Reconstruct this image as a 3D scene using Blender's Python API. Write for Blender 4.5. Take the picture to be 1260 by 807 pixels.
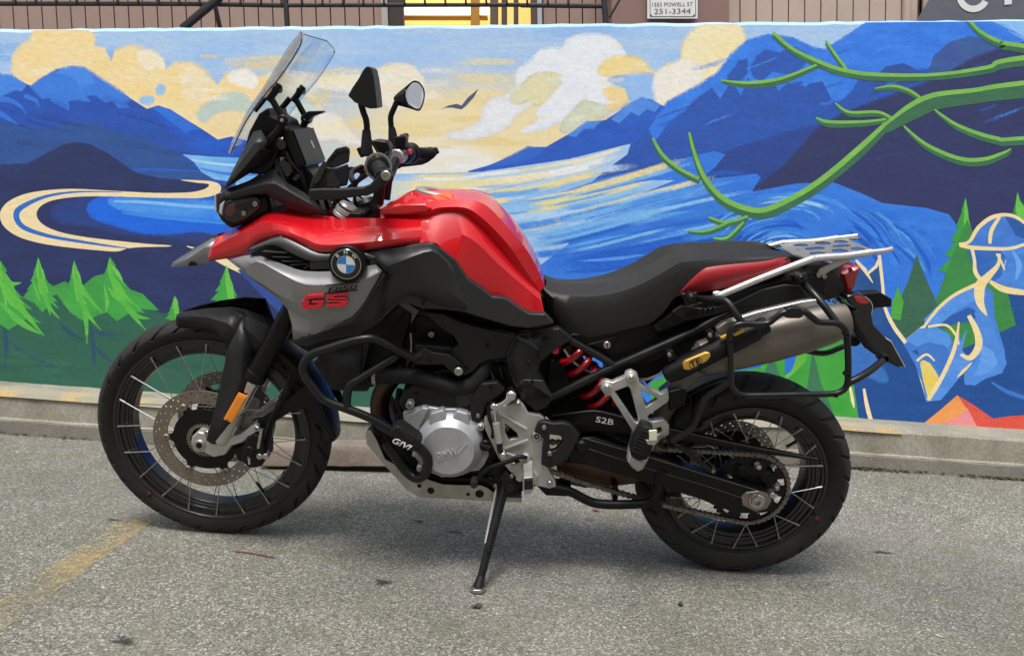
import bpy, bmesh, math, random
import numpy as np
from mathutils import Vector, Matrix

random.seed(7)
scene = bpy.context.scene
for o in list(bpy.data.objects):
    bpy.data.objects.remove(o)
COL = scene.collection

# ------------------------------------------------------------------ camera
CAM_H, PITCH, ROLL, FPX, IW, IH = 0.8721, 0.0776, 0.0713, 881.5, 1260.0, 807.0
cp, sp = math.cos(PITCH), math.sin(PITCH)
cr, sr = math.cos(ROLL), math.sin(ROLL)
FW = Vector((0, cp, -sp)); UP0 = Vector((0, sp, cp)); RT0 = Vector((1, 0, 0))
RT = RT0 * cr + UP0 * sr
UP = UP0 * cr - RT0 * sr
CAMO = Vector((0, 0, CAM_H))
cd = bpy.data.cameras.new('camera')
cam = bpy.data.objects.new('camera', cd); COL.objects.link(cam)
cam.matrix_world = Matrix(((RT.x, UP.x, -FW.x, 0), (RT.y, UP.y, -FW.y, 0), (RT.z, UP.z, -FW.z, CAM_H), (0, 0, 0, 1)))
cd.sensor_fit = 'HORIZONTAL'; cd.sensor_width = 36.0; cd.lens = 36.0 * FPX / IW
cd.clip_start = 0.05; cd.clip_end = 300
scene.camera = cam

# ------------------------------------------------------------------ light
SUN_EL, SUN_AZ = math.radians(66), math.radians(196)
world = bpy.data.worlds.new('World'); scene.world = world; world.use_nodes = True
wn = world.node_tree; wn.nodes.clear()
sky = wn.nodes.new('ShaderNodeTexSky'); sky.sky_type = 'NISHITA'; sky.sun_disc = False
sky.sun_elevation = SUN_EL; sky.sun_rotation = SUN_AZ; sky.air_density = 1.0; sky.dust_density = 4.0; sky.ozone_density = 1.0
hs = wn.nodes.new('ShaderNodeHueSaturation'); hs.inputs['Saturation'].default_value = 0.12
bg = wn.nodes.new('ShaderNodeBackground'); bg.inputs['Strength'].default_value = 0.09
wo = wn.nodes.new('ShaderNodeOutputWorld')
wn.links.new(sky.outputs[0], hs.inputs['Color']); wn.links.new(hs.outputs[0], bg.inputs[0]); wn.links.new(bg.outputs[0], wo.inputs[0])
sl = bpy.data.lights.new('sun', 'SUN'); sl.energy = 1.65; sl.angle = math.radians(16); sl.color = (1.0, 0.975, 0.94)
sun = bpy.data.objects.new('sun', sl); COL.objects.link(sun)
# direction the sunlight comes from (slightly behind the camera, high up)
sd = Vector((math.sin(SUN_AZ) * math.cos(SUN_EL), math.cos(SUN_AZ) * math.cos(SUN_EL), math.sin(SUN_EL)))
sun.rotation_euler = (-sd).to_track_quat('-Z', 'Y').to_euler()
sun.location = (0, -3, 6)
vs = scene.view_settings
vs.view_transform = 'Standard'; vs.look = 'None'; vs.gamma = 1; vs.use_curve_mapping = False
vs.exposure = 0.82
scene.render.engine = 'CYCLES'

# ------------------------------------------------------------------ helpers
def ray(u, v):
    return FW + RT * ((u - IW / 2) / FPX) + UP * ((IH / 2 - v) / FPX)
def srgb(h):
    h = h.lstrip('#')
    c = [int(h[i:i + 2], 16) / 255 for i in (0, 2, 4)]
    return [x / 12.92 if x <= .04045 else ((x + .055) / 1.055) ** 2.4 for x in c]
def tag(o, label=None, cat=None, group=None, kind=None):
    if label: o['label'] = label
    if cat: o['category'] = cat
    if group: o['group'] = group
    if kind: o['kind'] = kind
    return o
def link(name, me, mat=None, parent=None):
    o = bpy.data.objects.new(name, me); COL.objects.link(o)
    if mat is not None: me.materials.append(mat)
    if parent is not None: o.parent = parent
    return o
def mk(name, verts, faces, mat, parent=None, smooth=False):
    me = bpy.data.meshes.new(name); me.from_pydata([tuple(v) for v in verts], [], faces); me.update()
    if smooth:
        me.polygons.foreach_set('use_smooth', [True] * len(me.polygons))
    return link(name, me, mat, parent)
def fixnormals(o):
    bm = bmesh.new(); bm.from_mesh(o.data); bmesh.ops.remove_doubles(bm, verts=bm.verts, dist=1e-6)
    bmesh.ops.recalc_face_normals(bm, faces=bm.faces); bm.to_mesh(o.data); bm.free(); return o
def bevel(o, w, seg=2, ang=30):
    m = o.modifiers.new('bevel', 'BEVEL'); m.width = w; m.segments = seg; m.limit_method = 'ANGLE'; m.angle_limit = math.radians(ang)
    for p in o.data.polygons: p.use_smooth = True
    w_ = o.modifiers.new('wn', 'WEIGHTED_NORMAL'); w_.keep_sharp = False; w_.weight = 80
    return o
def empty(name, parent=None, loc=(0, 0, 0)):
    o = bpy.data.objects.new(name, None); COL.objects.link(o); o.location = loc; o.empty_display_size = .1
    if parent: o.parent = parent
    return o
def catmull(pts, n=6, closed=False):
    P = [np.array(p, float) for p in pts]; out = []; N = len(P)
    rng = range(N if closed else N - 1)
    for i in rng:
        if closed: a, b, c, d = P[(i - 1) % N], P[i], P[(i + 1) % N], P[(i + 2) % N]
        else: a, b, c, d = P[max(i - 1, 0)], P[i], P[i + 1], P[min(i + 2, N - 1)]
        for k in range(n):
            t = k / n
            out.append(.5 * ((2 * b) + (c - a) * t + (2 * a - 5 * b + 4 * c - d) * t * t + (3 * b - a - 3 * c + d) * t ** 3))
    if not closed: out.append(P[-1])
    return out

# ------------------------------------------------------------------ materials
def pbsdf(name):
    m = bpy.data.materials.new(name); m.use_nodes = True
    return m, m.node_tree, m.node_tree.nodes['Principled BSDF']
def mat(name, col, rough=.5, metal=0., coat=0., var=.0, vscale=20., bump=0., bscale=200., spec=.5, dirt=None, dirt_amt=.0, dirt_scale=6., trans=0., emit=0., coat_rough=.05):
    m, nt, b = pbsdf(name)
    c = srgb(col) if isinstance(col, str) else list(col)
    b.inputs['Base Color'].default_value = (*c, 1); b.inputs['Roughness'].default_value = rough
    b.inputs['Metallic'].default_value = metal; b.inputs['Coat Weight'].default_value = coat; b.inputs['Coat Roughness'].default_value = coat_rough
    b.inputs['Specular IOR Level'].default_value = spec
    if trans: b.inputs['Transmission Weight'].default_value = trans
    if emit:
        b.inputs['Emission Color'].default_value = (*c, 1); b.inputs['Emission Strength'].default_value = emit
    tc = nt.nodes.new('ShaderNodeTexCoord')
    src = None
    if var or dirt:
        n = nt.nodes.new('ShaderNodeTexNoise'); n.inputs['Scale'].default_value = vscale; n.inputs['Detail'].default_value = 6; n.inputs['Roughness'].default_value = .65
        nt.links.new(tc.outputs['Object'], n.inputs['Vector'])
        mr = nt.nodes.new('ShaderNodeMapRange'); mr.inputs['From Min'].default_value = .3; mr.inputs['From Max'].default_value = .7
        mr.inputs['To Min'].default_value = 1 - var; mr.inputs['To Max'].default_value = 1 + var
        nt.links.new(n.outputs['Fac'], mr.inputs['Value'])
        mx = nt.nodes.new('ShaderNodeMix'); mx.data_type = 'RGBA'; mx.blend_type = 'MULTIPLY'; mx.inputs['Factor'].default_value = 1
        mx.inputs['A'].default_value = (*c, 1); nt.links.new(mr.outputs[0], mx.inputs['B'])
        src = mx.outputs['Result']
        # roughness variation
        mr2 = nt.nodes.new('ShaderNodeMapRange'); mr2.inputs['From Min'].default_value = .3; mr2.inputs['From Max'].default_value = .7
        mr2.inputs['To Min'].default_value = max(0, rough - .08); mr2.inputs['To Max'].default_value = min(1, rough + .1)
        nt.links.new(n.outputs['Fac'], mr2.inputs['Value']); nt.links.new(mr2.outputs[0], b.inputs['Roughness'])
        if dirt:
            n2 = nt.nodes.new('ShaderNodeTexNoise'); n2.inputs['Scale'].default_value = dirt_scale; n2.inputs['Detail'].default_value = 8; n2.inputs['Roughness'].default_value = .7
            nt.links.new(tc.outputs['Object'], n2.inputs['Vector'])
            r2 = nt.nodes.new('ShaderNodeMapRange'); r2.inputs['From Min'].default_value = .42; r2.inputs['From Max'].default_value = .72
            r2.inputs['To Min'].default_value = 0; r2.inputs['To Max'].default_value = dirt_amt
            nt.links.new(n2.outputs['Fac'], r2.inputs['Value'])
            mx2 = nt.nodes.new('ShaderNodeMix'); mx2.data_type = 'RGBA'
            nt.links.new(r2.outputs[0], mx2.inputs['Factor']); nt.links.new(src, mx2.inputs['A']); mx2.inputs['B'].default_value = (*srgb(dirt), 1)
            src = mx2.outputs['Result']
        nt.links.new(src, b.inputs['Base Color'])
    if bump:
        n3 = nt.nodes.new('ShaderNodeTexNoise'); n3.inputs['Scale'].default_value = bscale; n3.inputs['Detail'].default_value = 4
        nt.links.new(tc.outputs['Object'], n3.inputs['Vector'])
        bp = nt.nodes.new('ShaderNodeBump'); bp.inputs['Strength'].default_value = bump; bp.inputs['Distance'].default_value = .002
        nt.links.new(n3.outputs['Fac'], bp.inputs['Height']); nt.links.new(bp.outputs[0], b.inputs['Normal'])
    return m

# ------------------------------------------------------------------ wall plane, ground shape
WALL_Y = 3.36
def wallpt(u, v, off=0.0):
    d = ray(u, v); t = (WALL_Y - off) / d.y
    return CAMO + d * t
def yplane(u, v, Y):
    d = ray(u, v); return CAMO + d * (Y / d.y)
def smooth01(t):
    t = max(0., min(1., t)); return t * t * (3 - 2 * t)
def gz(x, y):
    """gentle rise of the lot towards the right end of the kerb"""
    return .118 * smooth01((x - .1) / 1.4) * smooth01((y - 2.55) / .55)

# ------------------------------------------------------------------ ground
def asphalt():
    m, nt, b = pbsdf('asphalt')
    tc = nt.nodes.new('ShaderNodeTexCoord')
    L = nt.links.new
    def noise(s, d=5, r=.6):
        n = nt.nodes.new('ShaderNodeTexNoise'); n.inputs['Scale'].default_value = s; n.inputs['Detail'].default_value = d; n.inputs['Roughness'].default_value = r
        L(tc.outputs['Object'], n.inputs['Vector']); return n
    def ramp(src, stops):
        r = nt.nodes.new('ShaderNodeValToRGB'); cr_ = r.color_ramp
        while len(cr_.elements) < len(stops): cr_.elements.new(.5)
        for e, (p, c) in zip(cr_.elements, stops): e.position = p; e.color = (*c, 1)
        L(src, r.inputs['Fac']); return r
    def vor(s, rnd=1.):
        v = nt.nodes.new('ShaderNodeTexVoronoi'); v.inputs['Scale'].default_value = s; v.inputs['Randomness'].default_value = rnd
        L(tc.outputs['Object'], v.inputs['Vector']); return v
    def mix(f, a, c, mode='MIX'):
        x = nt.nodes.new('ShaderNodeMix'); x.data_type = 'RGBA'; x.blend_type = mode
        if isinstance(f, float): x.inputs['Factor'].default_value = f
        else: L(f, x.inputs['Factor'])
        for k, s in (('A', a), ('B', c)):
            if isinstance(s, tuple): x.inputs[k].default_value = (*s, 1)
            else: L(s, x.inputs[k])
        return x.outputs['Result']
    v1 = vor(225); sep = nt.nodes.new('ShaderNodeSeparateColor'); L(v1.outputs['Color'], sep.inputs[0])
    stones = ramp(sep.outputs[0], [(0, (.05, .048, .043)), (.25, (.16, .156, .138)), (.65, (.30, .29, .26)), (.88, (.44, .43, .39)), (1, (.8, .79, .75))])
    v2 = vor(480); sep2 = nt.nodes.new('ShaderNodeSeparateColor'); L(v2.outputs['Color'], sep2.inputs[0])
    fine = ramp(sep2.outputs[1], [(0, (.10, .097, .088)), (.5, (.26, .25, .225)), (1, (.50, .49, .45))])
    c = mix(.32, stones.outputs[0], fine.outputs[0])
    c = mix(1., c, (.78, .775, .745), 'MULTIPLY')
    n1 = noise(1.7, 9, .72); tone = ramp(n1.outputs['Fac'], [(.3, (.70, .70, .69)), (.7, (1.2, 1.2, 1.18))])
    c = mix(1., c, tone.outputs[0], 'MULTIPLY')
    n2 = noise(5.5, 8, .7); mossf = ramp(n2.outputs['Fac'], [(.47, (0, 0, 0)), (.7, (.5, .5, .5))])
    c = mix(mossf.outputs[0], c, (.15, .155, .09))
    n5 = noise(.9, 4); pinkf = ramp(n5.outputs['Fac'], [(.52, (0, 0, 0)), (.72, (.3, .3, .3))])
    c = mix(pinkf.outputs[0], c, (.29, .25, .245))
    # dark oil spots
    v3 = vor(2.3); spot = ramp(v3.outputs['Distance'], [(.02, (.8, .8, .8)), (.075, (0, 0, 0))])
    n4 = noise(26, 4); sm = nt.nodes.new('ShaderNodeMath'); sm.operation = 'MULTIPLY'; L(spot.outputs[0], sm.inputs[0]); L(n4.outputs['Fac'], sm.inputs[1])
    c = mix(sm.outputs[0], c, (.03, .03, .028))
    # hairline cracks
    L(c, b.inputs['Base Color']); b.inputs['Roughness'].default_value = .88; b.inputs['Specular IOR Level'].default_value = .3
    bp = nt.nodes.new('ShaderNodeBump'); bp.inputs['Strength'].default_value = .55; bp.inputs['Distance'].default_value = .004
    add = nt.nodes.new('ShaderNodeMath'); add.operation = 'ADD'; L(sep.outputs[0], add.inputs[0]); L(sep2.outputs[1], add.inputs[1])
    L(add.outputs[0], bp.inputs['Height']); L(bp.outputs[0], b.inputs['Normal'])
    return m
M_ASPH = asphalt()
def build_ground():
    xs = list(np.linspace(-60, -5, 10)) + list(np.linspace(-4.5, 5, 60)) + list(np.linspace(6, 60, 10))
    ys = list(np.linspace(-60, -2, 10)) + list(np.linspace(-1, 4, 60)) + list(np.linspace(5, 60, 10))
    V = [(x, y, gz(x, y)) for y in ys for x in xs]; n = len(xs)
    F = [(j * n + i, j * n + i + 1, (j + 1) * n + i + 1, (j + 1) * n + i) for j in range(len(ys) - 1) for i in range(n - 1)]
    g = mk('ground', V, F, M_ASPH, smooth=True); tag(g, 'old grey speckled asphalt of the parking lot', 'ground', kind='structure')
build_ground()

def paint_mat(name, hexc, wear=.5, scale=60, back=None):
    """worn paint: transparent-free, chips show the base colour"""
    m, nt, b = pbsdf(name); L = nt.links.new
    tc = nt.nodes.new('ShaderNodeTexCoord')
    n = nt.nodes.new('ShaderNodeTexNoise'); n.inputs['Scale'].default_value = scale; n.inputs['Detail'].default_value = 8; n.inputs['Roughness'].default_value = .75
    L(tc.outputs['Object'], n.inputs['Vector'])
    n2 = nt.nodes.new('ShaderNodeTexNoise'); n2.inputs['Scale'].default_value = 6; n2.inputs['Detail'].default_value = 5
    L(tc.outputs['Object'], n2.inputs['Vector'])
    ad = nt.nodes.new('ShaderNodeMath'); ad.operation = 'MULTIPLY_ADD'; L(n2.outputs['Fac'], ad.inputs[0]); ad.inputs[1].default_value = .9; L(n.outputs['Fac'], ad.inputs[2])
    r = nt.nodes.new('ShaderNodeMapRange'); r.inputs['From Min'].default_value = .95 - wear * .35; r.inputs['From Max'].default_value = 1.05 - wear * .35
    L(ad.outputs[0], r.inputs['Value'])
    mx = nt.nodes.new('ShaderNodeMix'); mx.data_type = 'RGBA'; L(r.outputs[0], mx.inputs['Factor'])
    mx.inputs['A'].default_value = (*srgb(hexc), 1); mx.inputs['B'].default_value = (*(back or (.17, .165, .15)), 1)
    L(mx.outputs['Result'], b.inputs['Base Color']); b.inputs['Roughness'].default_value = .8
    return m, nt, b, r
# worn yellow stall line: a thin paint film with the asphalt showing through where it has gone
def stall_line():
    m, nt, b = pbsdf('line_paint'); L = nt.links.new
    b.inputs['Base Color'].default_value = (*srgb('#c2a566'), 1); b.inputs['Roughness'].default_value = .85
    tc = nt.nodes.new('ShaderNodeTexCoord'); fac = None
    for sc, amp in ((5., .9), (38., .55), (170., .95)):
        n = nt.nodes.new('ShaderNodeTexNoise'); n.inputs['Scale'].default_value = sc; n.inputs['Detail'].default_value = 5; n.inputs['Roughness'].default_value = .7; L(tc.outputs['Object'], n.inputs['Vector'])
        mm = nt.nodes.new('ShaderNodeMath'); mm.operation = 'MULTIPLY_ADD'; L(n.outputs['Fac'], mm.inputs[0]); mm.inputs[1].default_value = amp
        if fac is None: mm.inputs[2].default_value = 0
        else: L(fac, mm.inputs[2])
        fac = mm.outputs[0]
    at = nt.nodes.new('ShaderNodeAttribute'); at.attribute_name = 'edge'
    sb = nt.nodes.new('ShaderNodeMath'); sb.operation = 'SUBTRACT'; L(fac, sb.inputs[0]); L(at.outputs['Fac'], sb.inputs[1])
    r = nt.nodes.new('ShaderNodeMapRange'); r.inputs['From Min'].default_value = 1.10; r.inputs['From Max'].default_value = 1.34; r.inputs['To Max'].default_value = .5; L(sb.outputs[0], r.inputs['Value'])
    tr = nt.nodes.new('ShaderNodeBsdfTransparent'); mx = nt.nodes.new('ShaderNodeMixShader'); L(r.outputs[0], mx.inputs[0]); L(tr.outputs[0], mx.inputs[1]); L(b.outputs[0], mx.inputs[2])
    out = [q for q in nt.nodes if q.type == 'OUTPUT_MATERIAL'][0]; L(mx.outputs[0], out.inputs[0])
    V = []; F = []; E = []; n = 60
    for i in range(n + 1):
        y = .5 + 2.45 * i / n; cx = -1.135 + .012 * math.sin(y * 1.7)
        for dx, e in ((-.062, .5), (-.045, 0.), (0, 0.), (.045, 0.), (.062, .5)): V.append((cx + dx, y, .0035)); E.append(e + (.22 if y > 2.25 else 0))
    for i in range(n):
        for j in range(4): F.append((i * 5 + j, i * 5 + j + 1, (i + 1) * 5 + j + 1, (i + 1) * 5 + j))
    o = mk('stall_line', V, F, m); at_ = o.data.attributes.new('edge', 'FLOAT', 'POINT'); at_.data.foreach_set('value', E)
    tag(o, 'worn yellow stall line painted on the asphalt', 'road marking', kind='structure')
stall_line()

# ------------------------------------------------------------------ kerb
def concrete(name, base, dark='#5f5b50', bscale=220, stain=.5):
    m, nt, b = pbsdf(name); L = nt.links.new
    tc = nt.nodes.new('ShaderNodeTexCoord')
    def noise(s, d=6, r=.65):
        n = nt.nodes.new('ShaderNodeTexNoise'); n.inputs['Scale'].default_value = s; n.inputs['Detail'].default_value = d; n.inputs['Roughness'].default_value = r
        L(tc.outputs['Object'], n.inputs['Vector']); return n
    a = noise(5); c = noise(90, 5, .8)
    mr = nt.nodes.new('ShaderNodeMapRange'); mr.inputs['From Min'].default_value = .4; mr.inputs['From Max'].default_value = .68; mr.inputs['To Max'].default_value = stain
    L(a.outputs['Fac'], mr.inputs['Value'])
    mx = nt.nodes.new('ShaderNodeMix'); mx.data_type = 'RGBA'; L(mr.outputs[0], mx.inputs['Factor'])
    mx.inputs['A'].default_value = (*srgb(base), 1); mx.inputs['B'].default_value = (*srgb(dark), 1)
    m2 = nt.nodes.new('ShaderNodeMapRange'); m2.inputs['From Min'].default_value = .3; m2.inputs['From Max'].default_value = .7; m2.inputs['To Min'].default_value = .68; m2.inputs['To Max'].default_value = 1.3
    L(c.outputs['Fac'], m2.inputs['Value'])
    mm = nt.nodes.new('ShaderNodeMix'); mm.data_type = 'RGBA'; mm.blend_type = 'MULTIPLY'; mm.inputs['Factor'].default_value = 1
    L(mx.outputs['Result'], mm.inputs['A']); L(m2.outputs[0], mm.inputs['B']); L(mm.outputs['Result'], b.inputs['Base Color'])
    b.inputs['Roughness'].default_value = .9
    bp = nt.nodes.new('ShaderNodeBump'); bp.inputs['Strength'].default_value = .5; bp.inputs['Distance'].default_value = .004
    L(c.outputs['Fac'], bp.inputs['Height']); L(bp.outputs[0], b.inputs['Normal'])
    return m
M_CONC = concrete('kerb_concrete', '#9a9688', '#736f5f', stain=.75)
M_CONC2 = concrete('footing_concrete', '#858178', '#5f5b53')
M_YEL, _nt, _b, _r = paint_mat('kerb_yellow', '#bf9f66', .42, 70, srgb('#9a9484'))
KF = 3.115     # front face of the kerb
zT = lambda x: .180 + .118 * smooth01((x + .35) / 1.85)      # kerb top height, rising with the ground
def strip(name, prof, mat_, kind='structure', x0=-7., x1=7., n=64, parent=None, jit=0., seed=1):
    """prof: function x -> list of (y, z) front to back"""
    rng = random.Random(seed); V = []; F = []; k = len(prof(0))
    for i in range(n + 1):
        x = x0 + (x1 - x0) * i / n
        for (y, z) in prof(x): V.append((x, y + rng.uniform(-jit, jit), z + rng.uniform(-jit, jit)))
    for i in range(n):
        for j in range(k - 1): F.append((i * k + j, (i + 1) * k + j, (i + 1) * k + j + 1, i * k + j + 1))
    o = mk(name, V, F, mat_, parent, smooth=False)
    if not parent: tag(o, kind=kind)
    return o
kerb = strip('kerb', lambda x: [(KF + .004, -.15 + gz(x, KF)), (KF, gz(x, KF) + .066), (KF + .012, gz(x, KF) + .072), (KF + .014, zT(x) - .012), (KF + .024, zT(x)), (WALL_Y + .05, zT(x) + .006)], M_CONC, n=220, jit=.0016)
tag(kerb, 'weathered concrete kerb ledge along the foot of the mural', 'kerb')
strip('yellow_band', lambda x: [(KF + .005, zT(x) - .014), (KF + .016, zT(x) + .0045), (KF + .105, zT(x) + .0078)], M_YEL, x0=-7, x1=1.75, n=180, parent=kerb, jit=.0008)
strip('footing', lambda x: [(KF - .006, -.12 + gz(x, KF)), (KF - .005, gz(x, KF) + .060), (KF + .02, gz(x, KF) + .0685)], M_CONC2, n=160, parent=kerb, jit=.002)

# wheel stop lying against the kerb
def wheel_stop():
    m = concrete('stop_concrete', '#8a7d71', '#6a5f55', stain=.6)
    V = []; F = []; L = 1.15; prof = [(-.005, .008), (.0, .07), (.012, .094), (.10, .098), (.125, .085), (.13, .008)]; n = 24
    rng = random.Random(5)
    for i in range(n + 1):
        x = L * i / n
        for (y, z) in prof: V.append((x, y + rng.uniform(-.0015, .0015), z + rng.uniform(-.0015, .0015)))
    k = len(prof)
    for i in range(n):
        for j in range(k): F.append((i * k + j, i * k + (j + 1) % k, (i + 1) * k + (j + 1) % k, (i + 1) * k + j))
    F.append(tuple(range(k))); F.append(tuple(n * k + j for j in range(k - 1, -1, -1)))
    o = mk('parking_stop', V, F, m); fixnormals(o); bevel(o, .006)
    o.location = (-.985, 2.862, 0.004); o.rotation_euler = (0, math.radians(-1.6), math.radians(8.5))
    tag(o, 'brownish concrete parking stop lying on the asphalt behind the front wheel', 'parking stop')
wheel_stop()

# ------------------------------------------------------------------ mural wall
WTOP = lambda x: 2.006 + .0785 * x
wall = empty('mural_wall', loc=(0, WALL_Y, 0)); tag(wall, 'low concrete wall covered by a mural of mountains, river and pines', 'wall')
MURAL_GAIN = 1.04
_mm = {}
def mural_mat(hexc, hex2=None, fs=3.0, grad=None, soft=False):
    """wall paint: brushy streaks of one or two colours on fine stucco; grad=(axis, a, b) blends the two along the wall"""
    key = (hexc, hex2, fs, grad, soft)
    if key in _mm: return _mm[key]
    m, nt, b = pbsdf('mural_' + hexc.strip('#')); L = nt.links.new
    c1 = [x * MURAL_GAIN for x in srgb(hexc)]; c2 = [x * MURAL_GAIN for x in srgb(hex2)] if hex2 else c1
    tc = nt.nodes.new('ShaderNodeTexCoord')
    mp = nt.nodes.new('ShaderNodeMapping'); mp.inputs['Scale'].default_value = (1, 1, 2.6); L(tc.outputs['Object'], mp.inputs['Vector'])
    n = nt.nodes.new('ShaderNodeTexNoise'); n.inputs['Scale'].default_value = fs; n.inputs['Detail'].default_value = 7; n.inputs['Roughness'].default_value = .65; L(mp.outputs[0], n.inputs['Vector'])
    mr = nt.nodes.new('ShaderNodeMapRange'); mr.inputs['From Min'].default_value = .36; mr.inputs['From Max'].default_value = .66; L(n.outputs['Fac'], mr.inputs['Value'])
    fac = mr.outputs[0]
    if grad:
        ax, a, bb = grad
        sx = nt.nodes.new('ShaderNodeSeparateXYZ'); L(tc.outputs['Object'], sx.inputs[0])
        g = nt.nodes.new('ShaderNodeMapRange'); g.inputs['From Min'].default_value = a; g.inputs['From Max'].default_value = bb; g.interpolation_type = 'SMOOTHSTEP'
        L(sx.outputs[ax], g.inputs['Value'])
        ad = nt.nodes.new('ShaderNodeMath'); ad.operation = 'MULTIPLY_ADD'; ad.use_clamp = True
        sb = nt.nodes.new('ShaderNodeMath'); sb.operation = 'SUBTRACT'; L(fac, sb.inputs[0]); sb.inputs[1].default_value = .5
        L(sb.outputs[0], ad.inputs[0]); ad.inputs[1].default_value = .45; L(g.outputs[0], ad.inputs[2]); fac = ad.outputs[0]
    mx = nt.nodes.new('ShaderNodeMix'); mx.data_type = 'RGBA'; L(fac, mx.inputs['Factor'])
    mx.inputs['A'].default_value = (*c1, 1); mx.inputs['B'].default_value = (*c2, 1)
    n2 = nt.nodes.new('ShaderNodeTexNoise'); n2.inputs['Scale'].default_value = 26; n2.inputs['Detail'].default_value = 8; n2.inputs['Roughness'].default_value = .75; L(mp.outputs[0], n2.inputs['Vector'])
    m2 = nt.nodes.new('ShaderNodeMapRange'); m2.inputs['From Min'].default_value = .3; m2.inputs['From Max'].default_value = .7; m2.inputs['To Min'].default_value = .88; m2.inputs['To Max'].default_value = 1.1; L(n2.outputs['Fac'], m2.inputs['Value'])
    mm = nt.nodes.new('ShaderNodeMix'); mm.data_type = 'RGBA'; mm.blend_type = 'MULTIPLY'; mm.inputs['Factor'].default_value = 1; L(mx.outputs['Result'], mm.inputs['A']); L(m2.outputs[0], mm.inputs['B'])
    # small chips and scuffs
    v = nt.nodes.new('ShaderNodeTexVoronoi'); v.inputs['Scale'].default_value = 9; L(tc.outputs['Object'], v.inputs['Vector'])
    ch = nt.nodes.new('ShaderNodeMapRange'); ch.inputs['From Min'].default_value = .035; ch.inputs['From Max'].default_value = .025; ch.inputs['To Max'].default_value = .7; L(v.outputs['Distance'], ch.inputs['Value'])
    gt = nt.nodes.new('ShaderNodeMath'); gt.operation = 'GREATER_THAN'; gt.inputs[1].default_value = .68
    sc = nt.nodes.new('ShaderNodeSeparateColor'); L(v.outputs['Color'], sc.inputs[0]); L(sc.outputs[0], gt.inputs[0])
    ml = nt.nodes.new('ShaderNodeMath'); ml.operation = 'MULTIPLY'; L(ch.outputs[0], ml.inputs[0]); L(gt.outputs[0], ml.inputs[1])
    cm = nt.nodes.new('ShaderNodeMix'); cm.data_type = 'RGBA'; L(ml.outputs[0], cm.inputs['Factor']); L(mm.outputs['Result'], cm.inputs['A']); cm.inputs['B'].default_value = (.2, .2, .22, 1)
    L(cm.outputs['Result'], b.inputs['Base Color']); b.inputs['Roughness'].default_value = .62; b.inputs['Specular IOR Level'].default_value = .35
    n3 = nt.nodes.new('ShaderNodeTexNoise'); n3.inputs['Scale'].default_value = 55; n3.inputs['Detail'].default_value = 6; L(tc.outputs['Object'], n3.inputs['Vector'])
    bp = nt.nodes.new('ShaderNodeBump'); bp.inputs['Strength'].default_value = .35; bp.inputs['Distance'].default_value = .004; L(n3.outputs['Fac'], bp.inputs['Height']); L(bp.outputs[0], b.inputs['Normal'])
    if soft:
        # feathered, dry-brushed edge: coverage from the stroke's own attribute, broken by streaky noise
        at = nt.nodes.new('ShaderNodeAttribute'); at.attribute_name = 'cover'
        nb = nt.nodes.new('ShaderNodeTexNoise'); nb.inputs['Scale'].default_value = 30; nb.inputs['Detail'].default_value = 5; nb.inputs['Roughness'].default_value = .6; L(mp.outputs[0], nb.inputs['Vector'])
        ma = nt.nodes.new('ShaderNodeMath'); ma.operation = 'MULTIPLY_ADD'; L(nb.outputs['Fac'], ma.inputs[0]); ma.inputs[1].default_value = .5; ma.inputs[2].default_value = -.25
        mb = nt.nodes.new('ShaderNodeMath'); mb.operation = 'ADD'; mb.use_clamp = True; L(ma.outputs[0], mb.inputs[0]); L(at.outputs['Fac'], mb.inputs[1])
        mc = nt.nodes.new('ShaderNodeMath'); mc.operation = 'MULTIPLY'; L(mb.outputs[0], mc.inputs[0]); L(at.outputs['Fac'], mc.inputs[1])
        # stippled coverage: each 1.2 mm grain is either painted or bare
        sn = nt.nodes.new('ShaderNodeVectorMath'); sn.operation = 'SNAP'; sn.inputs[1].default_value = (.0016, 10, .0016); L(tc.outputs['Object'], sn.inputs[0])
        wnz = nt.nodes.new('ShaderNodeTexWhiteNoise'); wnz.noise_dimensions = '3D'; L(sn.outputs[0], wnz.inputs['Vector'])
        mcs = nt.nodes.new('ShaderNodeMath'); mcs.operation = 'MULTIPLY'; mcs.inputs[1].default_value = 1.25; L(mc.outputs[0], mcs.inputs[0])
        md = nt.nodes.new('ShaderNodeMath'); md.operation = 'GREATER_THAN'; L(mcs.outputs[0], md.inputs[0]); L(wnz.outputs['Value'], md.inputs[1])
        tr = nt.nodes.new('ShaderNodeBsdfTransparent'); ms = nt.nodes.new('ShaderNodeMixShader'); L(md.outputs[0], ms.inputs[0]); L(tr.outputs[0], ms.inputs[1]); L(b.outputs[0], ms.inputs[2])
        out = [q for q in nt.nodes if q.type == 'OUTPUT_MATERIAL'][0]; L(ms.outputs[0], out.inputs[0])
    _mm[key] = m; return m
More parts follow.
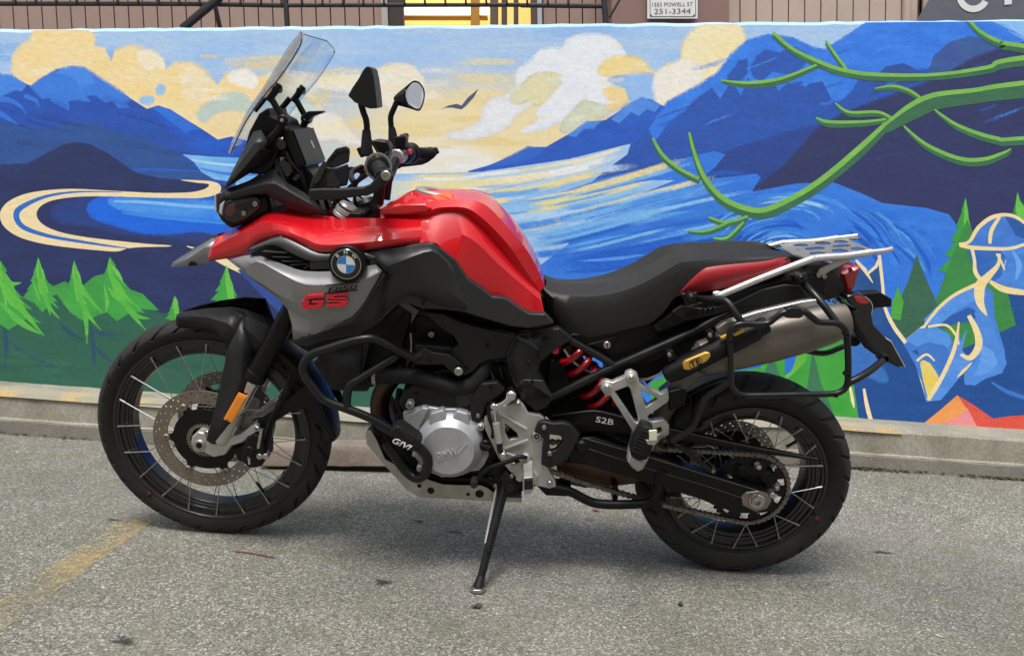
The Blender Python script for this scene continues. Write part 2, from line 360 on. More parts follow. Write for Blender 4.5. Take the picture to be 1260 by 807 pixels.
def wall_body():
    # sky-coloured wall body with a slightly uneven rounded top
    rng = random.Random(11); V = []; F = []; n = 200; x0, x1 = -6.5, 6.5
    prof = [(0, -.1), (0, -.02), (.02, 0), (.18, 0), (.2, -.02), (.2, -3)]
    k = 6
    for i in range(n + 1):
        x = x0 + (x1 - x0) * i / n; j = rng.uniform(-.003, .003)
        for q, (y, z) in enumerate([(0, None)] + prof[1:]):
            V.append((x, y, (.1 if z is None else (WTOP(x) + z + j if z > -2 else .0))))
    for i in range(n):
        for j in range(k - 1): F.append((i * k + j, (i + 1) * k + j, (i + 1) * k + j + 1, i * k + j + 1))
    # painted sky: blue, turning to a warm glow above the far river and white around the low sun
    m = mural_mat('#98c0f0', '#b2cdea', 2.2)
    m = m.copy(); m.name = 'mural_sky'; nt = m.node_tree; L = nt.links.new; b = nt.nodes['Principled BSDF']
    base = b.inputs['Base Color'].links[0].from_socket
    tc = nt.nodes.new('ShaderNodeTexCoord'); c0 = wallpt(600, 170)
    def glow(center, sx, sz, hexc, prev, edge=(1.0, .35), amt=1.0):
        mp = nt.nodes.new('ShaderNodeMapping'); mp.vector_type = 'POINT'
        mp.inputs['Location'].default_value = (-center.x / sx, 0, -center.z / sz); mp.inputs['Scale'].default_value = (1 / sx, 0, 1 / sz); L(tc.outputs['Object'], mp.inputs['Vector'])
        ln = nt.nodes.new('ShaderNodeVectorMath'); ln.operation = 'LENGTH'; L(mp.outputs[0], ln.inputs[0])
        ns = nt.nodes.new('ShaderNodeTexNoise'); ns.inputs['Scale'].default_value = 5; ns.inputs['Detail'].default_value = 7; ns.inputs['Roughness'].default_value = .7; L(tc.outputs['Object'], ns.inputs['Vector'])
        ad = nt.nodes.new('ShaderNodeMath'); ad.operation = 'MULTIPLY_ADD'; L(ns.outputs['Fac'], ad.inputs[0]); ad.inputs[1].default_value = .7; L(ln.outputs['Value'], ad.inputs[2])
        r = nt.nodes.new('ShaderNodeMapRange'); r.inputs['From Min'].default_value = edge[0] + .35; r.inputs['From Max'].default_value = edge[1] + .35; r.inputs['To Max'].default_value = amt; r.interpolation_type = 'SMOOTHSTEP'; L(ad.outputs[0], r.inputs['Value'])
        mx = nt.nodes.new('ShaderNodeMix'); mx.data_type = 'RGBA'; L(r.outputs[0], mx.inputs['Factor']); L(prev, mx.inputs['A']); mx.inputs['B'].default_value = (*[x * MURAL_GAIN for x in srgb(hexc)], 1)
        return mx.outputs['Result']
    s = glow(wallpt(610, 178), 1.12, .40, '#ecdcae', base, (1.0, .35))
    s = glow(wallpt(545, 225), .38, .26, '#e9edf0', s, (1.0, .4))
    L(s, b.inputs['Base Color'])
    o = mk('wall_body', V, F, m, wall); fixnormals(o)
wall_body()
_boxes = []
def lay(pts, pad=0.):
    """height of a coat of paint: just above every earlier coat it can overlap"""
    us = [p[0] for p in pts]; vs_ = [p[1] for p in pts]; b = (min(us) - pad, min(vs_) - pad, max(us) + pad, max(vs_) + pad)
    n = 1 + max([l for (q, l) in _boxes if q[0] < b[2] and b[0] < q[2] and q[1] < b[3] and b[1] < q[3]] or [0])
    _boxes.append((b, n)); return .0001 + n * .000006
def paint(name, pts, hexc, hex2=None, smooth=False, closed=True, fs=5., grad=None, n=5, feather=None):
    if feather is None and name.split('_')[1] in ('cloud', 'sky', 'snow', 'lake', 'rapids', 'mountain') and name != 'painted_mountain': feather = 7. if name in ('painted_cloud', 'painted_sky_patch') else 4.
    if feather:
        o = paint(name, pts, hexc, hex2, smooth, closed, fs, grad, n, 0)
        P_ = catmull(pts, n, True) if smooth else [np.array(p, float) for p in pts]
        brush(name, [(p[0], p[1], feather * 2) for p in list(P_) + [P_[0]]], hexc, hex2, fs, 0, .75)
        return o
    if smooth: pts = catmull(pts, n, True)
    off = lay(pts)
    P = [wallpt(p[0], p[1], off) for p in pts]
    V = [(q.x, q.y - WALL_Y, min(q.z, WTOP(q.x) - .012)) for q in P]
    V = [(x, y, max(z, zT(x) - .03)) for x, y, z in V]
    me = bpy.data.meshes.new(name); bm = bmesh.new()
    vs_ = [bm.verts.new(v) for v in V]
    es = []
    for i in range(len(vs_)):
        try: es.append(bm.edges.new((vs_[i], vs_[(i + 1) % len(vs_)])))
        except ValueError: pass
    bmesh.ops.triangle_fill(bm, use_beauty=True, use_dissolve=False, edges=es, normal=(0, -1, 0))
    bmesh.ops.recalc_face_normals(bm, faces=bm.faces)
    for f in bm.faces:
        if f.normal.y > 0: f.normal_flip()
    bm.to_mesh(me); bm.free()
    return link(name, me, mural_mat(hexc, hex2, fs, grad), wall)
def brush(name, pts, hexc, hex2=None, fs=8., n=6, alpha=1.):
    """soft brush stroke: (u, v, width px), coverage fading to both sides and ends"""
    P = catmull(pts, n) if n else [np.array(p, float) for p in pts]
    off = lay(P, max(p[2] for p in P) / 2); V = []; F = []; A = []
    closed_ = n == 0
    for i, p in enumerate(P):
        a = P[max(i - 1, 0)]; c = P[min(i + 1, len(P) - 1)]
        t = c[:2] - a[:2]; t = t / (np.linalg.norm(t) + 1e-9); nn = np.array([-t[1], t[0]]); w = max(p[2], .8) / 2
        if closed_ and len(P) > 3:
            a2 = P[i - 1] if i > 0 else P[-2]; c2 = P[i + 1] if i < len(P) - 1 else P[1]
            d1 = p[:2] - a2[:2]; d2 = c2[:2] - p[:2]; cs_ = float(d1 @ d2) / (np.linalg.norm(d1) * np.linalg.norm(d2) + 1e-9)
            t = c2[:2] - a2[:2]; t = t / (np.linalg.norm(t) + 1e-9); nn = np.array([-t[1], t[0]])
            m_ = len(P); far_ = [np.linalg.norm(P[q][:2] - p[:2]) for q in range(m_) if min((q - i) % (m_ - 1), (i - q) % (m_ - 1)) > 4]
            if far_: w = min(w, .42 * min(far_))
            w = min(w * max(.04, (cs_ + .1) / 1.1) ** 2, 1.1 * min(np.linalg.norm(d1), np.linalg.norm(d2)) + .4)
        e = 1. if closed_ else min(1., 4. * min(i, len(P) - 1 - i) / (len(P) - 1) + .0)
        for s, al in ((1, 0), (.45, 1), (0, 1), (-.45, 1), (-1, 0)):
            q = wallpt(p[0] + s * nn[0] * w, p[1] + s * nn[1] * w, off); V.append((q.x, q.y - WALL_Y, min(max(q.z, zT(q.x) - .03), WTOP(q.x) - .012))); A.append(al * e * alpha)
    for i in range(len(P) - 1):
        for j in range(4): F.append((i * 5 + j, i * 5 + j + 1, (i + 1) * 5 + j + 1, (i + 1) * 5 + j))
    o = mk(name, V, F, mural_mat(hexc, hex2, fs, None, True), wall)
    at = o.data.attributes.new('cover', 'FLOAT', 'POINT'); at.data.foreach_set('value', A); return o
def stroke(name, pts, hexc, hex2=None, n=7, fs=5., dy=0., smooth=True):
    """brush stroke: (u, v, width px)"""
    P = catmull(pts, n) if smooth else [np.array(p, float) for p in pts]
    off = lay(P, max(p[2] for p in P) / 2); V = []; F = []
    for i, p in enumerate(P):
        a = P[max(i - 1, 0)]; c = P[min(i + 1, len(P) - 1)]
        t = c[:2] - a[:2]; t = t / (np.linalg.norm(t) + 1e-9); nn = np.array([-t[1], t[0]]); w = max(p[2], .6) / 2
        for s in (1, -1):
            q = wallpt(p[0] + s * nn[0] * w, p[1] + s * nn[1] * w + dy, off); z = min(max(q.z, zT(q.x) - .03), WTOP(q.x) - .012); V.append((q.x, q.y - WALL_Y, z))
    for i in range(len(P) - 1): F.append((2 * i, 2 * i + 1, 2 * i + 3, 2 * i + 2))
    return mk(name, V, F, mural_mat(hexc, hex2, fs), wall)

S = True
scene.cycles.transparent_max_bounces = 24
_rb = random.Random(21)
def hstrokes(n, u0, u1, v0, v1, cols, wmin, wmax, lmin, lmax, name='painted_sky_stroke', alpha=.7, slope=0.):
    for _ in range(n):
        u = _rb.uniform(u0, u1); v = _rb.uniform(v0, v1); l = _rb.uniform(lmin, lmax); w = _rb.uniform(wmin, wmax); k = _rb.uniform(-.08, .08) + slope
        brush(name, [(u - l / 2, v - k * l / 2, w * .6), (u, v + _rb.uniform(-3, 3), w), (u + l / 2, v + k * l / 2, w * .6)], _rb.choice(cols), None, 8, 5, alpha)
hstrokes(16, -40, 860, 34, 80, ['#a8c9f0', '#b9d3ee', '#8fbaf0'], 8, 22, 60, 160)
hstrokes(20, 300, 760, 70, 130, ['#dcdcbc', '#e9dcae', '#cfd9cc', '#eedca4', '#ecd898'], 10, 24, 50, 130)
hstrokes(26, 430, 780, 100, 205, ['#eedaa0', '#f0e0b0', '#ebd394', '#efe4c0'], 8, 20, 50, 140)
hstrokes(8, 470, 600, 190, 216, ['#f0f0ec', '#efe9d2'], 10, 20, 50, 110)
# --- left clouds
paint('painted_cloud', [(16, 88), (16, 70), (27, 58), (38, 50), (42, 38), (50, 26), (108, 26), (116, 45), (116, 57), (128, 60), (137, 76), (143, 63), (160, 57), (175, 62), (190, 65), (200, 75), (204, 86), (216, 79), (235, 78), (250, 88), (258, 98), (268, 105), (280, 92), (300, 85), (318, 96), (332, 92), (350, 92), (380, 110), (400, 140), (330, 190), (270, 178), (240, 160), (170, 140), (100, 110), (30, 110)], '#efdcae', '#f2d694')
paint('painted_cloud', [(170, 66), (182, 63), (196, 70), (203, 84), (192, 82), (183, 86), (176, 80)], '#f0ecdf', '#efdcae', S)
paint('painted_cloud', [(222, 96), (232, 84), (246, 88), (256, 100), (254, 116), (244, 126), (230, 120)], '#eee6d4', '#efdcae', S)
paint('painted_cloud', [(280, 96), (298, 87), (316, 97), (312, 108), (296, 104)], '#f0ece4', None, S)
paint('painted_sky_patch', [(243, 142), (256, 128), (280, 117), (300, 118), (312, 128), (330, 122), (352, 116), (376, 122), (392, 138), (372, 150), (340, 146), (298, 138), (270, 140), (252, 150)], '#c4d0bc', '#b4cad0', S)
paint('painted_sky_patch', [(172, 122), (182, 119), (190, 122), (184, 128), (174, 127)], '#9cc3ec', None, S)
paint('painted_sky_patch', [(192, 112), (198, 104), (203, 110), (198, 117)], '#9cc3ec', None, S)
paint('painted_cloud', [(256, 152), (270, 142), (292, 140), (312, 148), (330, 160), (310, 172), (280, 172), (262, 162)], '#eed49a', '#ecdcb4', S)
# centre-left clouds behind the cockpit
paint('painted_cloud', [(330, 96), (345, 90), (372, 92), (398, 95), (420, 92), (452, 92), (470, 84), (492, 80), (508, 84), (520, 98), (522, 112), (536, 114), (544, 124), (528, 122), (512, 128), (486, 132), (462, 124), (436, 112), (400, 108), (362, 112)], '#ebe9e0', '#ecdfb8', S)
paint('painted_cloud', [(382, 160), (392, 144), (404, 140), (418, 146), (426, 158), (438, 170), (446, 178), (428, 176), (410, 170), (396, 172)], '#e6e6ea', '#efe4c4', S)
hstrokes(16, 40, 330, 60, 130, ['#f2e4c2', '#efd9a0', '#f3ebd6', '#f0d48e'], 8, 18, 24, 60, 'painted_cloud_stroke', .6)
hstrokes(10, 290, 400, 110, 190, ['#eedcae', '#dfe0d4', '#cfd9d8', '#efe6d0'], 8, 20, 30, 70, 'painted_cloud_stroke', .7)
hstrokes(9, 400, 540, 88, 128, ['#f1efe8', '#efe6cc', '#e9e4d8'], 6, 14, 30, 70, 'painted_cloud_stroke', .6)
# --- left mountains
paint('painted_mountain', [(178, 135), (195, 130), (210, 135), (232, 149), (250, 160), (268, 172), (285, 168), (300, 172), (340, 186), (340, 205), (180, 200)], '#1d4fb8', '#2460cf')
paint('painted_mountain', [(188, 133), (198, 131), (214, 138), (236, 152), (246, 160), (236, 160), (228, 164), (218, 156), (204, 146)], '#2f74dd', '#2a68d0')
paint('painted_mountain', [(-260, 60), (-120, 96), (-40, 84), (0, 93), (15, 95), (38, 106), (50, 98), (70, 86), (90, 83), (103, 84), (125, 100), (160, 121), (185, 137), (215, 165), (240, 186), (290, 196), (290, 230), (-260, 250)], '#234fae', '#2a58ba')
paint('painted_snow', [(-100, 90), (-40, 84), (0, 93), (15, 95), (34, 104), (27, 112), (18, 110), (8, 114), (-4, 120), (-40, 112), (-100, 126)], '#3f82e2', '#4a8ce8')
paint('painted_snow', [(36, 107), (50, 99), (70, 87), (90, 83), (103, 84), (128, 101), (150, 115), (163, 123), (152, 124), (160, 133), (146, 132), (138, 124), (130, 126), (118, 117), (106, 118), (112, 126), (98, 122), (84, 125), (86, 135), (74, 128), (62, 120), (52, 122), (46, 114)], '#3576da', '#3f82e2')
paint('painted_snow', [(68, 90), (82, 85), (100, 84), (112, 94), (118, 104), (106, 104), (100, 112), (96, 100), (84, 92)], '#4c90ec', '#3f82e2')
for pts in ([(0, 122, 7), (12, 124, 6), (24, 130, 4), (32, 140, 1)], [(-30, 130, 9), (0, 140, 7), (16, 150, 4), (28, 158, 1)], [(30, 118, 6), (44, 124, 5), (48, 132, 1)], [(62, 122, 5), (78, 130, 5), (84, 136, 1)], [(130, 120, 5), (148, 124, 4), (160, 126, 1)]):
    stroke('painted_snow', pts, '#2f6cd0', '#3a7be0')
paint('painted_hill', [(-260, 190), (-60, 150), (0, 150), (30, 156), (60, 158), (85, 150), (110, 150), (150, 164), (180, 172), (215, 186), (240, 206), (264, 221), (264, 240), (-260, 300)], '#2b5092', '#30589c')
hstrokes(14, -40, 180, 130, 165, ['#2a4c9c', '#24408c', '#3058ae'], 4, 10, 30, 90, 'painted_mountain_stroke', .6, .25)
hstrokes(10, -40, 220, 165, 195, ['#2c4a86', '#33549a', '#27427c'], 4, 12, 40, 100, 'painted_mountain_stroke', .6, .2)
stroke('painted_water', [(162, 209, 3), (200, 209, 3), (248, 211, 2)], '#2a5fc2')
paint('painted_water', [(224, 190), (260, 193), (340, 196), (420, 205), (420, 232), (300, 226), (264, 221), (248, 212), (238, 199)], '#5fa6ec', '#8cc3f4')
stroke('painted_water', [(236, 197, 2), (270, 202, 3), (330, 206, 3)], '#a8d4f6'); stroke('painted_water', [(246, 207, 1), (280, 214, 4), (340, 214, 3)], '#3f82dc')
paint('painted_foreland', [(-260, 260), (-40, 210), (0, 203), (35, 201), (60, 187), (78, 178), (95, 175), (112, 178), (130, 187), (150, 201), (168, 213), (195, 219), (230, 222), (262, 225), (300, 232), (380, 262), (560, 300), (560, 420), (-260, 420)], '#27315c', '#2c3869')
# --- lake inside the bend
paint('painted_lake', [(64, 262), (74, 251), (100, 245), (150, 243), (300, 248), (300, 300), (200, 290), (150, 286), (110, 277), (76, 273)], '#28448c', '#2b3d78', S)
paint('painted_lake', [(108, 257), (116, 247), (136, 243), (200, 244), (320, 250), (320, 300), (250, 284), (205, 287), (172, 285), (140, 276), (116, 268)], '#1d62d6', '#1a6ae6', S)
paint('painted_lake', [(133, 248), (150, 244), (200, 246), (320, 254), (320, 272), (250, 268), (190, 263), (150, 257)], '#4f9bee', '#2f7fe6', S)
stroke('painted_lake', [(140, 248, 2), (180, 249, 4), (240, 254, 4), (310, 258, 3)], '#7fbcf5')
stroke('painted_lake', [(150, 262, 2), (200, 268, 4), (280, 275, 3)], '#3a8cec')
# --- road
paint('painted_road', catmull([(222, 221.5), (245, 222), (262, 223.5), (271, 228), (271, 236), (262, 241), (245, 244), (225, 244), (190, 243.5), (140, 242), (100, 242), (70, 245.5), (54, 251), (46, 259), (46, 268), (54, 277), (72, 285), (100, 291), (140, 296), (180, 300), (209, 302), (206, 303.5), (180, 304), (158, 305.5), (144, 309.5), (120, 308), (80, 304), (48, 299), (22, 291), (6, 280), (0, 268), (2, 257), (12, 247), (30, 239), (55, 234.5), (90, 232.5), (140, 235), (190, 237.5), (230, 237), (248, 234), (256, 230), (256, 226.5), (242, 225)], 4, True), '#eed9a8', '#f0dcb0')
stroke('painted_road_stripe', [(150, 236.5, .8), (100, 236, 2), (60, 241, 3.5), (30, 253, 6), (20, 264, 7.5), (28, 279, 6), (58, 290, 4.5), (100, 297.5, 3.5), (140, 303.5, 2), (162, 306, .8)], '#2f6ec6')
stroke('painted_road', [(230, 303, 1), (252, 310, 5), (276, 322, 9), (300, 336, 4)], '#eed9a8', '#f0e2be')
paint('painted_slope', [(292, 332), (330, 330), (400, 350), (400, 420), (352, 392), (330, 372)], '#33529c', '#2c468c')
# --- left pines
G1, G2, G3, G4 = '#316450', '#3d9b45', '#5cb845', '#2b4f66'
paint('painted_undergrowth', [(-260, 300), (-120, 330), (-60, 330), (0, 352), (30, 366), (64, 352), (100, 356), (132, 350), (162, 370), (200, 386), (230, 382), (262, 376), (300, 378), (340, 396), (420, 410), (560, 420), (560, 560), (-260, 560)], G1, '#2c5d50')
stroke('painted_bough', [(10, 420, 1), (40, 440, 5), (70, 452, 3)], G4); stroke('painted_trunk', [(5, 390, 5), (8, 430, 6), (6, 455, 1)], G4)
stroke('painted_bough', [(72, 395, 1), (84, 408, 6), (104, 420, 2)], G4); stroke('painted_trunk', [(112, 400, 4), (115, 430, 6), (116, 452, 1)], G4)
stroke('painted_bough', [(116, 425, 2), (128, 438, 5), (140, 446, 1)], G4); stroke('painted_bough', [(112, 406, 1), (128, 411, 5), (146, 412, 1)], G4)
def pine(ax, ay, h, wl, wr, c1=G2, c2=G3, seed=0):
    rng = random.Random(seed); L_ = []; R_ = []; n = 5
    for i in range(1, n + 1):
        t = i / n
        L_ += [(ax - wl * t ** 1.15, ay + h * t * .82), (ax - wl * t * .62, ay + h * t * .84 - 1)]
        R_ += [(ax + wr * t ** 1.1, ay + h * t + rng.uniform(-3, 4)), (ax + wr * t * .62, ay + h * t * .93)]
    paint('painted_pine', [(ax, ay)] + R_ + [(ax + wr * .2, ay + h * 1.1), (ax - wl * .25, ay + h * .92)] + L_[::-1], c1, '#46a848' if c1 == G2 else None)
    for i in range(4):
        a = rng.uniform(.12, .3) + i * .15
        x0 = ax + (rng.uniform(-.1, .25)) * wr * a; y0 = ay + h * a * .8
        stroke('painted_bough', [(x0, y0, 1), (x0 + wr * .18, y0 + h * .17, 5), (x0 + wr * (.34 + .15 * i * .5), y0 + h * .36, .8)], c2, '#74c653')
    stroke('painted_bough', [(ax, ay + 2, 1), (ax + 1, ay + h * .25, 6), (ax + wr * .1, ay + h * .5, 5), (ax + wr * .16, ay + h * .8, 1)], c2, '#74c653')
pine(0, 320, 78, 40, 52, seed=1); pine(47, 316, 62, 18, 26, seed=2); pine(91, 320, 66, 14, 28, seed=3); pine(135, 316, 72, 22, 44, seed=4)
paint('painted_shrub', [(28, 366), (48, 340), (66, 352), (80, 346), (96, 356), (116, 340), (132, 336), (150, 352), (176, 362), (196, 382), (150, 378), (120, 388), (104, 396), (86, 384), (70, 362), (40, 372)], '#3a8f44', '#46a848')
pine(47, 316, 58, 14, 24, seed=12); pine(91, 320, 64, 10, 28, seed=13); pine(135, 316, 66, 12, 46, seed=14)
for pts in ([(0, 340, 2), (20, 372, 9), (54, 413, 1)], [(0, 372, 3), (25, 396, 8), (50, 411, 1)], [(0, 330, 2), (12, 348, 6), (26, 348, 1)], [(47, 320, 1), (52, 350, 6), (60, 376, 5), (73, 392, 1)], [(50, 340, 1), (56, 366, 5), (62, 388, 1)], [(40, 345, 1), (46, 362, 4), (50, 372, 1)],
            [(91, 322, 1), (97, 360, 6), (108, 386, 5), (124, 406, 1)], [(95, 350, 1), (105, 388, 6), (107, 423, 1)], [(92, 335, 1), (106, 362, 5), (126, 385, 1)], [(135, 318, 1), (142, 356, 6), (165, 386, 6), (184, 392, 1)], [(140, 345, 1), (158, 380, 6), (179, 406, 1)], [(136, 330, 1), (150, 360, 5), (176, 384, 1)], [(128, 350, 1), (132, 372, 5), (130, 384, 1)]):
    stroke('painted_bough', pts, '#63bd48', '#4cab46')
hstrokes(22, -40, 420, 400, 470, ['#2f5f50', '#356c54', '#2a5550', '#3a7256'], 6, 16, 40, 120, 'painted_ground_stroke', .55, .08)
pine(215, 363, 36, 12, 10, seed=5); pine(279, 326, 66, 26, 24, seed=6); pine(312, 376, 30, 10, 9, seed=7)
# --- centre clouds and bird
paint('painted_cloud', [(548, 167), (575, 160), (592, 148), (597, 132), (610, 121), (624, 122), (638, 128), (656, 124), (646, 134), (634, 142), (622, 156), (600, 165), (572, 171)], '#e9ecf0', '#e2e4ea', S)
paint('painted_cloud', [(620, 122), (634, 106), (638, 88), (654, 76), (668, 62), (692, 60), (698, 50), (714, 45), (736, 44), (754, 49), (765, 60), (770, 74), (760, 84), (750, 92), (760, 104), (770, 112), (760, 132), (738, 128), (716, 122), (700, 142), (682, 152), (668, 158), (648, 163), (642, 161), (660, 150), (664, 132), (680, 114), (692, 98), (676, 88), (658, 90), (642, 104), (630, 118)], '#e9edf2', '#dfe6f0', S)
paint('painted_cloud', [(736, 86), (750, 74), (772, 71), (792, 76), (800, 86), (810, 92), (786, 95), (760, 93), (744, 94)], '#eedaa2', '#ecd690', S)
paint('painted_cloud', [(742, 112), (756, 106), (770, 112), (772, 122), (758, 134), (744, 134), (750, 122)], '#eed69a', None, S)
paint('painted_sky_patch', [(748, 98), (770, 95), (808, 95), (806, 120), (780, 124), (770, 108), (756, 104)], '#8fb9ee', '#9cc3f0', S)
paint('painted_sky_patch', [(628, 120), (645, 103), (660, 92), (676, 90), (692, 97), (680, 112), (666, 128), (650, 124), (636, 128)], '#e6dcae', '#d6d8bc', S)
paint('painted_sky_patch', [(690, 160), (704, 140), (718, 128), (738, 130), (750, 138), (730, 148), (706, 160)], '#d9d9b6', '#c8d4c8', S)
paint('painted_bird', [(543, 134.5), (552, 130), (562, 128), (568, 130), (576, 120), (589, 109.5), (583, 120), (574, 130), (568, 135), (556, 132.5), (548, 133)], '#435470', '#4a5d78')
# cloud in front of the right mountains
paint('painted_cloud', [(810, 127), (806, 110), (808, 92), (822, 81), (838, 74), (842, 54), (856, 37), (876, 28), (896, 25), (910, 34), (916, 50), (912, 70), (905, 90), (880, 115), (840, 128), (820, 130)], '#efe6c0', '#efe0b0', S)
paint('painted_cloud', [(810, 125), (808, 96), (826, 82), (842, 76), (856, 80), (862, 92), (850, 106), (830, 116)], '#e9e9ea', '#efe8d2', S)
hstrokes(14, 640, 800, 50, 150, ['#f0f0f0', '#e4ebf2', '#eee2bc'], 6, 14, 20, 50, 'painted_cloud_stroke', .55, -.2)
# --- right mountains
paint('painted_mountain', [(575, 211), (600, 204), (633, 191), (650, 182), (672, 181), (700, 165), (725, 150), (745, 148), (768, 133), (790, 121), (800, 122), (815, 130), (850, 140), (850, 240), (640, 240)], '#2556ba', '#2c62ca')
paint('painted_snow', [(600, 206), (634, 191), (650, 182), (672, 181), (660, 190), (636, 200)], '#2f68cc', None)
paint('painted_snow', [(698, 167), (722, 151), (741, 149), (730, 157), (718, 158), (708, 168)], '#4785e0', '#5a95e6')
paint('painted_snow', [(752, 147), (770, 132), (790, 120), (813, 129), (806, 138), (796, 134), (786, 142), (776, 138), (762, 152)], '#4581de', '#5591e6')
paint('painted_mountain', [(720, 232), (760, 196), (800, 158), (822, 126), (860, 106), (884, 90), (900, 68), (920, 51), (945, 44), (975, 48), (1000, 60), (1015, 62), (1042, 46), (1066, 26), (1078, 10), (1560, 0), (1560, 300), (720, 300)], '#2a5ab8', '#2c52a6')
paint('painted_mountain_light', [(798, 160), (822, 126), (860, 106), (884, 90), (900, 68), (920, 51), (945, 44), (975, 48), (1000, 60), (1015, 62), (1042, 46), (1066, 26), (1078, 10), (1560, 0), (1560, 40), (1260, 70), (1220, 48), (1195, 44), (1172, 50), (1150, 66), (1143, 84), (1128, 84), (1112, 79), (1092, 84), (1078, 92), (1056, 96), (1046, 112), (1032, 126), (1025, 123), (1034, 106), (1036, 94), (1012, 90), (990, 108), (986, 100), (968, 102), (958, 112), (950, 100), (930, 108), (920, 96), (912, 118), (900, 100), (886, 122), (876, 108), (858, 118), (840, 136), (824, 148), (806, 174)], '#2f74de', '#3c86ee')
paint('painted_mountain_shade', [(924, 84), (932, 70), (942, 62), (958, 66), (978, 58), (996, 68), (986, 84), (972, 92), (950, 88), (938, 100), (928, 96)], '#2a55b0', '#2c5cba')
paint('painted_mountain_shade', [(896, 94), (910, 76), (920, 72), (918, 92), (906, 104), (896, 112)], '#2a55b0', None)
paint('painted_mountain_light', [(984, 106), (1004, 88), (1040, 92), (1024, 124), (1012, 100)], '#2f74de', '#3f88ec')
paint('painted_hill', [(1143, 90), (1148, 70), (1168, 52), (1194, 45), (1214, 52), (1228, 62), (1240, 80), (1160, 108)], '#36549a', '#3f609e')
paint('painted_hill', [(1080, 92), (1090, 82), (1112, 78), (1130, 88), (1134, 100), (1070, 118)], '#30509c', None)
paint('painted_mountain_shade', [(905, 244), (950, 206), (1000, 162), (1040, 140), (1100, 118), (1150, 100), (1200, 72), (1234, 60), (1280, 50), (1560, 30), (1560, 330), (1180, 300), (1060, 262), (980, 245)], '#333a68', '#2f3560')
paint('painted_mountain_light', [(860, 200), (905, 184), (985, 160), (1010, 152), (960, 205), (920, 236), (850, 230)], '#2c4b9c', '#29448e')
paint('painted_sky_patch', [(1216, 16), (1236, 30), (1262, 47), (1560, 70), (1560, 0)], '#86b8f6', '#8fc0f6')
paint('painted_mountain', [(1262, 46), (1230, 34), (1210, 16), (1222, 17)], '#3b84ea', None)
hstrokes(22, 820, 1260, 60, 150, ['#3f8aee', '#2b5fc0', '#4c94f0', '#2a52ac'], 3, 9, 20, 70, 'painted_mountain_stroke', .6, -.35)
hstrokes(14, 960, 1260, 150, 250, ['#343d70', '#2f3868', '#3a4478'], 5, 14, 40, 120, 'painted_mountain_stroke', .5, -.2)
